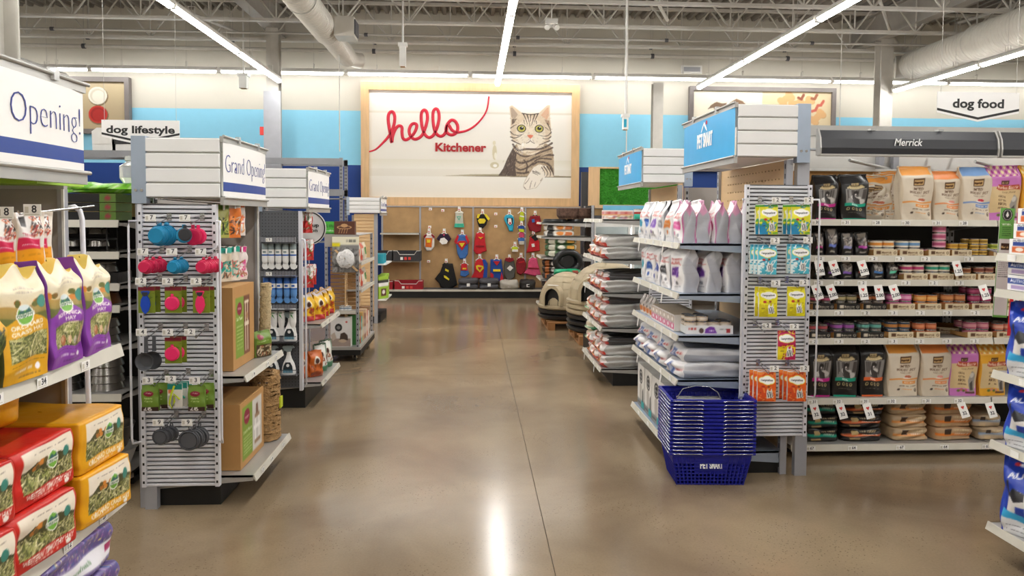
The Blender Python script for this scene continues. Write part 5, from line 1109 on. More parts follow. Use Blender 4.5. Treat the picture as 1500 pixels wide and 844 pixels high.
# --- cat food endcap R2
def a_rc(c, seed, big=''):
    a = Art(.2, .34, 'efecec', 120); a.ink(.2, .85, .70, .03, 'c83a3a', seed, .9); a.text('ROYAL', .5, .62, .05, 'c8352f', .5); a.rect(.1, .6, .95, .608, 'c83a3a'); a.poly([(.1, .34), (.25, .52), (.75, .55), (.85, .45), (.8, .34)], c); a.ink(.25, .7, .42, .03, 'f4f0f6', seed); a.ell(.35, .22, .07, .05, c); a.ell(.65, .2, .06, .05, '8a8a90'); a.ink(.2, .8, .1, .02, '9a9aa0', seed); return a
sp = sideart(.1, 'b0b1b8', 'c85f9a', 'dba0bf'); sg = sideart(.12, 'b3b4bc', 'e2e0e2', 'd2d2d6'); sk = sideart(.12, 'a2a2a8', 'e2e0e2', '1e1e20')
def rcbag(key, w_, d, h, art, s_, seed, taper=.42, side='ebe9ea'):
    if key not in GOODS: GOODS[key] = pack(w_, d, h, {'f': art, 'b': art, 'l': s_, 'r': s_, 't': 'dba0bf' if s_ is sp else 'e8e6e6'}, 26, 36, side=side, puff=.1, p=7, taper=taper, tw=.1, wr=.006, seed=seed, zig=.05 if s_ is sp else 0)
    return GOODS[key]
z = 1.439
for i in range(5):
    item('cat_food_bag', rcbag('pk%d' % (i % 2), .17, .098, .255, a_rc('d24a90', 1), sp, i % 2+1), f'pink topped white cat food bag on the top shelf, {ORD[i]} back from the aisle', 'cat food bag', 'cat food bags on the endcap top shelf', (1.335+.103*i, 4.595, z), -90+(-8 if i % 2 else 4))
for i, (c, nm, y, s_) in enumerate((('e88a3a', 'orange', 4.80, sg), ('8a8a92', 'black and grey', 5.0, sk), ('7a48b0', 'purple', 5.2, sg), ('3060b8', 'dark blue', 5.4, sg), ('38a0b8', 'teal', 5.58, sg))):
    for k in range(2): item('cat_food_bag', rcbag('t'+nm, .17, .12, .27, a_rc(c, i), s_, i), f'white cat food bag with {nm} panel, {["front", "rear"][k]} one on the top shelf', 'cat food bag', 'cat food bags on the endcap top shelf', (1.345+.13*k, y, z), -90+[3, -4, 5, -3, 2][i])
z = 1.129
for i in range(4):
    item('cat_food_bag', rcbag('s2%d' % (i % 2), .2, .105, .285, a_rc('6a3a9a', 5+i % 2), sg, 11+i % 2, taper=.25), f'tall silver sided bag with purple panel on the second shelf, {ORD[i]} back from the aisle', 'cat food bag', 'cat food bags on the endcap second shelf', (1.345+.145*i, 4.62, z), -90+[9, 12, 3, 7][i])
for i, (c, nm, y) in enumerate((('2a2a2e', 'black', 4.88), ('3c50a8', 'navy', 5.08), ('2858a8', 'blue', 5.29), ('2a98b0', 'turquoise', 5.5))):
    for k in range(2): item('cat_food_bag', rcbag('s3'+nm, .18, .12, .28, a_rc(c, i), sk if i % 2 == 0 else sg, 20+i, taper=.25), f'white cat food bag with {nm} panel, {["front", "rear"][k]} one on the second shelf', 'cat food bag', 'cat food bags on the endcap second shelf', (1.345+.13*k, y, z), -90+[5, -4, 8, -6][i])
# cans and cartons on the third shelf
z = .87
a = Art(.3, .055, 'eceaea', 60); a.ink(.06, .22, .5, .25, 'c8352f', 1, .9); a.ell(.33, .4, .05, .3, '5a4038'); a.poly([(.4, .1), (.42, .6), (.5, .85), (.6, .8), (.66, .1)], '7a3aa8'); a.ink(.43, .6, .3, .18, 'f2eaf6', 2); a.ink(.72, .92, .5, .12, '8a8a8a', 3); a.rect(.86, .15, .94, .6, 'b0343a')
t = thing('display_tray', 'white printed carton tray of tins on the endcap third shelf', 'display tray', None, loc=(1.48, 4.52, z))
O('front_wall', pack(.30, .004, .055, {'f': a}, 60, 12, side='eceaea', m='carton'), t); O('tray_body', MB().box(-.15, .002, 0, .15, .2, .003, 'white_plastic').box(-.15, .002, 0, -.147, .2, .05, 'white_plastic').box(.147, .002, 0, .15, .2, .05, 'white_plastic').mesh('tray'), t)
cm = canm('e6dcd0', 'c9b49a', .037, .036)
for lv in range(3):
    for c in range(4):
        for r_ in range(2):
            if lv == 2 and c > 1: continue
            item('food_can', cm, f'small cream tin, {["lower", "middle", "top"][lv]} layer, {ORD[c]} across, {["front", "rear"][r_]} row of the white tray', 'food can', 'tins in the white carton tray', (1.371+.075*c, 4.565+.076*r_, z+.004+lv*.0365))
a = Art(.1, .105, 'e8e2e0', 50); a.rect(.05, .1, .95, .45, 'd05a84'); a.rect(.05, .55, .95, .9, 'c8b8a8'); a.ell(.5, .28, .2, .12, 'f4ecf0'); a.ell(.5, .7, .2, .12, 'f6f0ea'); a.rect(0, .48, 1, .52, '6a5a50')
me = pack(.098, .2, .105, {'f': a, 't': 'c9b8a0'}, 16, 16, side='e3dcd4', m='carton')
for i in range(6): item('tin_carton', me, f'pink and white tin multipack on the endcap third shelf, {ORD[i]} from the white tray', 'carton', 'tin multipacks on the third shelf', (1.39, 4.62+.1*(i+1)-.03, z), -90)
a = Art(.08, .13, 'ded8d4', 50); a.rect(.1, .15, .9, .4, 'c8743a'); a.ell(.5, .62, .3, .18, '4a4448'); a.ell(.5, .62, .2, .1, 'f0ece8')
me = pack(.085, .06, .14, {'f': a}, 14, 18, side='cfcac6', puff=.3, p=5, taper=.4, wr=.003)
for i in range(4): item('treat_bag', me, f'small white treat bag at the far end of the third shelf, {ORD[i]} beyond the multipacks', 'treat bag', 'small treat bags on the third shelf', (1.33, 5.3+.1*i, z), -90)
# lying sacks on the fourth shelf
def a_sackend(acc, c2, seed):
    a = Art(.3, .11, 'e9e6e6', 60); a.poly([(.3, .1), (.38, .85), (.62, .85), (.7, .1)], c2); a.ink(.1, .3, .4, .2, acc, seed, .9); a.ink(.72, .95, .45, .2, acc, seed+1, .9); a.ell(.5, .5, .09, .25, 'f5f2f2', .7); return a
a = Art(.6, .11, 'a0a5af', 60); a.rect(.0, .55, 1, 1, 'cfcfd2'); a.ink(.1, .9, .25, .08, '9a9aa4', 1, .5); a.rect(.3, 0, .33, 1, 'a6a8b0')
tp = Art(.3, .6, 'dcd9da', 120); tp.rect(.25, .3, .75, .55, '3c4f9a'); tp.ink(.3, .7, .62, .04, 'c83a3a', 2, .9); tp.ink(.3, .7, .7, .04, 'c83a3a', 4, .9); tp.ink(.2, .8, .12, .03, '9a9aa0', 3)
sk1 = pack(.30, .60, .10, {'f': a_sackend('c83a3a', '3458a8', 1), 'r': a, 'l': a, 't': tp}, 24, 12, side='c4c5c9', puff=.04, p=8, q=3.5, wr=.008, seed=3)
sk2 = pack(.30, .58, .085, {'f': a_sackend('c83a3a', '3458a8', 5), 'r': a, 'l': a, 't': '9aa0aa'}, 24, 12, side='a0a5b0', puff=.04, p=8, q=3.5, wr=.01, seed=8)
z = .594
for r_, y in enumerate((4.64, 4.97, 5.28, 5.57)):
    for lv in range(2 if r_ < 3 else 2):
        item('cat_food_sack', sk1 if lv == 0 else sk2, f'white and grey cat food sack lying on the fourth shelf, {["lower", "upper"][lv]} of the {ORD[r_]} stack', 'cat food sack', 'sacks lying on the endcap fourth shelf', (1.575+.02*lv, y, z+.1*lv), -90+random.Random(r_*3+lv).uniform(-3, 5))
# cartons on the bottom
a = Art(.24, .32, 'e6e3de', 130); a.ell(.5, .72, .26, .17, '1e1e1e'); a.ell(.5, .72, .2, .125, 'e6e3de'); a.ell(.5, .72, .16, .1, '1e1e1e'); a.ink(.3, .7, .7, .03, 'f0f0f0', 1, .9); a.poly([(.35, .1), (.3, .5), (.5, .58), (.65, .5), (.7, .1)], 'bdb8b0'); a.poly([(.72, .12), (.75, .42), (.88, .5), (.95, .12)], '4c4844'); a.rect(0, .0, 1, .17, '8a8a88'); a.rect(.6, .02, 1, .17, '2aa0a0'); a.ink(.06, .55, .06, .05, '2a2a2a', 5, .9)
t2 = Art(.24, .2, 'd0ccc4', 60); t2.ell(.5, .5, .25, .2, '1e1e1e'); t2.ell(.5, .5, .2, .14, 'd0ccc4')
s2_ = Art(.2, .32, 'd8d5d0', 90); s2_.rect(0, 0, 1, .2, '8a8a88'); s2_.rect(.2, .25, .8, .5, 'b0aca4'); s2_.ell(.5, .7, .25, .12, '1e1e1e')
me = pack(.225, .26, .325, {'f': a, 'r': s2_, 't': t2, 'l': s2_}, 34, 40, side='d8d5d0', m='carton')
for i in range(5): item('litter_carton', me, f'black and white litter carton on the endcap bottom shelf, {ORD[i]} from the blue baskets', 'carton', 'litter cartons on the bottom shelf', (1.425, 4.62+.235*i, .142), -90+random.Random(i).uniform(-2, 2))
tk = MB().box(-.012, -.0015, -.07, .012, 0, 0, 'tag').mesh('strip')
for o, zz in ((R2, 1.437), (R2, 1.127), (R2, .868), (R2, .592), (R3, 1.575), (R3, .885), (R3, .165)):
    sh = [c for c in o.children if c.name.startswith('shelf')]; s = min(sh, key=lambda q: abs(max(v.co.z for v in q.data.vertices)-zz))
    xf, y0, y1 = (1.27, 4.47, 5.72) if o is R2 else (1.22, 6.86, 8.0)
    for q in (.25, .8): O('aisle_flag', tk, s, loc=(xf-.022, y0+(y1-y0)*q, zz-.03), rot=(0, math.radians(28), -math.pi/2))

# --- shopping baskets
def basket_parts():
    W0, D0, W1, D1, H = .395, .26, .475, .335, .21
    def P(u, v, t):  # u,v in -1..1, t height 0..1
        return (u*(W0+(W1-W0)*t)/2, v*(D0+(D1-D0)*t)/2, t*H)
    b = MB()
    def bar(p, q, w_=.004):
        b.tube([p, q], w_, 'basket_blue', 4)
    for s in (-1, 1):
        for i in range(19):
            u = -1+2*i/18
            if s == -1 and abs(u) < .42: bar(P(u, s, 0), P(u, s, .38), .0058)
            else: bar(P(u, s, 0), P(u, s, .85), .0058)
        for i in range(13): v = -1+2*i/12; bar(P(s, v, 0), P(s, v, .85), .0058)
    for j in range(9):
        t_ = .03+j*.105
        ring = [P(-1, -1, t_), P(1, -1, t_), P(1, 1, t_), P(-1, 1, t_)]
        for k in range(4): bar(ring[k], ring[(k+1) % 4], .0045)
    for s in (-1, 1):
        for q in ((P(-1, s, .68), P(1, s, .68), P(1, s, .94), P(-1, s, .94)), (P(s, -1, .68), P(s, 1, .68), P(s, 1, .94), P(s, -1, .94))):
            n_ = (0, s*.003, 0) if q[0][1] == q[1][1] else (s*.003, 0, 0)
            b.add(list(q)+[tuple(a_+c_ for a_, c_ in zip(v_, n_)) for v_ in q], [(0, 1, 2, 3), (7, 6, 5, 4), (0, 4, 5, 1), (3, 2, 6, 7), (0, 3, 7, 4), (1, 5, 6, 2)], 'basket_blue')
    b.box(-W0/2, -D0/2, 0, W0/2, D0/2, .006, 'basket_blue')
    b.add([P(-.42, -1.0, .36), P(.42, -1.0, .36), P(.42, -1.0, .78), P(-.42, -1.0, .78), P(-.42, -.97, .36), P(.42, -.97, .36), P(.42, -.97, .78), P(-.42, -.97, .78)], [(0, 1, 2, 3), (7, 6, 5, 4), (0, 4, 5, 1), (3, 2, 6, 7), (0, 3, 7, 4), (1, 5, 6, 2)], 'basket_blue')
    body = b.mesh('basket_body')
    b = MB(); e = .016
    for (x0, y0, x1, y1) in ((-W1/2-e, -D1/2-e, W1/2+e, -D1/2), (-W1/2-e, D1/2, W1/2+e, D1/2+e), (-W1/2-e, -D1/2, -W1/2, D1/2), (W1/2, -D1/2, W1/2+e, D1/2)): b.box(x0, y0, H-.014, x1, y1, H, 'basket_blue')
    rim = b.mesh('rim'); hs = []
    for s in (-1, 1):
        yy = -D1/2-e-.004; hs.append(MB().tube([(s*.06, yy, H-.012), (s*.075, yy-.003, H-.006), (s*.225, yy-.003, H-.006), (s*(W1/2+e+.003), yy+.02, H-.008), (s*(W1/2+e+.003), .1, H-.006)], .0028, 'chrome', 6).mesh('handle'))
    return body, rim, hs
bb, brm, bh = basket_parts(); bc = at(1043, 712, Z=0); NB = 15
for i in range(NB):
    t = thing('shopping_basket', f'blue plastic shopping basket, {"lowest" if i == 0 else "topmost" if i == NB-1 else ORD[i]+" up from the floor"} in the stack', 'basket', 'stacked shopping baskets', loc=(bc[0], bc[1]+.15, i*.0225), rz=math.radians(-3))
    O('body', bb, t); O('rim', brm, t)
    for h in bh: O('handle', h, t, label='chrome wire handle')
    if i == 0:
        q = O('name_plate', MB().box(-.07, -.004, 0, .07, 0, .03, 'basket_blue').mesh('p'), t, loc=(0, -.153, .105), rot=(math.radians(-10), 0, 0)); petsmart(q, 0, -.006, .003, .15)
    if i == NB-1:
        O('carry_wire', MB().tube([(-.20, -.1, .2), (-.14, 0, .235), (-.05, .03, .245), (.03, .02, .24), (.06, -.05, .225), (.055, -.15, .2)], .003, 'chrome', 6).mesh('wire'), t, label='raised chrome carry wire')

# --- middle endcap R3: kibble sacks
def a_r3end(seed):
    a = Art(.27, .11, 'ece8e6', 60); a.rect(0, 0, 1, .42, 'c8382c'); a.ell(.5, .62, .16, .3, 'e08a4a'); a.ell(.5, .68, .09, .18, '3a2a24'); a.ink(.1, .35, .7, .14, 'c83a30', seed, .9); a.ink(.1, .9, .15, .12, 'f4e8e4', seed); return a
s3 = Art(.62, .11, 'b4b2af', 70); s3.rect(.05, 0, .3, 1, 'c0beba'); s3.rect(.52, 0, .55, 1, '2a2a2c'); s3.rect(.72, 0, .73, 1, '8a8886'); s3.rect(.86, 0, .87, 1, '8a8886')
for i in range(8): s3.ink(.1, .48, .12+i*.1, .04, '8f8d8a', i, .35)
s3f = Art(.62, .11, 'c6c4c1', 70); s3f.a[:] = s3.a[:, ::-1]
r3m = [pack(.27, .62, .108, {'f': a_r3end(k), 'r': s3, 'l': s3f, 't': 'a9a7a4'}, 22, 12, side='b9b7b4', puff=.04, p=8, q=4, wr=.009, seed=40+k) for k in range(2)]
r3d = pack(.26, .6, .075, {'f': a_r3end(7), 'r': '4c4a4b', 'l': '4c4a4b', 't': '3c3a3b'}, 22, 12, side='5c5a5b', puff=.04, p=8, q=3.5, wr=.012, seed=51)
for sn, z, plan in (('second shelf', 1.202, (2, 2, 1)), ('third shelf', .887, (1, 1, 1)), ('fourth shelf', .557, (2, 2, 2)), ('bottom shelf', .167, (2, 2, 2))):
    for r_, n in enumerate(plan):
        for lv in range(n):
            item('kibble_sack', r3m[(r_+lv) % 2], f'grey kibble sack with red end, middle endcap {sn}, {["lower", "upper"][lv]} of the {ORD[r_]} stack', 'kibble sack', 'kibble sacks on the middle endcap', (1.545, 7.03+.31*r_, z+lv*.108), -90+random.Random(r_+lv).uniform(-2, 3))
        if r_ < 2 and sn != 'second shelf':
            item('kibble_sack', r3d, f'black topped sack crowning the {ORD[r_]} stack on the middle endcap {sn}', 'kibble sack', 'dark sacks on the middle endcap', (1.56, 7.04+.31*r_, z+n*.108), -90)
a = Art(.3, .085, 'ece6e0', 50); a.ink(.02, .98, .55, .3, 'c83a34', 1, .9); a.rect(0, .42, 1, .52, 'e08a3a'); a.speck(.02, .05, .98, .35, ['c8602a', '8a4a9a', '3a7a3a', 'c89a5a'], 30, .12, 2)
me = pack(.14, .28, .085, {'f': a, 'r': a, 't': 'e6e0da'}, 40, 12, side='e6e0da', m='carton')
for i in range(2): item('treat_carton', me, f'white and red treat carton lying on the middle endcap top shelf, {["lower", "upper"][i]} one', 'carton', 'treat cartons', (1.4, 7.1, 1.577+i*.042), -90) if i == 0 else None
for i in range(3): item('food_can', canm('c83a34', 'e8e4de', .04, .1), f'white tin with red band standing on the middle endcap top shelf, {ORD[i]} from the carton', 'food can', 'tall tins on the middle endcap', (1.60+.09*i, 7.1, 1.577))
t = thing('chew_roll', 'brown and green chew roll lying before the tall tins', 'chew', None, MB().cyl((-.14, 0, .025), (-.06, 0, .025), .025, 'cloth_teal', 12).cyl((-.06, 0, .025), (.14, 0, .025), .025, 'cloth_orange', 12).mesh('roll'), (1.68, 6.98, 1.577))

# --- igloo dog houses on pallets
mat('igloo_beige', 'b2a284', .5, var=.06, bump=.25, bscale=120); mat('igloo_black', '201f1f', .4)
def igloo(label, loc, R, H, rims, brims, rz):
    t = thing('dog_house', label, 'dog house', 'dome dog houses', loc=loc, rz=math.radians(rz)); zz = 0
    for k in range(brims): O('base_tray', MB().lathe([(R*.93, 0), (R*1.02, .02), (R*1.05, .06), (R*.97, .075)], 'igloo_black', 36).mesh('tray'), t, loc=(0, 0, zz), label='black lower tray'); zz += .075
    for k in range(rims): O('rim', MB().lathe([(R*.99, 0), (R*1.05, .02), (R*1.05, .05), (R*.98, .065)], 'igloo_beige', 36).mesh('rim'), t, loc=(0, 0, zz)); zz += .065
    # dome of separate blocks in courses
    b = MB(); nc = 6
    for c in range(nc):
        a0, a1 = math.pi/2*c/nc, math.pi/2*(c+1)/nc; nb = max(6, int(18*math.cos(a0)))
        for i in range(nb):
            for (g0, g1, aa, ab, rr) in ((i+.03, i+.97, a0+.012, a1-.012, 1.0),):
                st_ = 3; vs_ = []
                for j in range(st_+1):
                    th = 2*math.pi*((g0+(g1-g0)*j/st_)+(.5 if c % 2 else 0))/nb
                    for a_ in (aa, (aa+ab)/2, ab):
                        vs_.append((R*rr*math.cos(a_)*math.cos(th), R*rr*math.cos(a_)*math.sin(th), H*math.sin(a_)))
                b.add(vs_, [(3*j+k, 3*(j+1)+k, 3*(j+1)+k+1, 3*j+k+1) for j in range(st_) for k in range(2)], 'igloo_beige', True)
    b.lathe([(R*.985*math.cos(a), H*.985*math.sin(a)) for a in [math.pi/2*k/10 for k in range(11)]], 'igloo_beige', 36)
    O('dome', b.mesh('dome'), t, loc=(0, 0, zz))
    # entrance tunnel toward local -y
    w_, h_ = R*.36, H*.62; ar = [(w_*math.cos(a)*1.0, h_*.45+h_*.55*math.sin(a)) for a in [math.pi*k/14 for k in range(15)]]; out = [(w_, 0)]+ar+[(-w_, 0)]
    inn = [(x*.78, y*.86) for x, y in out]; b = MB(); n = len(out); y0, y1 = -R*1.12, -R*.45
    vs_ = [(x, y0, z_) for x, z_ in out]+[(x, y1, z_) for x, z_ in out]+[(x, y0, z_) for x, z_ in inn]+[(x, y1, z_) for x, z_ in inn]
    b.add(vs_, [(i, i+1, n+i+1, n+i) for i in range(n-1)], 'igloo_beige', True); b.add(vs_, [(i, 2*n+i, 2*n+i+1, i+1) for i in range(n-1)], 'igloo_beige'); b.add(vs_, [(2*n+i, 3*n+i, 3*n+i+1, 2*n+i+1) for i in range(n-1)], 'igloo_black', True)
    O('entrance', b.mesh('entrance'), t, loc=(0, 0, zz)); O('doorway_shade', MB().prism([(x*.99, z_) for x, z_ in inn], y0+.06, y0+.07, 'black_base').mesh('door'), t, loc=(0, 0, zz))  # black sheet added in the opening, its colour standing for the shade inside
    O('label', MB().box(-.08, -R*1.1, h_*1.02, .08, -R*.98, h_*1.03, 'tag').mesh('label'), t, loc=(0, 0, zz)); return t
mat('pallet_wood', '9a6b3f', .8, var=.2, scale=6)
def pallet(label, x0, x1, y0, y1):
    t = thing('wooden_pallet', label, 'pallet', 'wooden pallets')
    for i in range(7): yy = y0+(y1-y0-.09)*i/6; O('plank', MB().box(x0, yy, .095, x1, yy+.09, .113, 'pallet_wood').mesh('plank'), t)
    for xx in (x0, (x0+x1)/2-.05, x1-.1):
        for yy in (y0, (y0+y1)/2-.06, y1-.12): O('block', MB().box(xx, yy, .018, xx+.1, yy+.12, .095, 'pallet_wood').mesh('block'), t)
        O('plank', MB().box(xx, y0, 0, xx+.1, y1, .018, 'pallet_wood').mesh('plank'), t)
pallet('near wooden pallet under the big dome dog house', 1.33, 2.4, 9.05, 10.1)
pallet('far wooden pallet under the small dome dog house', 1.06, 2.0, 10.25, 11.3)
igloo('big beige dome dog house with stacked beige and black trays', (1.78, 9.6, .115), .52, .48, 3, 3, -30)
igloo('smaller beige dome dog house beyond the big one', (1.38, 10.75, .115), .40, .46, 1, 2, -35)
t = thing('carton', 'flat beige lid slab leaning beside the big dome dog house', 'lid', None, MB().box(2.02, 9.2, .78, 2.5, 9.26, .93, 'igloo_beige').mesh('lid'), (0, 0, 0)); bpy.data.objects.remove(t)
# green and white hay-like bags low beside R3
gb = pack(.26, .5, .11, {'f': a_end('d8d0b8', '2a7a48'), 'r': '2a6a44', 'l': 'd8d0b8'}, 20, 10, side='cfc8b0', puff=.04, p=5, q=2.4, wr=.012, seed=61)
t = thing('low_plinth', 'black low plinth beyond the middle endcap', 'plinth', None, MB().box(1.36, 8.12, 0, 1.9, 8.95, .17, 'black_base').mesh('plinth'))
for i in range(4): item('pet_food_sack', gb, f'cream and green sack on the plinth beyond the middle endcap, {["lowest", "second up", "third up", "topmost"][i]}', 'pet food sack', 'green sacks on the plinth', (1.58, 8.45+.02*i, .172+i*.112), -90+i*3)

# --- far right gondola R4
R4 = endcap('far endcap shelves of green and black sacks near the clothing wall', 1, 1.95, 1.12, 11.95, 12.75, [1.5, 1.27, .94, .58, .14], back='dark_back', zt=1.78, kick=1.3)
def fend(body, c1, c2, c3, seed):
    a = Art(.24, .1, body, 44); a.rect(.05, 0, .3, 1, c1); a.ell(.5, .5, .12, .36, c2); a.rect(.68, .2, .95, .8, c3); return a
f1 = pack(.5, .26, .095, {'f': fend('e4e0d8', '2c2a28', 'e08a3a', 'c86a2a', 1)}, 30, 10, side='ddd8d0', puff=.04, p=5, q=2.4, wr=.008, seed=71)
f2 = pack(.52, .26, .1, {'f': fend('3c5a38', 'd8d4c4', 'f0ece0', 'dca03a', 2), 'r': 'd9d4c0'}, 30, 10, side='4a6a44', puff=.04, p=5, q=2.4, wr=.006, seed=72)
f3 = pack(.34, .26, .1, {'f': fend('1c1a1b', 'b86a34', 'e6e0da', '4a5ab0', 3)}, 30, 10, side='1f1d1e', puff=.04, p=5, q=2.4, wr=.008, seed=73)
for i in range(2): item('kibble_sack', f1, f'white and black sack under the fuzzy bowls, {["lower", "upper"][i]} one', 'kibble sack', 'far endcap sacks', (1.42, 12.12+.0*i, 1.272+.097*i), 0)
for i in range(3): item('kibble_sack', f2, f'green and cream sack on the far endcap, {["lowest", "middle", "topmost"][i]} of its stack', 'kibble sack', 'far endcap sacks', (1.45, 12.12, .942+.101*i), 0)
for i in range(3): item('kibble_sack', f3, f'black sack with orange seal, {["lowest", "middle", "topmost"][i]} on the far endcap fourth shelf', 'kibble sack', 'far endcap sacks', (1.32, 12.12, .582+.101*i), 0)
for i in range(4): item('kibble_sack', f3, f'black and blue sack on the far endcap bottom shelf, {["lowest", "second up", "third up", "topmost"][i]}', 'kibble sack', 'far endcap sacks', (1.31, 12.12, .142+.101*i), 4)
mat('fuzzy_brown', '5c4438', .95, var=.5, scale=30, bump=.6, bscale=80)
for i, (px, w_) in enumerate(((838, .2), (850, .17))):
    t = thing('pet_bed', f'brown fuzzy round pet bed on the far endcap top shelf, {["left", "right"][i]} one', 'pet bed', 'fuzzy round beds', loc=(at(px, 300, Y=12.2)[0]+i*.12-.05, 12.25, 1.56))
    O('wall', MB().lathe([(w_*.8, 0), (w_, .05), (w_*1.02, .17), (w_*.85, .18), (w_*.8, .1)], 'fuzzy_brown', 22).mesh('wall'), t)
for i in range(2): thing('seat_pad', f'black round pad under the fuzzy beds, {["left", "right"][i]} one', 'pad', 'black pads', MB().lathe([(.2, 0), (.21, .02), (.19, .055)], 'black_plastic', 22).mesh('pad'), (1.42+.4*i-.05, 12.25, 1.502))
t = thing('pet_bed', 'black oval pet bed tipped up in front of the far endcap shelves', 'pet bed', None, loc=(at(832, 385, Y=11.7)[0], 11.72, at(832, 397, Y=11.7)[2]), rz=.2)
O('wall', MB().tube([(.2*math.cos(a), 0, .15+.15*math.sin(a)) for a in [2*math.pi*k/22 for k in range(22)]], .055, 'black_plastic', 8, True).mesh('ring'), t); O('cushion', MB().lathe([(.16, 0), (.1, .03)], 'black_plastic', 18, T=TR(0, .02, .15) @ RX(90)).mesh('c'), t)
gs = pack(.42, .2, .11, {'f': fend('179a68', '179a68', '0f7a50', '8a3a2a', 4)}, 24, 8, side='158a5c', puff=.05, p=5, q=2.4, wr=.01, seed=81)
pf = at(815, 405, Y=11.65)
t = thing('floor_stand', 'narrow black stand holding the green sack before the far endcap', 'stand', None, MB().box(1.2, 11.45, 0, 1.85, 11.88, .66, 'black_base').mesh('stand'))
item('kibble_sack', gs, 'bright green sack beneath the tipped black pet bed', 'kibble sack', None, (1.50, 11.65, .662))
# freezer with glass doors
t = thing('glass_freezer', 'white upright glass-door freezer behind the middle endcap', 'freezer', loc=(0, 0, 0)); fx0, fx1, fy = 2.12, 4.2, 13.0
O('cabinet', MB().box(fx0-.06, fy+.03, 0, fx0, fy+.5, 1.62, 'white_metal').box(fx1, fy+.03, 0, fx1+.06, fy+.5, 1.62, 'white_metal').box(fx0, fy+.46, 0, fx1, fy+.5, 1.62, 'white_metal').box(fx0-.06, fy, 1.5, fx1+.06, fy+.5, 1.62, 'dark_grey').box(fx0, fy, 0, fx1, fy+.5, .16, 'dark_grey').mesh('cabinet'), t)
mat('cold_tube', 'dff2fa', emit=4, var=0)
for i in range(3):
    a_, c_ = fx0+i*(fx1-fx0)/3, fx0+(i+1)*(fx1-fx0)/3
    d_ = O('door', MB().box(a_+.01, fy-.03, .18, a_+.06, fy+.02, 1.48, 'white_metal').box(c_-.06, fy-.03, .18, c_-.01, fy+.02, 1.48, 'white_metal').box(a_+.06, fy-.03, 1.42, c_-.06, fy+.02, 1.48, 'white_metal').box(a_+.06, fy-.03, .18, c_-.06, fy+.02, .24, 'white_metal').mesh('door'), t)
    O('pane', MB().box(a_+.06, fy-.01, .24, c_-.06, fy-.004, 1.42, 'glass').mesh('pane'), d_)
    O('handle', MB().box(c_-.045, fy-.06, .6, c_-.03, fy-.03, 1.1, 'chrome').mesh('handle'), d_)
    O('lamp', MB().box(a_-.015, fy+.05, .25, a_+.015, fy+.08, 1.4, 'cold_tube').mesh('lamp'), t)
for z_ in (.45, .75, 1.05): O('shelf', MB().box(fx0, fy+.1, z_, fx1, fy+.46, z_+.02, 'white_metal').mesh('shelf'), t)
fr = random.Random(5)
for z_ in (.47, .77, 1.07):
    for i in range(9):
        cc = fr.choice(['3a5a6a', '6a8a9a', '8a4a6a', '2a3a4a', 'a8b8c0']); item('frozen_pack', pack(.17, .08, .2, {}, 4, 4, side=cc, puff=.2, p=5, wr=.01, seed=i), f'frozen food pack behind the freezer glass, {ORD[i]} on its {["lower", "middle", "upper"][int((z_-.47)/.3+.5)]} shelf', 'frozen food pack', 'packs in the freezer', (fx0+.15+.225*i, fy+.3, z_))
mat('blue_poster', '6fb8d8', .5)
thing('poster', 'light blue strip poster on top of the freezer', 'poster', None, MB().box(2.3, 12.97, 1.63, 3.3, 12.99, 1.8, 'blue_poster').mesh('poster'))
# grass panel
xg0, xg1 = at(862, 280, Y=13.6)[0], at(1000, 280, Y=13.6)[0]; zg1, zg0 = at(900, 245, Y=13.6)[2], at(900, 305, Y=13.6)[2]
t = thing('grass_panel', 'maple framed panel of green artificial grass right of the cat picture', 'wall panel')
for a_ in ((xg0, zg0, xg0+.2, zg1), (xg1-.1, zg0, xg1, zg1), (xg0+.2, zg0, xg1-.1, zg0+.06), (xg0+.2, zg1-.03, xg1-.1, zg1)): O('frame', MB().box(a_[0], 13.55, a_[1], a_[2], 13.63, a_[3], 'maple_frame').mesh('f'), t)
O('leg', MB().box(xg0, 13.6, 0, xg0+.1, 13.66, zg0, 'maple_frame').box(xg1-.1, 13.6, 0, xg1, 13.66, zg0, 'maple_frame').mesh('leg'), t)
b = MB(); r = random.Random(4); vs_ = []; fs_ = []
for i in range(9000):
    x, z_ = r.uniform(xg0+.2, xg1-.1), r.uniform(zg0+.06, zg1-.03); dx, dz = r.uniform(-.02, .02), r.uniform(-.02, .02); o = len(vs_); vs_ += [(x-.006, 13.6, z_), (x+.006, 13.6, z_+.003), (x+dx, 13.6-.035, z_+dz)]; fs_.append((o, o+1, o+2))
b.add(vs_, fs_, 'grass'); b.box(xg0+.2, 13.6, zg0+.06, xg1-.1, 13.61, zg1-.03, 'grass'); O('grass', b.mesh('grass'), t, kind='stuff')
t = thing('support_post', 'dark grey post between the cat picture and the grass panel', 'post', None, MB().box(at(852, 260, Y=13.9)[0], 13.9, 0, at(866, 260, Y=13.9)[0], 14.0, at(852, 252, Y=13.9)[2], 'dark_grey').mesh('box'))

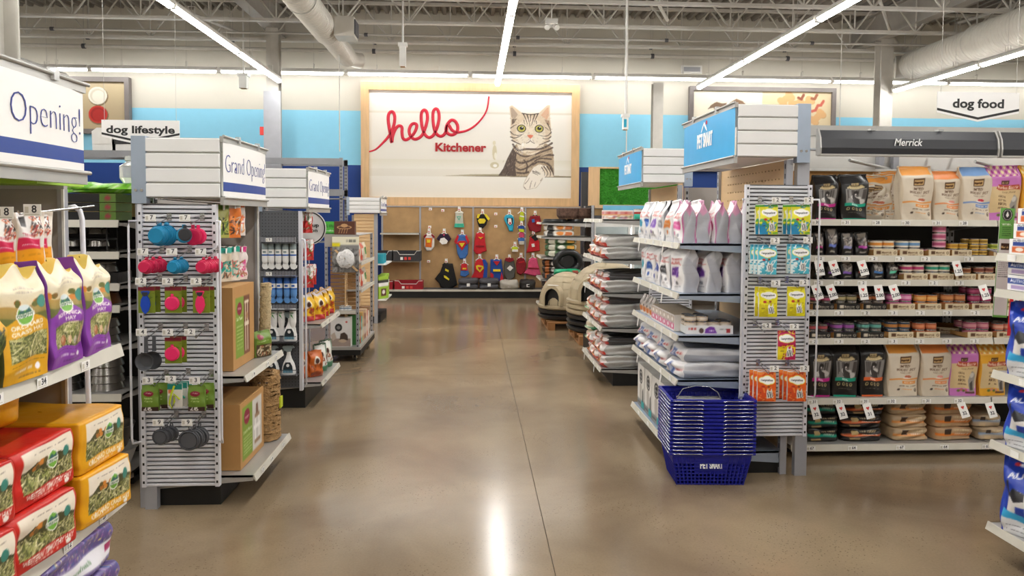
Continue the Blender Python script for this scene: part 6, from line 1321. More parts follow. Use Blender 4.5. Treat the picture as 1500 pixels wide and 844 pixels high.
# --- near right endcap R0
ZR = [at(1468, y_, X=2.44)[2] for y_ in (372, 425, 546, 651, 776)]
R0 = endcap('nearest right endcap of blue cat food bags at the picture edge', 1, 3.05, 2.44, 2.3, 3.3, ZR, back='panel_grey', zt=1.9, kick=2.62)
a = Art(.3, .4, '1f3fae', 220); a.ell(.8, .95, .3, .12, '2c5ad0'); a.text('AUTHORITY', .52, .74, .075, 'f4f4f8', .86, .03); a.ell(.18, .91, .05, .025, 'c8303c'); a.ell(.26, .905, .05, .025, 'f0f0f4'); a.ink(.3, .7, .885, .02, 'e8e8f0', 1)
a.poly([(.12, .3), (.1, .5), (.2, .62), (.42, .6), (.5, .66), (.52, .56), (.6, .5), (.5, .42), (.45, .25), (.38, .22), (.4, .4), (.28, .4), (.24, .26), (.18, .24)], 'e9e6e4'); a.poly([(.12, .52), (.2, .62), (.4, .6), (.4, .5), (.25, .45)], '2a2a2e'); a.line([(.12, .5), (.08, .6), (.1, .7)], .03, '2a2a2e'); a.ell(.55, .57, .08, .06, 'e9e6e4'); a.ell(.57, .6, .06, .03, '2a2a2e')
a.poly([(0, .33), (.5, .25), (1, .22), (1, .13), (.5, .16), (0, .22)], '36a6d8'); a.poly([(0, .22), (.5, .16), (1, .13), (1, 0), (0, 0)], 'dcdcde'); a.ink(.1, .5, .11, .015, '6a6a70', 3); a.rect(.5, .07, .85, .09, 'e8702a'); a.ink(.1, .45, .05, .012, '6a6a70', 5)
AU = pack(.29, .13, .36, {'f': a, 'r': '2444b4', 'l': '2444b4'}, 56, 70, side='1c3ca8', puff=.25, p=5, taper=.35, wr=.008, seed=91)
for lv, (zi, n) in enumerate(((2, .9), (3, .95), (4, 1.0))):
    for k in range(3):
        o = item('cat_food_bag', AU, f'blue bag with black and white cat on the near right endcap, {["upper", "middle", "bottom"][lv]} shelf, {["far", "middle", "near"][k]} one', 'cat food bag', 'blue bags on the near right endcap', (2.545, 3.12-.30*k, ZR[zi]+.002), -66+random.Random(k+lv).uniform(-4, 4)); o.scale = (1, 1, min(1, (ZR[zi-1]-ZR[zi]-.05)/.36))
ab = Art(.2, .1, 'f0efee', 90); ab.rect(0, .45, 1, .8, '24408f'); ab.text('AUTHORITY', .42, .54, .2, 'f4f4f8', .7, .03); ab.rect(.1, .1, .5, .35, 'b09ac8'); ab.rect(.6, .1, .9, .35, 'd87a4a')
ac = Art(.2, .1, 'f0efee', 90); ac.rect(.1, .55, .9, .8, '24408f'); ac.text('AUTHORITY', .4, .84, .12, '3a3a50', .6, .02); ac.rect(.08, .1, .92, .5, 'd8672e'); ac.ell(.3, .3, .12, .13, 'f0e4d8'); ac.ell(.65, .3, .12, .13, '9a4a3a')
bm1, bm2 = pack(.22, .16, .085, {'f': ab, 't': '24408f'}, 44, 18, side='e8e6e4', m='carton'), pack(.22, .16, .085, {'f': ac}, 44, 18, side='f0efee', m='carton')
for k in range(3):
    for j in range(2): item('food_carton', bm1 if j else bm1, f'navy banded can carton on the near right endcap second shelf, {["lower", "upper"][j]} {["far", "middle", "near"][k]} one', 'carton', 'cartons on the near right endcap', (2.55, 3.17-.24*k, ZR[1]+.002+.072*j), -90).scale = (1, 1, .82)
    for j in range(3): item('food_carton', bm2, f'white carton with orange panel on the near right endcap top shelf, {["lower", "middle", "upper"][j]} {["far", "middle", "near"][k]} one', 'carton', 'cartons on the near right endcap', (2.55+.02*j, 3.17-.24*k, ZR[0]+.002+.07*j), -90+(j-1)*3).scale = (1, 1, .8)
# green shelf sign and red strip beyond it
a = Art(.085, .75, 'dcd9d6', 340); a.rect(0, .72, 1, 1, '6aaa50'); a.ell(.5, .94, .36, .055, '1c1c1c'); a.ell(.5, .94, .3, .047, 'e8e6e0'); a.ell(.5, .94, .27, .043, '1c1c1c'); a.poly([(.5, .975), (.38, .935), (.5, .915), (.62, .935)], 'e8e6e0'); a.text('NATURAL', .5, .845, .018, 'f0f4ea', .7)
for i in range(5): a.ink(.2, .85, .82-i*.018, .007, '234a1c', i, .9)
a.rect(.2, .62, .8, .68, '3a2618'); a.text('Merrick', .5, .635, .022, 'd9b57c', .5)
for i in range(12): a.ink(.12, .85, .57-i*.018, .006, '4a4a4a', i, .9)
a.rect(0, 0, .05, 1, '6aaa50'); a.rect(.95, 0, 1, 1, '6aaa50'); a.rect(0, 0, 1, .02, '6aaa50')
g0, g1 = at(1463, 465, Y=4.45), at(1470, 305, Y=4.45)
t = thing('shelf_sign', 'tall green and white shelf sign with a round black leaf badge', 'sign', loc=(at(1464, 465, Y=4.45)[0], 4.45, g0[2]), rot=(0, math.radians(2.2), math.radians(-8)))
O('board', sheet(.085, g1[2]-g0[2], a, 50, 240), t); O('bracket', MB().cyl((0, .0, .4), (.05, .28, .42), .008, 'grey_metal', 6).mesh('br'), t)
thing('clip_strip', 'red hanging clip strip behind the green shelf sign', 'clip strip', None, MB().box(0, 0, -.1, .07, .005, .66, 'cloth_red').box(.02, -.004, .1, .05, 0, .16, 'tag').box(.015, -.004, .3, .055, 0, .34, 'tag').box(.02, -.004, .5, .05, 0, .56, 'tag').mesh('strip'), (at(1478, 460, Y=4.35)[0], 4.35, g0[2]+.0), rot=(0, math.radians(3), 0))
# ================================================================ GOODS, LEFT SIDE
def a_hay(base, name, seed, window='hay'):
    a = Art(.2, .29, base, 260); a.rect(0, .64, 1, 1, 'efe3c4'); a.grad(0, .5, 1, .72, '7d7a3c', 'c9a15a'); r = random.Random(seed)
    a.grad(0, .7, 1, .82, 'ecd9b0', 'f2e8cf')
    for i in range(10): a.ell(r.uniform(0, 1), r.uniform(.66, .74), r.uniform(.04, .09), r.uniform(.02, .035), r.choice(['d98a3a', 'b8742e', '8a6a34', '6f7038']))
    a.rect(0, .48, 1, .6, '6a6e36'); a.poly([(0, .5), (.35, .6), (.65, .6), (1, .5), (1, 0), (0, 0)], base)
    a.rect(.14, .2, .93, .42, '6f6f3e'); a.speck(.14, .2, .93, .42, ['cbc48a', '8e9450', 'e3dcae', '5a6030', 'a9a766', '43481f'], 320, .012, seed, 5)
    if window == 'veg':
        for x, c, q in ((.33, 'b5704a', 1.2), (.5, 'd9b48a', .9), (.64, 'a8a096', .8), (.8, 'cfa27c', 1.1)): a.ell(x, .255, .055*q, .045*q, c); a.ell(x-.01, .27, .03*q, .025*q, 'e8d4b8', .5)
        a.ell(.8, .32, .035, .06, 'cfa27c')
    a.ell(.5, .62, .155, .105, 'f2efe6'); a.ell(.5, .62, .135, .09, '7ab648'); a.poly([(.38, .64), (.45, .68), (.52, .65), (.6, .69), (.63, .64)], '3a6a6a'); a.ell(.5, .69, .1, .025, 'dfe9ea'); a.rect(.33, .595, .67, .635, 'f4f2ea'); a.text('OXBOW', .5, .6, .03, '2f5a34', .3)
    a.ell(.85, .7, .1, .062, '3f8a7c'); a.ell(.85, .7, .085, .052, '5aa596', .5)
    for i, t_ in enumerate(name): a.text(t_, .52, .495-i*.055, .038, 'f7f1e6', .62 if len(t_) > 5 else .22, .03)
    a.ink(.12, .9, .155, .008, '3a2440' if base != 'e0a51e' else '7a5a10', 2); a.ink(.2, .62, .09, .02, 'f3eef5', 4, .6); a.ell(.75, .1, .055, .03, 'f3eef5'); a.ink(.3, .8, .04, .01, '3a2440', 6); a.ink(.25, .75, .85, .008, '9a8a80', 8); a.ink(.3, .7, .82, .008, '9a8a80', 9); return a
hp, hy = a_hay('8a3fa8', ('BOTANICAL', 'HAY'), 1, 'veg'), a_hay('e0a51e', ('ORCHARD', 'GRASS HAY'), 2)
hyw = Art(.2, .29, 'e0a51e', 200); hyw.rect(0, .6, 1, 1, 'efe3c4'); hyw.ell(.5, .3, .42, .32, '2f351c'); hyw.speck(.12, .08, .88, .55, ['55602e', '7a8446', '3a4220', '1f2412'], 260, .014, 5, 5); hyw.rect(0, 0, 1, .06, 'd0941a')
hm_ = {}
for k, (ar, sd, s_) in {'p': (hp, 7, '7a3896'), 'y': (hy, 8, '4a4a24'), 'w': (hyw, 9, 'd89c1c')}.items():
    hm_[k] = pack(.205, .13, .30, {'f': ar, 't': 'f0d06a', 'l': s_, 'r': s_}, 70, 100, side=s_, puff=.04, p=16, taper=.2, wr=.006, seed=sd, tw=.5, flare=.02, zig=.07)
z = 1.137
for k, kd, y, x, rz, lab in ((0, 'w', 1.94, -1.35, 92, 'yellow hay bag with dark arched window at the picture edge'), (1, 'y', 2.11, -1.34, 88, 'yellow Orchard Grass hay bag, front row of the near left shelf'), (2, 'p', 2.325, -1.345, 93, 'purple Botanical Hay bag, nearer of the two in front'), (3, 'p', 2.535, -1.355, 95, 'purple Botanical Hay bag at the far shelf end'),
                               (4, 'w', 2.05, -1.52, 84, 'hay bag with folded cream top behind the yellow one'), (5, 'p', 2.27, -1.52, 96, 'hay bag with folded yellow top behind the nearer purple one'), (6, 'p', 2.5, -1.53, 88, 'hay bag with folded yellow top behind the far purple one')):
    item('hay_bag', hm_[kd], lab, 'hay bag', 'hay bags on the near left shelf', (x+.04, y, z), rz)
def a_lie(base, name, seed):
    a = Art(.29, .17, base, 150); a.rect(.13, .26, .95, .93, 'efe3cf'); r = random.Random(seed); a.poly([(.2, .6), (.35, .72), (.5, .66), (.7, .72), (.95, .6), (.95, .26), (.13, .26), (.13, .6)], '4a4a2c')
    for i in range(7): a.ell(r.uniform(.3, .6), r.uniform(.6, .7), .035, .05, r.choice(['d98a3a', 'b8742e', '6a5a30']))
    a.speck(.13, .26, .95, .56, ['cbc48a', '8e9450', 'e3dcae', '5a6030', 'a9a766'], 230, .018, seed, 4)
    a.ell(.6, .62, .085, .17, 'f2efe6'); a.ell(.6, .62, .072, .145, '7ab648'); a.poly([(.54, .66), (.58, .73), (.62, .68), (.66, .72), (.67, .64)], '3a6a6a'); a.rect(.51, .57, .69, .65, 'f4f2ea'); a.text('OXBOW', .6, .58, .06, '2f5a34', .16)
    a.ell(.82, .66, .05, .09, '3f8a7c'); a.text(name, .55, .14, .085, 'f7f1e6', .76, .03); a.ink(.3, .7, .07, .05, 'f0c8b8', 3, .6); a.ell(.84, .1, .04, .05, 'f7f1e6'); a.ink(.3, .85, .83, .025, '8a7a6a', 5); return a
hr, hl = a_lie('c9281f', 'WESTERN TIMOTHY HAY', 3), a_lie('e6a416', 'ORCHARD GRASS HAY', 4)
mr = pack(.285, .42, .168, {'f': hr, 't': 'c3261f', 'l': 'b9231c', 'r': 'b9231c'}, 84, 50, side='c9281f', puff=.02, p=30, q=20, wr=.0025, seed=21)
my = pack(.275, .42, .168, {'f': hl, 't': 'd99a18', 'l': 'd99a18', 'r': 'd99a18'}, 84, 50, side='e6a416', puff=.02, p=30, q=20, wr=.003, seed=22)
mw = pack(.30, .36, .15, {'f': 'e6a416', 't': hyw}, 20, 12, side='e0a01c', puff=.05, p=6, q=2.6, wr=.012, seed=23)
z = .603
for y, m_, nm, pos in ((1.91, mr, 'red Western Timothy hay', 'the picture edge'), (2.205, mr, 'red Western Timothy hay', 'the shelf middle'), (2.50, my, 'yellow Orchard Grass hay', 'the far shelf end')):
    for lv in range(2): item('hay_bag', m_, f'{nm} bale lying at {pos}, {["lower", "upper"][lv]} one', 'hay bag', 'hay bales on the lower left shelf', (-1.43-.02*lv+(.02 if y > 2.4 else 0), y-(.03 if lv == 0 and y < 2.4 else 0), z+.169*lv), 84+(3 if lv else -1))
item('hay_bag', mw, 'yellow and dark window bale on top of the middle red bale', 'hay bag', None, (-1.60, 2.30, z+.339), 60)
item('hay_bag', mw, 'yellow and dark window bale behind at the picture edge', 'hay bag', None, (-1.62, 1.98, z+.339), 95)
a = Art(.42, .13, '6a5a92', 110); a.speck(0, 0, 1, 1, ['8a7ab8', '4a3f78', 'a06ab0', '3f6aa8', 'c9b8dc', 'e8d88a', '5a4a86'], 420, .03, 7, 1.4); a.rect(.12, .18, 1, .56, 'eceaf0'); a.text('carefresh', .48, .3, .14, '4a7a4a', .26, .01); a.ell(.18, .36, .05, .14, '9a5a34'); a.rect(.84, .32, .97, .48, 'b02868')
tt = Art(.42, .3, '6a5a92', 110); tt.speck(0, 0, 1, 1, ['8a7ab8', '4a3f78', 'a06ab0', '3f6aa8', 'c9b8dc', 'e8d88a', '5a4a86'], 600, .03, 8, 1.4)
mbd = pack(.40, .34, .132, {'f': a, 't': tt, 'r': tt, 'l': tt}, 90, 28, side='5c4e86', puff=.02, p=12, q=8, wr=.005, seed=31)
for i in range(3): item('bedding_bale', mbd, f'purple paper bedding bale under the hay shelf, {["lowest", "middle", "topmost"][i]} of three', 'bedding', 'bedding bales', (-1.40+.02*(i == 1), 2.36, .163+.134*i), 87)
g = Art(.3, .13, 'dfe6dc', 60); g.speck(0, 0, 1, 1, ['5aa84a', 'd84a6a', '4a8ac0', 'f0f0e8'], 160, .05, 9)
mg = pack(.3, .3, .13, {'f': g, 't': g, 'r': g, 'l': g}, 40, 16, side='dfe6dc', puff=.05, p=5, q=2.6, wr=.008, seed=33)
for i in range(2): item('bedding_bale', mg, f'confetti coloured bedding bag beside the purple bales, {["lower", "upper"][i]} one', 'bedding', 'bedding bales', (-1.42, 1.99, .163+.132*i), 90)
# treats on hooks by the near wing panel
a = Art(.11, .17, 'f0ebe8', 110); a.rect(.0, 0, 1, .34, 'e8a020'); a.rect(0, .3, .8, .52, 'd8285a'); a.rect(.1, .74, .34, .92, '2a2426'); a.speck(.5, .55, .98, .95, ['3a2620', 'b03a30', 'd87a50'], 40, .03, 4, 1.6); a.text('TREATS', .38, .55, .06, 'c05a6a', .5); a.ink(.15, .75, .36, .03, 'f0d8e0', 3, .9); a.ink(.2, .8, .18, .02, '8a5a10', 5)
mt = pack(.10, .05, .165, {'f': a}, 36, 50, side='e6dccf', puff=.3, p=5, taper=.3, wr=.004, seed=41, T=TR(0, 0, -.165) @ Matrix.Scale(1, 4))
mt.transform(Matrix.Diagonal((.8, .8, .95, 1)))
tw_p = [o for o in bpy.data.objects if o.name.startswith('wing_panel')][0]
for i, (px, py, Y_, rz, n) in enumerate(((38, 314, 2.30, 50, 2), (-2, 318, 2.25, 55, 2))):
    p = at(px, py, Y=Y_); h = O('hook', MB().tube([(p[0], 2.70, p[2]+.03), (p[0], Y_-.03, p[2]), (p[0], Y_-.04, p[2]+.01)], .003, 'chrome', 5).mesh('hook'), tw_p)
    O('price_tag', tagm('8', .05, .035), h, loc=(p[0]+.045, Y_-.045, p[2]-.005))
    for k in range(n): item('treat_bag', mt, f'pink and yellow treat bag on the {["right", "left"][i]} hook by the tan panel, {["front", "rear"][k]} one', 'treat bag', 'treat bags on the near hooks', (p[0]-.01*k, Y_+.01+.06*k, p[2]+.004), rz-8*k)
gb_ = pack(.8, .3, .03, {'f': Art(.8, .03, '9ac83a', 20).rect(0, .5, .3, 1, '2c3e8f').rect(.8, .5, .84, 1, 'd8403a')}, 60, 4, side='a4cf48', m='carton')
item('flat_box', gb_, 'flat lime green box lying along the top of the near wing panel', 'box', None, (-1.86, 2.72, 1.699)) 


# --- bowl aisle
mat('bowl_brown', '7a4a26', .4, .3); mat('steel_bowl', '85817c', .25, .9)
def bowl(r, h, m='steel_bowl'): return MB().lathe([(r, 0), (r*.85, h*.9), (r*.86, h), (r*.78, h*.95), (r*.66, h*.25), (0.001, h*.2)], m, 22).mesh('bowl')
b1, b2, b3 = bowl(.085, .05), bowl(.11, .06, 'bowl_brown'), bowl(.10, .045)
def standm(w_, h_):
    b = MB()
    for y in (-.06, .06):
        b.tube([(-w_/2, y, 0), (-w_/2, y, h_), (w_/2, y, h_), (w_/2, y, 0)], .006, 'black_plastic', 5)
    b.tube([(-w_/2, -.06, h_), (-w_/2, .06, h_)], .006, 'black_plastic', 5).tube([(w_/2, -.06, h_), (w_/2, .06, h_)], .006, 'black_plastic', 5); return b.mesh('frame')
sm_ = standm(.3, .07)
def rack(loc, lab, w_=.3):
    t = thing('bowl_stand', lab, 'bowl stand', 'raised bowl stands', loc=loc); O('frame', sm_, t)
    for s in (-1, 1): O('bowl', bowl(.06, .045), t, loc=(s*.075, 0, .028))
for i in range(2): rack((-2.26, 4.45, 1.382+.072*i), f'black wire stand with two steel bowls on the second bowl shelf, {["lower", "upper"][i]} one')
for i in range(3):
    t = thing('bowl_stand', f'black folded bowl stand on the top bowl shelf, {["lowest", "middle", "topmost"][i]}', 'bowl stand', 'boxed stands', loc=(-2.22, 4.45, 1.562+.052*i)); O('frame', MB().box(-.14, -.1, 0, .09, .1, .048, 'black_plastic').mesh('frame'), t); O('box', pack(.09, .2, .048, {'f': Art(.09, .05, '5a7a2a', 20).ell(.5, .5, .2, .3, '9a2a3a')}, 8, 4, side='55702a', m='carton'), t, loc=(.137, 0, 0))
item('pet_bowl', b2, 'brown hammered bowl on the third bowl shelf', 'bowl', 'bowls on the bowl shelves', (-2.42, 4.45, 1.202)); item('pet_bowl', bowl(.09, .055), 'bright steel bowl upturned on the third bowl shelf', 'bowl', 'bowls on the bowl shelves', (-2.17, 4.45, 1.262)); item('bowl_box', pack(.26, .18, .058, {}, 4, 4, side='1c1a1a'), 'flat black box under the bright steel bowl', 'box', None, (-2.17, 4.45, 1.202))
for i in range(2): item('pet_bowl', b2, f'brown bronze bowl on the fourth bowl shelf, {["left", "right"][i]} one', 'bowl', 'bowls on the bowl shelves', (-2.42+.24*i, 4.45, 1.077))
for j, (x, n, zz, lab) in enumerate(((-2.18, 3, .847, 'fifth'), (-2.42, 2, .847, 'fifth'), (-2.16, 5, .567, 'sixth'), (-2.40, 4, .567, 'sixth'))):
    for i in range(n): item('pet_bowl', b3, f'shiny steel bowl on the {lab} bowl shelf, {ORD[i]} up in the {["right", "left"][j % 2]} pile', 'bowl', 'bowls on the bowl shelves', (x, 4.46, zz+i*.047))
item('litter_pan', MB().lathe([(.13, 0), (.17, .12), (.18, .125), (.16, .115), (.12, .01), (.001, .01)], 'white_plastic', 24, sx=1.1).mesh('pan'), 'pale grey plastic tub at the bottom of the bowl aisle', 'tub', None, (-2.20, 4.48, .082))
mat('crate_mesh', '7a7672', .4, .5); item('wire_basket', MB().lathe([(.12, 0), (.16, .13), (.165, .135), (.15, .13), (.11, .01), (.001, .01)], 'crate_mesh', 20, sx=1.1).mesh('basket'), 'grey hammered basin resting on the pale plastic tub', 'basin', None, (-2.20, 4.48, .209))
for k, c in enumerate(('cloth_sky', 'cloth_lime', 'cloth_purple')): item('leash', MB().tube([(0, 0, 0), (.01, 0, -.2), (.03, -.01, -.42), (.0, -.02, -.2), (.015, -.01, 0)], .012, c, 6).mesh('leash'), f'{["turquoise", "lime", "dark purple"][k]} leash hanging at the left of the bowl shelves', 'leash', 'leashes', (-2.62+.05*k+.28, 4.24, 1.36))
gl = Art(.5, .1, '7ac82a', 40); gl.speck(0, 0, 1, 1, ['a8e84a', '4a9a1a', 'e8f4c8', '2a6a1a'], 60, .12, 3, 1.5)
mgl = pack(.5, .3, .06, {'f': gl, 't': gl, 'r': gl}, 30, 8, side='7ac82a', puff=.05, p=4, q=2.2, wr=.012, seed=51)
for i, (x, zz) in enumerate(((-2.12, 1.722), (-2.66, 1.722))): item('pad_pack', mgl, f'lime green plastic pack on top of the bowl gondola, {["right", "left"][i]} one', 'plastic pack', 'lime green packs', (x-.06, 4.62+.0*i, zz), 3)
item('glass_jar', MB().lathe([(.09, 0), (.11, .03), (.11, .1), (.07, .13), (.08, .135), (.08, .16), (.02, .17)], 'clear_plastic', 20).mesh('jar'), 'clear round lidded jar on the lime green packs', 'jar', None, (-2.02, 4.62, 1.784))
mat('crate_white', 'dcdad5', .4)
for i, (px, w_, lab) in enumerate(((157, .36, 'white plastic jug crate on the tall stock rack behind the dog lifestyle sign'), (185, .34, 'white open crate with black contents behind the dog lifestyle sign'))):
    p = at(px, 229, Y=12.4); t = thing('plastic_crate', lab, 'crate', 'crates on the stock rack', loc=(p[0], 12.45, 2.62)); O('body', MB().prism([(-w_/2, 0), (w_/2, 0), (w_/2*1.05, .3), (w_*.3, .36), (-w_*.3, .36), (-w_/2*1.05, .3)], -.15, .15, 'crate_white').mesh('crate'), t); O('lid' if i == 0 else 'contents', MB().box(-w_*.4, -.16, .1, w_*.35, -.148, .26, 'crate_white' if i == 0 else 'black_plastic').mesh('l'), t)

# --- things hung on the left slatwall
mat('cup_blue', '1487b4', .45, var=.03); mat('cup_red', 'd01c50', .45, var=.03); mat('cup_grey', '55565a', .5, var=.03); mat('cup_dark', '333337', .5); mat('scoop_blue', '1747b8', .4); mat('pink_hot', 'f02a6a', .45, var=.02)
def cupm(r, m, d=.05): 
    return MB().lathe([(r*.72, 0), (r*.76, .006), (r*.8, .01), (r*.8, d*.3), (r*.88, d*.34), (r*.88, d*.62), (r*.96, d*.66), (r*.97, d), (r*1.06, d), (r*1.06, d+.006), (r*.9, d+.006)], m, 26, T=RX(-90)).cyl((0, d, r*1.0), (0, d+.006, r*1.25), r*.25, m, 8).mesh('cup')
def lhook(px, py, price='7', L_=.15):
    p = at(px, py, Y=3.90); h = hook(LP, p[0], p[2], price, L_, dx=-.03, y=-.014); return p
def hung(nm, me, label, cat, p, y, dz=0, dx=0, rz=0): return item(nm, me, label, cat, 'goods hung on the left slatwall', (p[0]+dx, y, p[2]+dz), rz)
p = lhook(233, 328); hung('collapsible_cup', cupm(.052, 'cup_blue'), 'large blue collapsible cup on the top left hook', 'cup', p, 3.92, -.062, -.028)
hung('collapsible_cup', cupm(.052, 'cup_blue', .03), 'blue collapsible cup behind the large blue one', 'cup', p, 3.99, -.062, -.012)
p = lhook(283, 328)
lidm = lambda r, m: MB().lathe([(r*.8, 0), (r, .003), (r, .009), (r*.85, .012)], m, 26, T=RX(-90)).box(-.008, .002, r*.9, .008, .008, r*1.4, m).mesh('lid')
for k, (m, nm, dx, dz, r) in enumerate((('cup_dark', 'charcoal', -.04, -.055, .034), ('cup_blue', 'blue', -.055, -.06, .04), ('cup_red', 'magenta', -.018, -.068, .045), ('pink_hot', 'pink', .0, -.066, .042))): hung('can_lid', lidm(r, m), f'{nm} round can lid on the top right hook', 'can lid', p, 3.89+.025*k, dz, dx)
for j, (px, m, nm, pos) in enumerate(((222, 'cup_red', 'red', 'left'), (264, 'cup_blue', 'blue', 'middle'), (306, 'cup_red', 'red', 'right'))):
    p = lhook(px, 377)
    for k in range(3 if m == 'cup_red' else 2): hung('collapsible_cup', cupm(.036, m, .04), f'small {nm} cup on the second row {pos} hook, {["front", "second", "third"][k]} in line', 'cup', p, 3.88+.05*k, -.05, -.035+.013*k)
cg = Art(.075, .13, '7a8a1c', 60); cg.rect(0, .86, 1, 1, '7a1428'); cg.speck(.05, .1, .95, .8, ['5a6a14'], 10, .04, 2)
cardm = pack(.085, .004, .135, {'f': cg}, 20, 30, side='7a8a1c', m='carton', T=TR(0, 0, -.135))
fish = lambda m: MB().prism([(0, -.115), (.015, -.1), (.024, -.07), (.02, -.04), (.01, -.022), (.022, -.0), (.014, .004), (-.014, .004), (-.022, 0), (-.01, -.022), (-.02, -.04), (-.024, -.07), (-.015, -.1)], -.012, 0, m).prism([(-.016, -.002), (.016, -.002), (.012, -.018), (0, -.024), (-.012, -.018)], -.014, -.011, 'cup_dark').mesh('scoop')
disc = lambda m: MB().lathe([(.030, 0), (.037, .004), (.037, .012), (.034, .014)], m, 24, T=TR(0, -.014, -.06) @ RX(-90)).cyl((0, -.006, -.03), (0, -.006, -.012), .008, m, 8).mesh('disc')
for j, (px, py, kd, m, nm, pos) in enumerate(((219, 420, 'fish', 'scoop_blue', 'blue fish shaped scoop', 'left'), (258, 420, 'disc', 'pink_hot', 'hot pink round can cover', 'middle'), (299, 420, 'fish', 'pink_hot', 'hot pink fish shaped scoop', 'right'), (258, 494, 'disc', 'pink_hot', 'hot pink round can cover', 'fourth row middle'))):
    p = lhook(px, py, '2')
    for k in range(2):
        c = thing('carded_scoop' if kd == 'fish' else 'carded_cover', f'{nm} on a green card, {pos} hook, {["front", "rear"][k]} one' if 'fourth' in pos else f'{nm} on a green card, third row {pos} hook, {["front", "rear"][k]} one', 'scoop' if kd == 'fish' else 'can cover', 'goods hung on the left slatwall', loc=(p[0]-.015+.012*k, 3.90+.035*k, p[2]-.002))
        O('card', cardm, c); O('scoop' if kd == 'fish' else 'cover', fish(m) if kd == 'fish' else disc(m), c, loc=(-.004, 0, -.024), label=nm.split(' ')[0]+' plastic'+(' scoop' if kd == 'fish' else ' cover'))
p = lhook(220, 494, '4')
sc = MB().lathe([(.034, 0), (.045, .03), (.048, .032), (.042, .028), (.03, .006), (.001, .006)], 'cup_grey', 24, T=TR(0, 0, -.125) @ RX(90)).prism([(-.01, -.08), (.01, -.08), (.008, .0), (-.008, .0)], -.012, -.006, 'cup_grey').mesh('scoop')
for k in range(2): hung('food_scoop', sc, f'grey food scoop hung by its handle, {["front", "rear"][k]} one', 'scoop', p, 3.91+.04*k, 0, -.022+.024*k)
lhook(290, 494, '2')
gp = Art(.1, .16, '6c8a2e', 100); gp.ell(.45, .68, .3, .1, '8a2038'); gp.text('Whisker', .45, .68, .05, 'f0d8d8', .4, .01, .2); gp.text('Natural', .45, .48, .06, 'd8e0a8', .5, .01, .15); gp.text('Catnip', .45, .36, .06, 'd8e0a8', .5, .01, .15); gp.rect(0, 0, 1, .16, '3a2420'); gp.speck(.1, .02, .6, .14, ['e8e4e0'], 8, .05, 3)
gpm = pack(.085, .02, .135, {'f': gp, 'b': gp}, 34, 54, side='5c7a28', puff=.7, taper=.3, wr=.002, seed=61, T=TR(0, 0, -.135))
for px, pos in ((229, 'left'), (297, 'right')):
    p = lhook(px, 564, '3')
    for k in range(2): hung('catnip_pouch', gpm, f'green catnip pouch on the fifth row {pos} hook, {["front", "rear"][k]} one', 'catnip pouch', p, 3.90+.05*k, 0, -.03+.028*k)
p = lhook(262, 562, '2'); ty = Art(.08, .12, 'e0dad4', 60); ty.rect(0, .75, 1, 1, '1c8a7c'); ty.rect(.05, .05, .5, .5, '9a9a98'); ty.rect(.05, .6, .3, .75, 'd87a4a')
tm_ = pack(.075, .006, .125, {'f': ty}, 24, 30, side='e0dad4', m='carton', T=TR(0, 0, -.125))
for k in range(3):
    c = thing('cat_toy', f'carded green streamer cat toy on the fifth row middle hook, {ORD[k]} in line', 'cat toy', 'goods hung on the left slatwall', loc=(p[0]-.02+.014*k, 3.90+.03*k, p[2])); O('card', tm_, c)
    O('streamer', MB().tube([(0, -.01, -.01), (-.012, -.018, -.05), (-.022, -.02, -.1), (-.01, -.02, -.125), (.004, -.02, -.09), (.0, -.018, -.05), (.03, -.016, -.08)], .005, 'cloth_lime' if k == 0 else 'cloth_teal', 6).mesh('s'), c)
for px, r, pos in ((244, .042, 'left'), (286, .055, 'right')):
    p = lhook(px, 625, '9')
    for k in range(3): hung('collapsible_bowl', MB().lathe([(r*.74, .0), (r*.76, .004), (r*.8, .004), (r*.84, -.003), (r*.9, .004), (r, .004), (r, .011), (r*.9, .012)], 'cup_grey', 28, T=RX(-90)).tube([(0, .006, r), (.0, .006, r*1.3), (.01, .006, r*1.35), (.012, .006, r)], .004, 'cup_grey', 5).mesh('bowl'), f'grey collapsible bowl on the bottom row {pos} hook, {["front", "middle", "rear"][k]} one', 'bowl', p, 3.90+.03*k, -r*1.35, -.035+.014*k)

# --- endcap L2: cartons and scratching posts
ca = Art(.4, .5, 'b98a52', 200); ca.rect(.12, .12, .5, .86, '7f9a34'); ca.rect(.5, .12, .78, .86, '7a4a34'); ca.ell(.3, .72, .11, .08, '8a2038'); ca.text('Whisker', .3, .71, .025, 'f0d8d8', .16); ca.text('Cat Tower', .3, .58, .04, 'f0f4dc', .28, .01, .1)
for i in range(7): ca.ink(.17, .45, .5-i*.045, .012, 'dfe6b8', i, .8)
ca.rect(.56, .16, .6, .8, 'e0d0b8'); ca.rect(.66, .16, .7, .8, 'e0d0b8'); ca.rect(.54, .48, .74, .53, 'e0d0b8'); ca.rect(.54, .76, .74, .8, 'e0d0b8'); ca.ell(.64, .6, .05, .05, 'a87a54')
cb = Art(.4, .5, 'b98a52', 100); cb.rect(.08, .02, .3, .24, '9a6c34', .6); cb.rect(0, .93, 1, .935, '8a6234')
cb2 = Art(.4, .5, 'b98a52', 100); cb2.ink(.12, .7, .05, .03, '4a3420', 3, .9); cb2.rect(.1, .96, .5, 1, '9a6c34', .6)
BX = pack(.40, .41, .47, {'f': ca, 'l': cb, 't': Art(.4, .4, 'c69a62', 60).rect(0, .45, 1, .55, 'a5743c', .7)}, 60, 70, side='b98a52', m='carton')
item('carton', BX, 'upright cardboard cat tower carton on the left endcap upper shelf', 'carton', 'cat furniture cartons', (-1.545, 4.40, .718), 90)
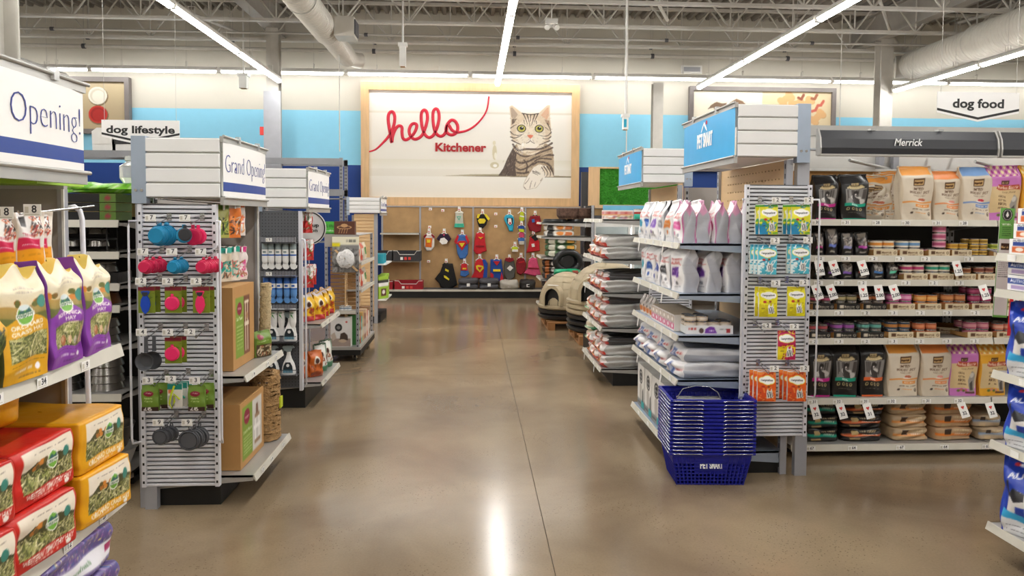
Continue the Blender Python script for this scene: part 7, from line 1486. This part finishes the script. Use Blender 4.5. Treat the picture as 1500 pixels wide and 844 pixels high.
ce = Art(.46, .37, 'b98a52', 170); ce.rect(.08, .1, .5, .92, '7f9a34'); ce.rect(.5, .1, .9, .92, 'cfcac2'); ce.ell(.27, .74, .12, .12, '8a2038'); ce.text('Whisker', .27, .72, .035, 'f0d8d8', .18); ce.text('Scratch House', .29, .5, .05, 'f0f4dc', .34, .01, .1)
for i in range(6): ce.ink(.13, .46, .42-i*.05, .015, 'dfe6b8', i, .8)
ce.rect(.58, .18, .84, .24, '9a7a5c'); ce.rect(.6, .24, .64, .6, 'f0ece6'); ce.rect(.76, .24, .8, .6, 'f0ece6'); ce.rect(.56, .42, .84, .48, 'f0ece6'); ce.rect(.6, .6, .8, .66, '9a7a5c'); ce.poly([(.64, .66), (.66, .82), (.74, .82), (.76, .66)], '7a5a44')
BX2 = pack(.46, .48, .37, {'f': ce, 'l': cb2, 't': Art(.4, .4, 'c09258', 60).rect(0, .3, 1, .5, '8a5a2c', .7)}, 60, 50, side='b98a52', m='carton')
item('carton', BX2, 'wide cardboard cat furniture carton on the left endcap bottom shelf', 'carton', 'cat furniture cartons', (-1.53, 4.38, .168), 90)
mat('sisal', 'c9b48c', .95, var=.2, scale=40, bump=.8, bscale=120); mat('carpet_tan', 'a98558', .98, var=.35, scale=40, bump=1, bscale=90)
def fuzz(prof, m, n=26, seed=0, amp=.008, **k):
    me = MB().lathe(prof, m, n, **k).mesh('post'); r = random.Random(seed)
    for v in me.vertices: v.co += Vector((r.uniform(-amp, amp), r.uniform(-amp, amp), r.uniform(-amp, amp)))
    return me
sect = [(.05, .005+i*.022) for i in range(20)]
for i, (x, y, ry) in enumerate(((-1.40, 4.68, -3), (-1.33, 4.78, 2))):
    t = thing('scratching_post', f'cream carpeted scratching post, {["nearer", "farther"][i]} of two beside the upper carton', 'scratching post', 'scratching posts', loc=(x, y, .718), rot=(0, math.radians(ry), 0)); O('post', fuzz([(.034, .005+i_*.022) for i_ in range(21)], 'sisal', 18, i, .004), t)
gb2 = Art(.16, .17, '6c8a2e', 80); gb2.ell(.3, .8, .2, .09, '8a2038'); gb2.rect(0, 0, 1, .5, '4a3a20'); gb2.speck(.1, .05, .9, .45, ['d8c8a8', 'a85a3a', 'c8a878'], 24, .06, 4); gb2.ink(.1, .7, .6, .04, 'dfe6b8', 3)
item('litter_bag', pack(.15, .09, .155, {'f': gb2}, 30, 34, side='5c7a28', puff=.2, p=5, taper=.3, wr=.004, seed=71), 'green pet grass bag before the scratching posts', 'bag', None, (-1.315, 4.66, .718), 55).scale = (.85, .7, 1)
t = thing('scratching_post', 'brown shaggy carpeted cat perch at the far bottom shelf end', 'scratching post', None, loc=(-1.32, 4.755, .168)); O('post', fuzz([(.092, .005+i_*.022) for i_ in range(20)]+[(.05, .44)], 'carpet_tan', 26, 5, .007), t)
O('tag', MB().box(.094, -.02, .2, .104, .03, .27, 'cloth_lime').mesh('tag'), t)
# hanging toys
hk_y = lambda px, py, Y_: at(px, py, Y=Y_)
def toycard(bg, cols, seed): a = Art(.07, .2, bg, 90); a.speck(.1, .1, .9, .6, cols, 22, .05, seed, 1.5); a.rect(0, .85, 1, 1, cols[0]); return a
toys = [(328, 300, 4.25, 'olive green carded', toycard('a8a850', ['5a7a2a', '2a2a2a', 'c8c870'], 1), .19), (345, 298, 4.32, 'grey and orange carded', toycard('d8742a', ['c8c0b8', 'e88a3a', '4a3a34'], 2), .2), (352, 297, 4.5, 'white and orange carded', toycard('e8dcd4', ['e8702a', 'd03a4a', 'f0a050'], 3), .2),
        (332, 364, 4.25, 'kraft carded teal', toycard('d8c8b0', ['2a9a8a', '4a3a30', 'b07a5a'], 4), .19), (344, 362, 4.4, 'white carded teal mouse', toycard('ddd2c4', ['2aa08c', 'c87a6a', 'a86a4a'], 5), .2), (355, 362, 4.56, 'pink carded', toycard('e8dcd8', ['d8408a', 'e890b8', 'a86a4a'], 6), .2)]
for i, (px, py, Y_, nm, ar, h_) in enumerate(toys):
    p = at(px, py, Y=Y_); me = pack(.085, .012, h_, {'f': ar}, 22, 50, side='d8d0c8', wr=.003, puff=.5, seed=i, m='foil', T=TR(0, 0, -h_))
    h = O('hook', MB().tube([(-1.775, Y_, p[2]+.03), (p[0], Y_, p[2]+.004), (p[0]+.012, Y_, p[2]+.014)], .003, 'chrome', 5).mesh('hook'), L2)
    for k in range(2): item('cat_toy', me, f'{nm} cat toy on the left endcap hooks, {["front", "rear"][k]} one', 'cat toy', 'cat toys on the left endcap', (p[0]-.04*k-.01, Y_, p[2]+.003), 58-6*k)
    O('price_tag', MB().box(p[0], Y_-.02, p[2]-.03, p[0]+.002, Y_+.02, p[2]+.0, 'tag').mesh('tag'), h)

# --- spray bottles
mat('bottle_white', 'eceae6', .3); mat('bottle_blue', '5f93cf', .3, var=.05); mat('label_blue', '2f62b0', .4); mat('label_green', '4a9a4a', .4); mat('label_dark', '2a3034', .4); mat('label_teal', '1f7a94', .4); mat('label_grey', '8d9a9a', .4)
def bottle(kind):
    b = {}
    if kind in ('air_white', 'air_blue'):
        c = 'bottle_white' if kind == 'air_white' else 'bottle_blue'; lb = 'label_grey' if kind == 'air_white' else 'label_blue'
        b['body'] = MB().lathe([(.021, 0, lb), (.025, .004, lb), (.025, .06, c), (.025, .10, 'label_blue'), (.025, .112, c), (.025, .15, c), (.022, .168, c), (.015, .18, c), (.015, .19, c)], c, 20).mesh('body')
        b['label'] = MB().lathe([(.0255, .062, 'bottle_white'), (.0257, .098, 'bottle_white')], 'bottle_white', 20, cap=False).box(-.012, -.0265, .072, .012, -.025, .088, lb).mesh('label')
        b['cap'] = MB().prism([(-.018, .175), (.016, .175), (.02, .195), (.03, .19), (.028, .212), (.01, .226), (-.012, .22), (-.022, .2)], -.014, .014, 'bottle_white' if kind == 'air_white' else 'bottle_blue').mesh('cap')
    elif kind == 'slim':
        b['body'] = MB().lathe([(.024, 0), (.027, .004), (.027, .11), (.022, .14), (.018, .16)], 'bottle_white', 20).mesh('body')
        b['label'] = MB().lathe([(.0275, .03, 'bottle_white'), (.0277, .08, 'bottle_white')], 'bottle_white', 20, cap=False).prism([(-.012, .04), (.0, .05), (.014, .085), (.004, .07), (-.01, .055)], -.029, -.0275, 'label_green').box(-.014, -.029, .03, .012, -.0275, .036, 'label_green').mesh('label')
        b['cap'] = MB().prism([(-.02, .16), (.02, .16), (.024, .2), (.018, .225), (-.018, .225), (-.022, .2), (-.04, .17), (-.042, .165)], -.015, .015, 'bottle_white').mesh('cap')
    else:
        b['body'] = MB().lathe([(.052, 0), (.058, .006), (.058, .05), (.048, .09), (.028, .13), (.018, .16), (.016, .19)], 'bottle_white', 24, sy=.62).mesh('body')
        b['label'] = MB().prism([(-.04, .045), (.04, .045), (.036, .075), (.02, .105), (-.02, .105), (-.036, .075)], -.0375, -.034, 'label_dark').prism([(-.04, .018), (.04, .018), (.04, .045), (-.04, .045)], -.0375, -.034, 'label_teal').cyl((0, -.040, .08), (0, -.037, .08), .013, 'bottle_white', 16).mesh('label')
        b['cap'] = MB().prism([(-.05, .222), (-.02, .19), (.02, .19), (.025, .215), (.05, .222), (.03, .24), (-.045, .238)], -.013, .013, 'label_grey').prism([(-.04, .222), (-.055, .17), (-.05, .168), (-.03, .215)], -.004, .004, 'label_grey').mesh('trigger')
    return b
rowsB = [('air_white', [388, 397, 407.5, 418, 429], 355, .185, 'white air spray bottle', 'top'), ('air_blue', [390, 399, 409, 420, 430], 404.5, .22, 'blue air spray bottle', 'second'), ('slim', [391, 401, 412, 428.6], 453, .22, 'slim white spray bottle with green leaf', 'third'), ('trig', [399, 425], 500, .235, 'white trigger bottle with dark label', 'fourth'), ('trig', [399, 423], 549, .235, 'white trigger bottle with dark label', 'bottom')]
bcache = {}
for kd, xs_, py, hh, lab, rn in rowsB:
    if kd not in bcache: bcache[kd] = bottle(kd)
    zb = at(410, py, Y=6.02)[2]; bx = at(384, py, Y=6.0)[0]
    r_ = O('wire_basket', MB().box(bx, 5.975, zb-.008, -1.41, 6.098, zb-.003, 'dark_grey').tube([(bx, 5.975, zb+.045), (-1.41, 5.975, zb+.045)], .0025, 'black_plastic', 4).tube([(bx, 5.975, zb+.0), (-1.41, 5.975, zb+.0)], .003, 'black_plastic', 4).mesh('basket'), PEG)
    b = MB()
    for k in range(24): x = bx+(-1.41-bx)*k/23; b.box(x-.001, 5.974, zb, x+.001, 5.976, zb+.045, 'slat_metal')
    O('wire', b.mesh('wires'), r_, kind='stuff')
    for i, px in enumerate(xs_):
        x = at(px, py, Y=6.03)[0]; t = thing('spray_bottle', f'{lab}, {ORD[i]} from the left in the {rn} wire basket', 'spray bottle', 'spray bottles on the pegboard', loc=(x, 6.035, zb)); s_ = (at(px, py, Y=6.03)[2]-at(px, {355: 315, 404.5: 364.5, 453: 414, 500: 460, 549: 508.6}[py], Y=6.03)[2])/.226 if kd != 'trig' else 1.0
        for nm in ('body', 'label', 'cap'): O(nm, bcache[kd][nm], t)
        t.scale = (1.02, 1, s_) if kd != 'trig' else (.95, .9, 1-.02)
    O('price_tag', tagm('9'), r_, loc=(bx+.06, 5.972, zb+.005))
# --- endcap L3 goods
def a_snack(b1, b2, seed): a = Art(.16, .22, b1, 90); a.rect(0, 0, 1, .2, b2); a.ell(.5, .62, .22, .16, 'e8e0d0'); a.ell(.5, .62, .14, .1, '4a2a20'); a.speck(.1, .25, .9, .5, [b2, 'c05a20', '7a3a18'], 14, .06, seed); a.rect(0, .88, 1, 1, 'd8d0d8' if b1 == 'ecbc1c' else b1); return a
ys_ = pack(.17, .09, .23, {'f': a_snack('ecbc1c', 'b02a2a', 1)}, 26, 34, side='d8a818', puff=.3, p=4, taper=.35, wr=.008, seed=81, zig=.05)
for i, (x, y, rz) in enumerate(((-1.40, 6.30, 40), (-1.33, 6.42, 50), (-1.34, 6.62, 35), (-1.33, 6.82, 40), (-1.52, 6.32, 20))): item('snack_bag', ys_, f'yellow and red snack bag on the second left endcap, {["front left", "front right", "middle", "far", "rear left"][i]} one', 'snack bag', 'yellow snack bags', (x, y, .703), rz).scale = (.8, .8, 1)
os_ = pack(.16, .08, .22, {'f': a_snack('c8641c', '8a3a14', 2)}, 26, 34, side='b85818', puff=.3, p=4, taper=.3, wr=.009, seed=82)
ws_ = pack(.15, .08, .24, {'f': a_snack('e4e2da', '4a7a5a', 3), 't': '2a4a30'}, 26, 34, side='8a9a88', puff=.3, p=4, taper=.35, wr=.009, seed=83)
for i, (m_, x, y, nm) in enumerate(((os_, -1.45, 6.28, 'orange snack bag, front one on the low shelf'), (os_, -1.35, 6.38, 'orange snack bag leaning beside the front orange one'), (ws_, -1.35, 6.58, 'white and green tied bag, nearer one on the low shelf'), (ws_, -1.34, 6.78, 'white and green tied bag, farther one on the low shelf'))): item('snack_bag', m_, nm, 'snack bag', 'bags on the low shelf', (x, y, .218), 45).scale = (.85, .85, 1)
sa = Art(.05, .14, 'c8302c', 50); sa.rect(0, .6, 1, 1, 'ece8e4'); sa.speck(.1, .2, .9, .8, ['e88a4a', '3a8a3a', 'f4f0ec'], 12, .06, 2)
sam = [pack(.06, .02, .17, {'f': sa}, 14, 26, side=c, puff=.5, wr=.005, seed=i, T=TR(0, 0, -.17)) for i, c in enumerate(('c8302c', 'ece8e4'))]
for i, (px, py, n) in enumerate(((450, 312, 2), (452, 352, 2), (452, 392, 2), (456, 388, 1))):
    p = at(px, py, Y=6.3+.1*(i == 3)); O('hook', MB().tube([(-1.74, p[1], p[2]+.03), (p[0]+.02, p[1], p[2]+.004)], .003, 'chrome', 5).box(p[0]+.02, p[1]-.02, p[2]-.06, p[0]+.022, p[1]+.005, p[2]+.0, 'tag').mesh('hook'), L3)
    for k in range(n+1): item('treat_stick', sam[k % 2], f'red and white treat sachet on the second left endcap, {ORD[i]} hook down, {["front", "second", "third"][k]} one', 'treat sachet', 'treat sachets on hooks', (p[0]+.01-.03*k, p[1]+.0, p[2]+.002), 30+14*k, None)
ra = Art(1, 1, 'dcd8d6', 160); ra.ell(.5, .5, .5, .5, '3c3c3e'); ra.ell(.5, .5, .465, .465, 'e4e1df'); ra.ell(.5, .5, .43, .43, 'dcd8d6')
p = at(452, 334, Y=7.3); t = thing('round_sign', 'round white pet cleanup station sign with dark ring behind the snacks', 'sign', None, loc=(p[0], 7.3, p[2]))
mat('disc_grey', 'dad6d4', .5); O('disc', MB().cyl((0, 0, 0), (0, .012, 0), .168, 'disc_grey', 40).mesh('disc'), t)
O('ring', MB().tube([(.155*math.cos(a_), -.001, .155*math.sin(a_)) for a_ in [2*math.pi*k/44 for k in range(44)]], .006, 'ink_black', 6, True).mesh('ring'), t)
for tx, z_, w_ in (('Pet', .06, .08), ('cleanup', .01, .2), ('station', -.04, .17)): put_letters(t, letters(tx, 'ink_black', .052, width=w_, depth=.001, bold=.02), loc=(0, -.001, z_))
O('stem', MB().cyl((0, .006, -.16), (0, .006, .703-p[2]-.0), .008, 'grey_metal', 6).mesh('stem'), t); O('foot', MB().box(-.1, -.05, -p[2], .1, .05, -p[2]+.02, 'grey_metal').cyl((0, .006, -p[2]), (0, .006, .703-p[2]), .01, 'grey_metal', 6).mesh('foot'), t)

# --- rolling display goods
ca_ = Art(.28, .33, '8a8886', 80); ca_.rect(0, .78, 1, 1, 'efe9d0'); ca_.rect(0, .72, .3, .82, 'e8d81c'); ca_.ink(.35, .9, .85, .08, '6a6a60', 2); ca_.speck(0, 0, 1, .7, ['6a6866', 'a8a6a4', '4a4846'], 60, .05, 3)
p0, p1 = at(487, 399, Y=8.08), at(526, 347, Y=8.08)
c = thing('plush_toy', 'white fluffy plush on a grey and yellow card, on the wheeled display', 'plush toy', None, loc=((p0[0]+p1[0])/2, 8.07, p0[2])); O('card', sheet(p1[0]-p0[0], p1[2]-p0[2], ca_, 30, 36), c)
mat('plush_white', 'eeecea', .95, var=.1, scale=30, bump=.9, bscale=60); me = MB().lathe([(.02, -.04), (.085, -.02), (.1, .01), (.07, .03), (.01, .04)], 'plush_white', 22, T=TR(.01, -.045, .15) @ RX(90)).mesh('plush'); r = random.Random(2)
for v in me.vertices: v.co += Vector((r.uniform(-.008, .008), 0, r.uniform(-.012, .012)))
O('plush', me, c); O('stick', MB().prism([(-.12, .24), (-.10, .25), (.14, .02), (.12, .01)], -.02, -.012, 'maple').mesh('stick'), c)
O('hanger', MB().box(-.01, 0, p1[2]-p0[2]-.02, .01, .2, p1[2]-p0[2]-.01, 'chrome').mesh('h'), c)
for i in range(3): item('food_can', canm('9aa4b0', 'ecebe8', .03, .05), f'small white tin on the wheeled display shelf, {ORD[i]} from the left', 'tin', 'tins on the wheeled display', (at(501+5*i, 440, Y=8.15)[0], 8.15, .556))
wa = Art(.2, .3, 'e8e5e2', 120); wa.ell(.4, .66, .18, .13, '1e1e1e'); wa.ell(.4, .66, .1, .06, 'e8e5e2', .5); wa.ell(.8, .85, .05, .03, 'c83a34'); wa.rect(0, .02, 1, .28, 'a8958a'); wa.poly([(.45, .25), (.5, .45), (.7, .5), (.85, .4), (.88, .22)], '4a3a30'); wa.poly([(0, .4), (.2, .5), (.3, .3), (.1, .2)], 'c8b8a8'); wa.ell(.6, .2, .2, .06, 'c9b49a')
item('carton', pack(.215, .13, .32, {'f': wa}, 40, 56, side='dedbd6', m='carton'), 'white carton with dark cat photo on the wheeled display base', 'carton', None, (at(500, 490, Y=8.15)[0], 8.17, .162))
bxs = [('3a7a3a', .07), ('b8342c', .06), ('4aa89a', .09), ('c8a060', .08), ('a88a6a', .08), ('8a4a3a', .09), ('d8c0a0', .08), ('c05a4a', .07), ('e0d8cc', .08), ('9a7a5a', .09)]; y = 8.22
for i, (c_, d_) in enumerate(bxs):
    ar = Art(d_, .36, c_, 50); ar.rect(.2, .2, .8, .5, 'e8e0d4'); ar.rect(.15, .6, .85, .8, 'ffffff', .4)
    item('toy_carton', pack(d_, .12, .33-.02*(i % 3), {'f': ar}, 8, 20, side=c_, m='carton'), f'{["dark green", "red", "teal", "straw", "tan", "brown", "sand", "rust", "cream", "umber"][i]} narrow carton along the wheeled display aisle edge', 'carton', 'narrow cartons on the wheeled display', (-1.31, y+d_/2, .162), 90); y += d_+.008
for i in range(3):
    for lv in range(2):
        sh_ = at(535, 400-50*lv, X=-1.25)[2] if i == 0 else sh_
        ar = Art(.15, .2, ['e8dcc8', 'c8543a', 'e4d4b8'][i], 50); ar.rect(.2, .3, .8, .7, ['d86a3a', 'f0e8dc', '4a8a4a'][i])
        item('treat_bag', pack(.17, .05, .2, {'f': ar}, 14, 18, side='e0d4c4', puff=.3, p=5, taper=.3, wr=.004, seed=i), f'{["cream and orange", "rust and white", "straw and green"][i]} bag on the wheeled display {["lower", "upper"][lv]} side ledge', 'treat bag', 'bags on the side ledges', (-1.30, 8.36+.26*i, .78+.30*lv), 90)
for lv in range(2): O('side_ledge', MB().box(-1.38, 8.15, .765+.30*lv, -1.215, 9.2, .777+.30*lv, 'shelf_metal').box(-1.218, 8.15, .75+.3*lv, -1.21, 9.2, .79+.30*lv, 'rail').mesh('ledge'), ROLL)
ga = Art(.5, .17, '4cb43a', 50); ga.text('CLEANING SOLUTION', .5, .55, .2, '1a4a1a', .9, .02); ga.text('& conditioner', .55, .2, .15, 'eaf4e0', .6)
p0, p1 = at(455, 331, Y=8.05), at(489, 313, Y=8.05)
t = thing('shelf_card', 'bright green topper card reading solution above the wheeled display', 'sign', None, loc=((p0[0]+p1[0])/2, 8.4, 1.386)); O('card', sheet(.30, .14, ga, 60, 24), t); O('foot', MB().box(-.15, -.02, 0, .15, .02, .006, 'black_plastic').mesh('foot'), t)
ba = Art(.22, .14, '5a3220', 80); ba.ell(.5, .55, .36, .14, 'c89a6a'); ba.ell(.5, .55, .3, .09, '5a3220'); ba.ell(.5, .68, .17, .14, 'c89a6a')
for x in (.3, .42, .54, .66): ba.line([(x, .45), (x-.06, .12)], .035, 'c89a6a')
p0, p1 = at(490, 330, Y=8.2), at(520, 310, Y=8.2); item('carton', pack(p1[0]-p0[0], .1, .145, {'f': ba}, 50, 34, side='5a3220', m='carton'), 'dark brown carton with tan saucer picture on the wheeled display', 'carton', None, ((p0[0]+p1[0])/2, 8.22, 1.386))
# L5 goods
ga = Art(.2, .3, '9cc03a', 80); ga.rect(0, .55, 1, .72, 'f0eeea'); ga.rect(0, .72, 1, .85, '3a3a38'); ga.rect(.25, .12, .75, .45, '5a2a24'); ga.ell(.5, .3, .15, .1, 'e8e0d8')
for i in range(3): item('pet_food_bag', pack(.24, .12, .33, {'f': ga, 'r': ga, 'l': ga}, 24, 34, side='9cc03a', m='carton'), f'lime green boxed food with dog photo on the last left endcap, {ORD[i]} along', 'carton', 'lime boxes on the last left endcap', (-1.38, 11.17+.26*i, .352), 60 if i == 0 else 90)
for i in range(2): item('toy_carton', pack(.16, .12, .14, {}, 6, 6, side='2aa0b4', m='carton'), f'teal carton on the last left endcap upper shelf, {ORD[i]} along', 'carton', 'teal cartons', (-1.38, 11.12+.2*i, .702+.18), 90)
item('toy_carton', pack(.2, .16, .1, {'f': Art(.2, .1, '9ab8d0', 20).rect(.1, .3, .9, .6, 'e8ecf0')}, 20, 8, side='a8c4d8', m='carton'), 'pale blue carton on top of the slatted last left endcap', 'carton', None, (-1.58, 11.3, .882))
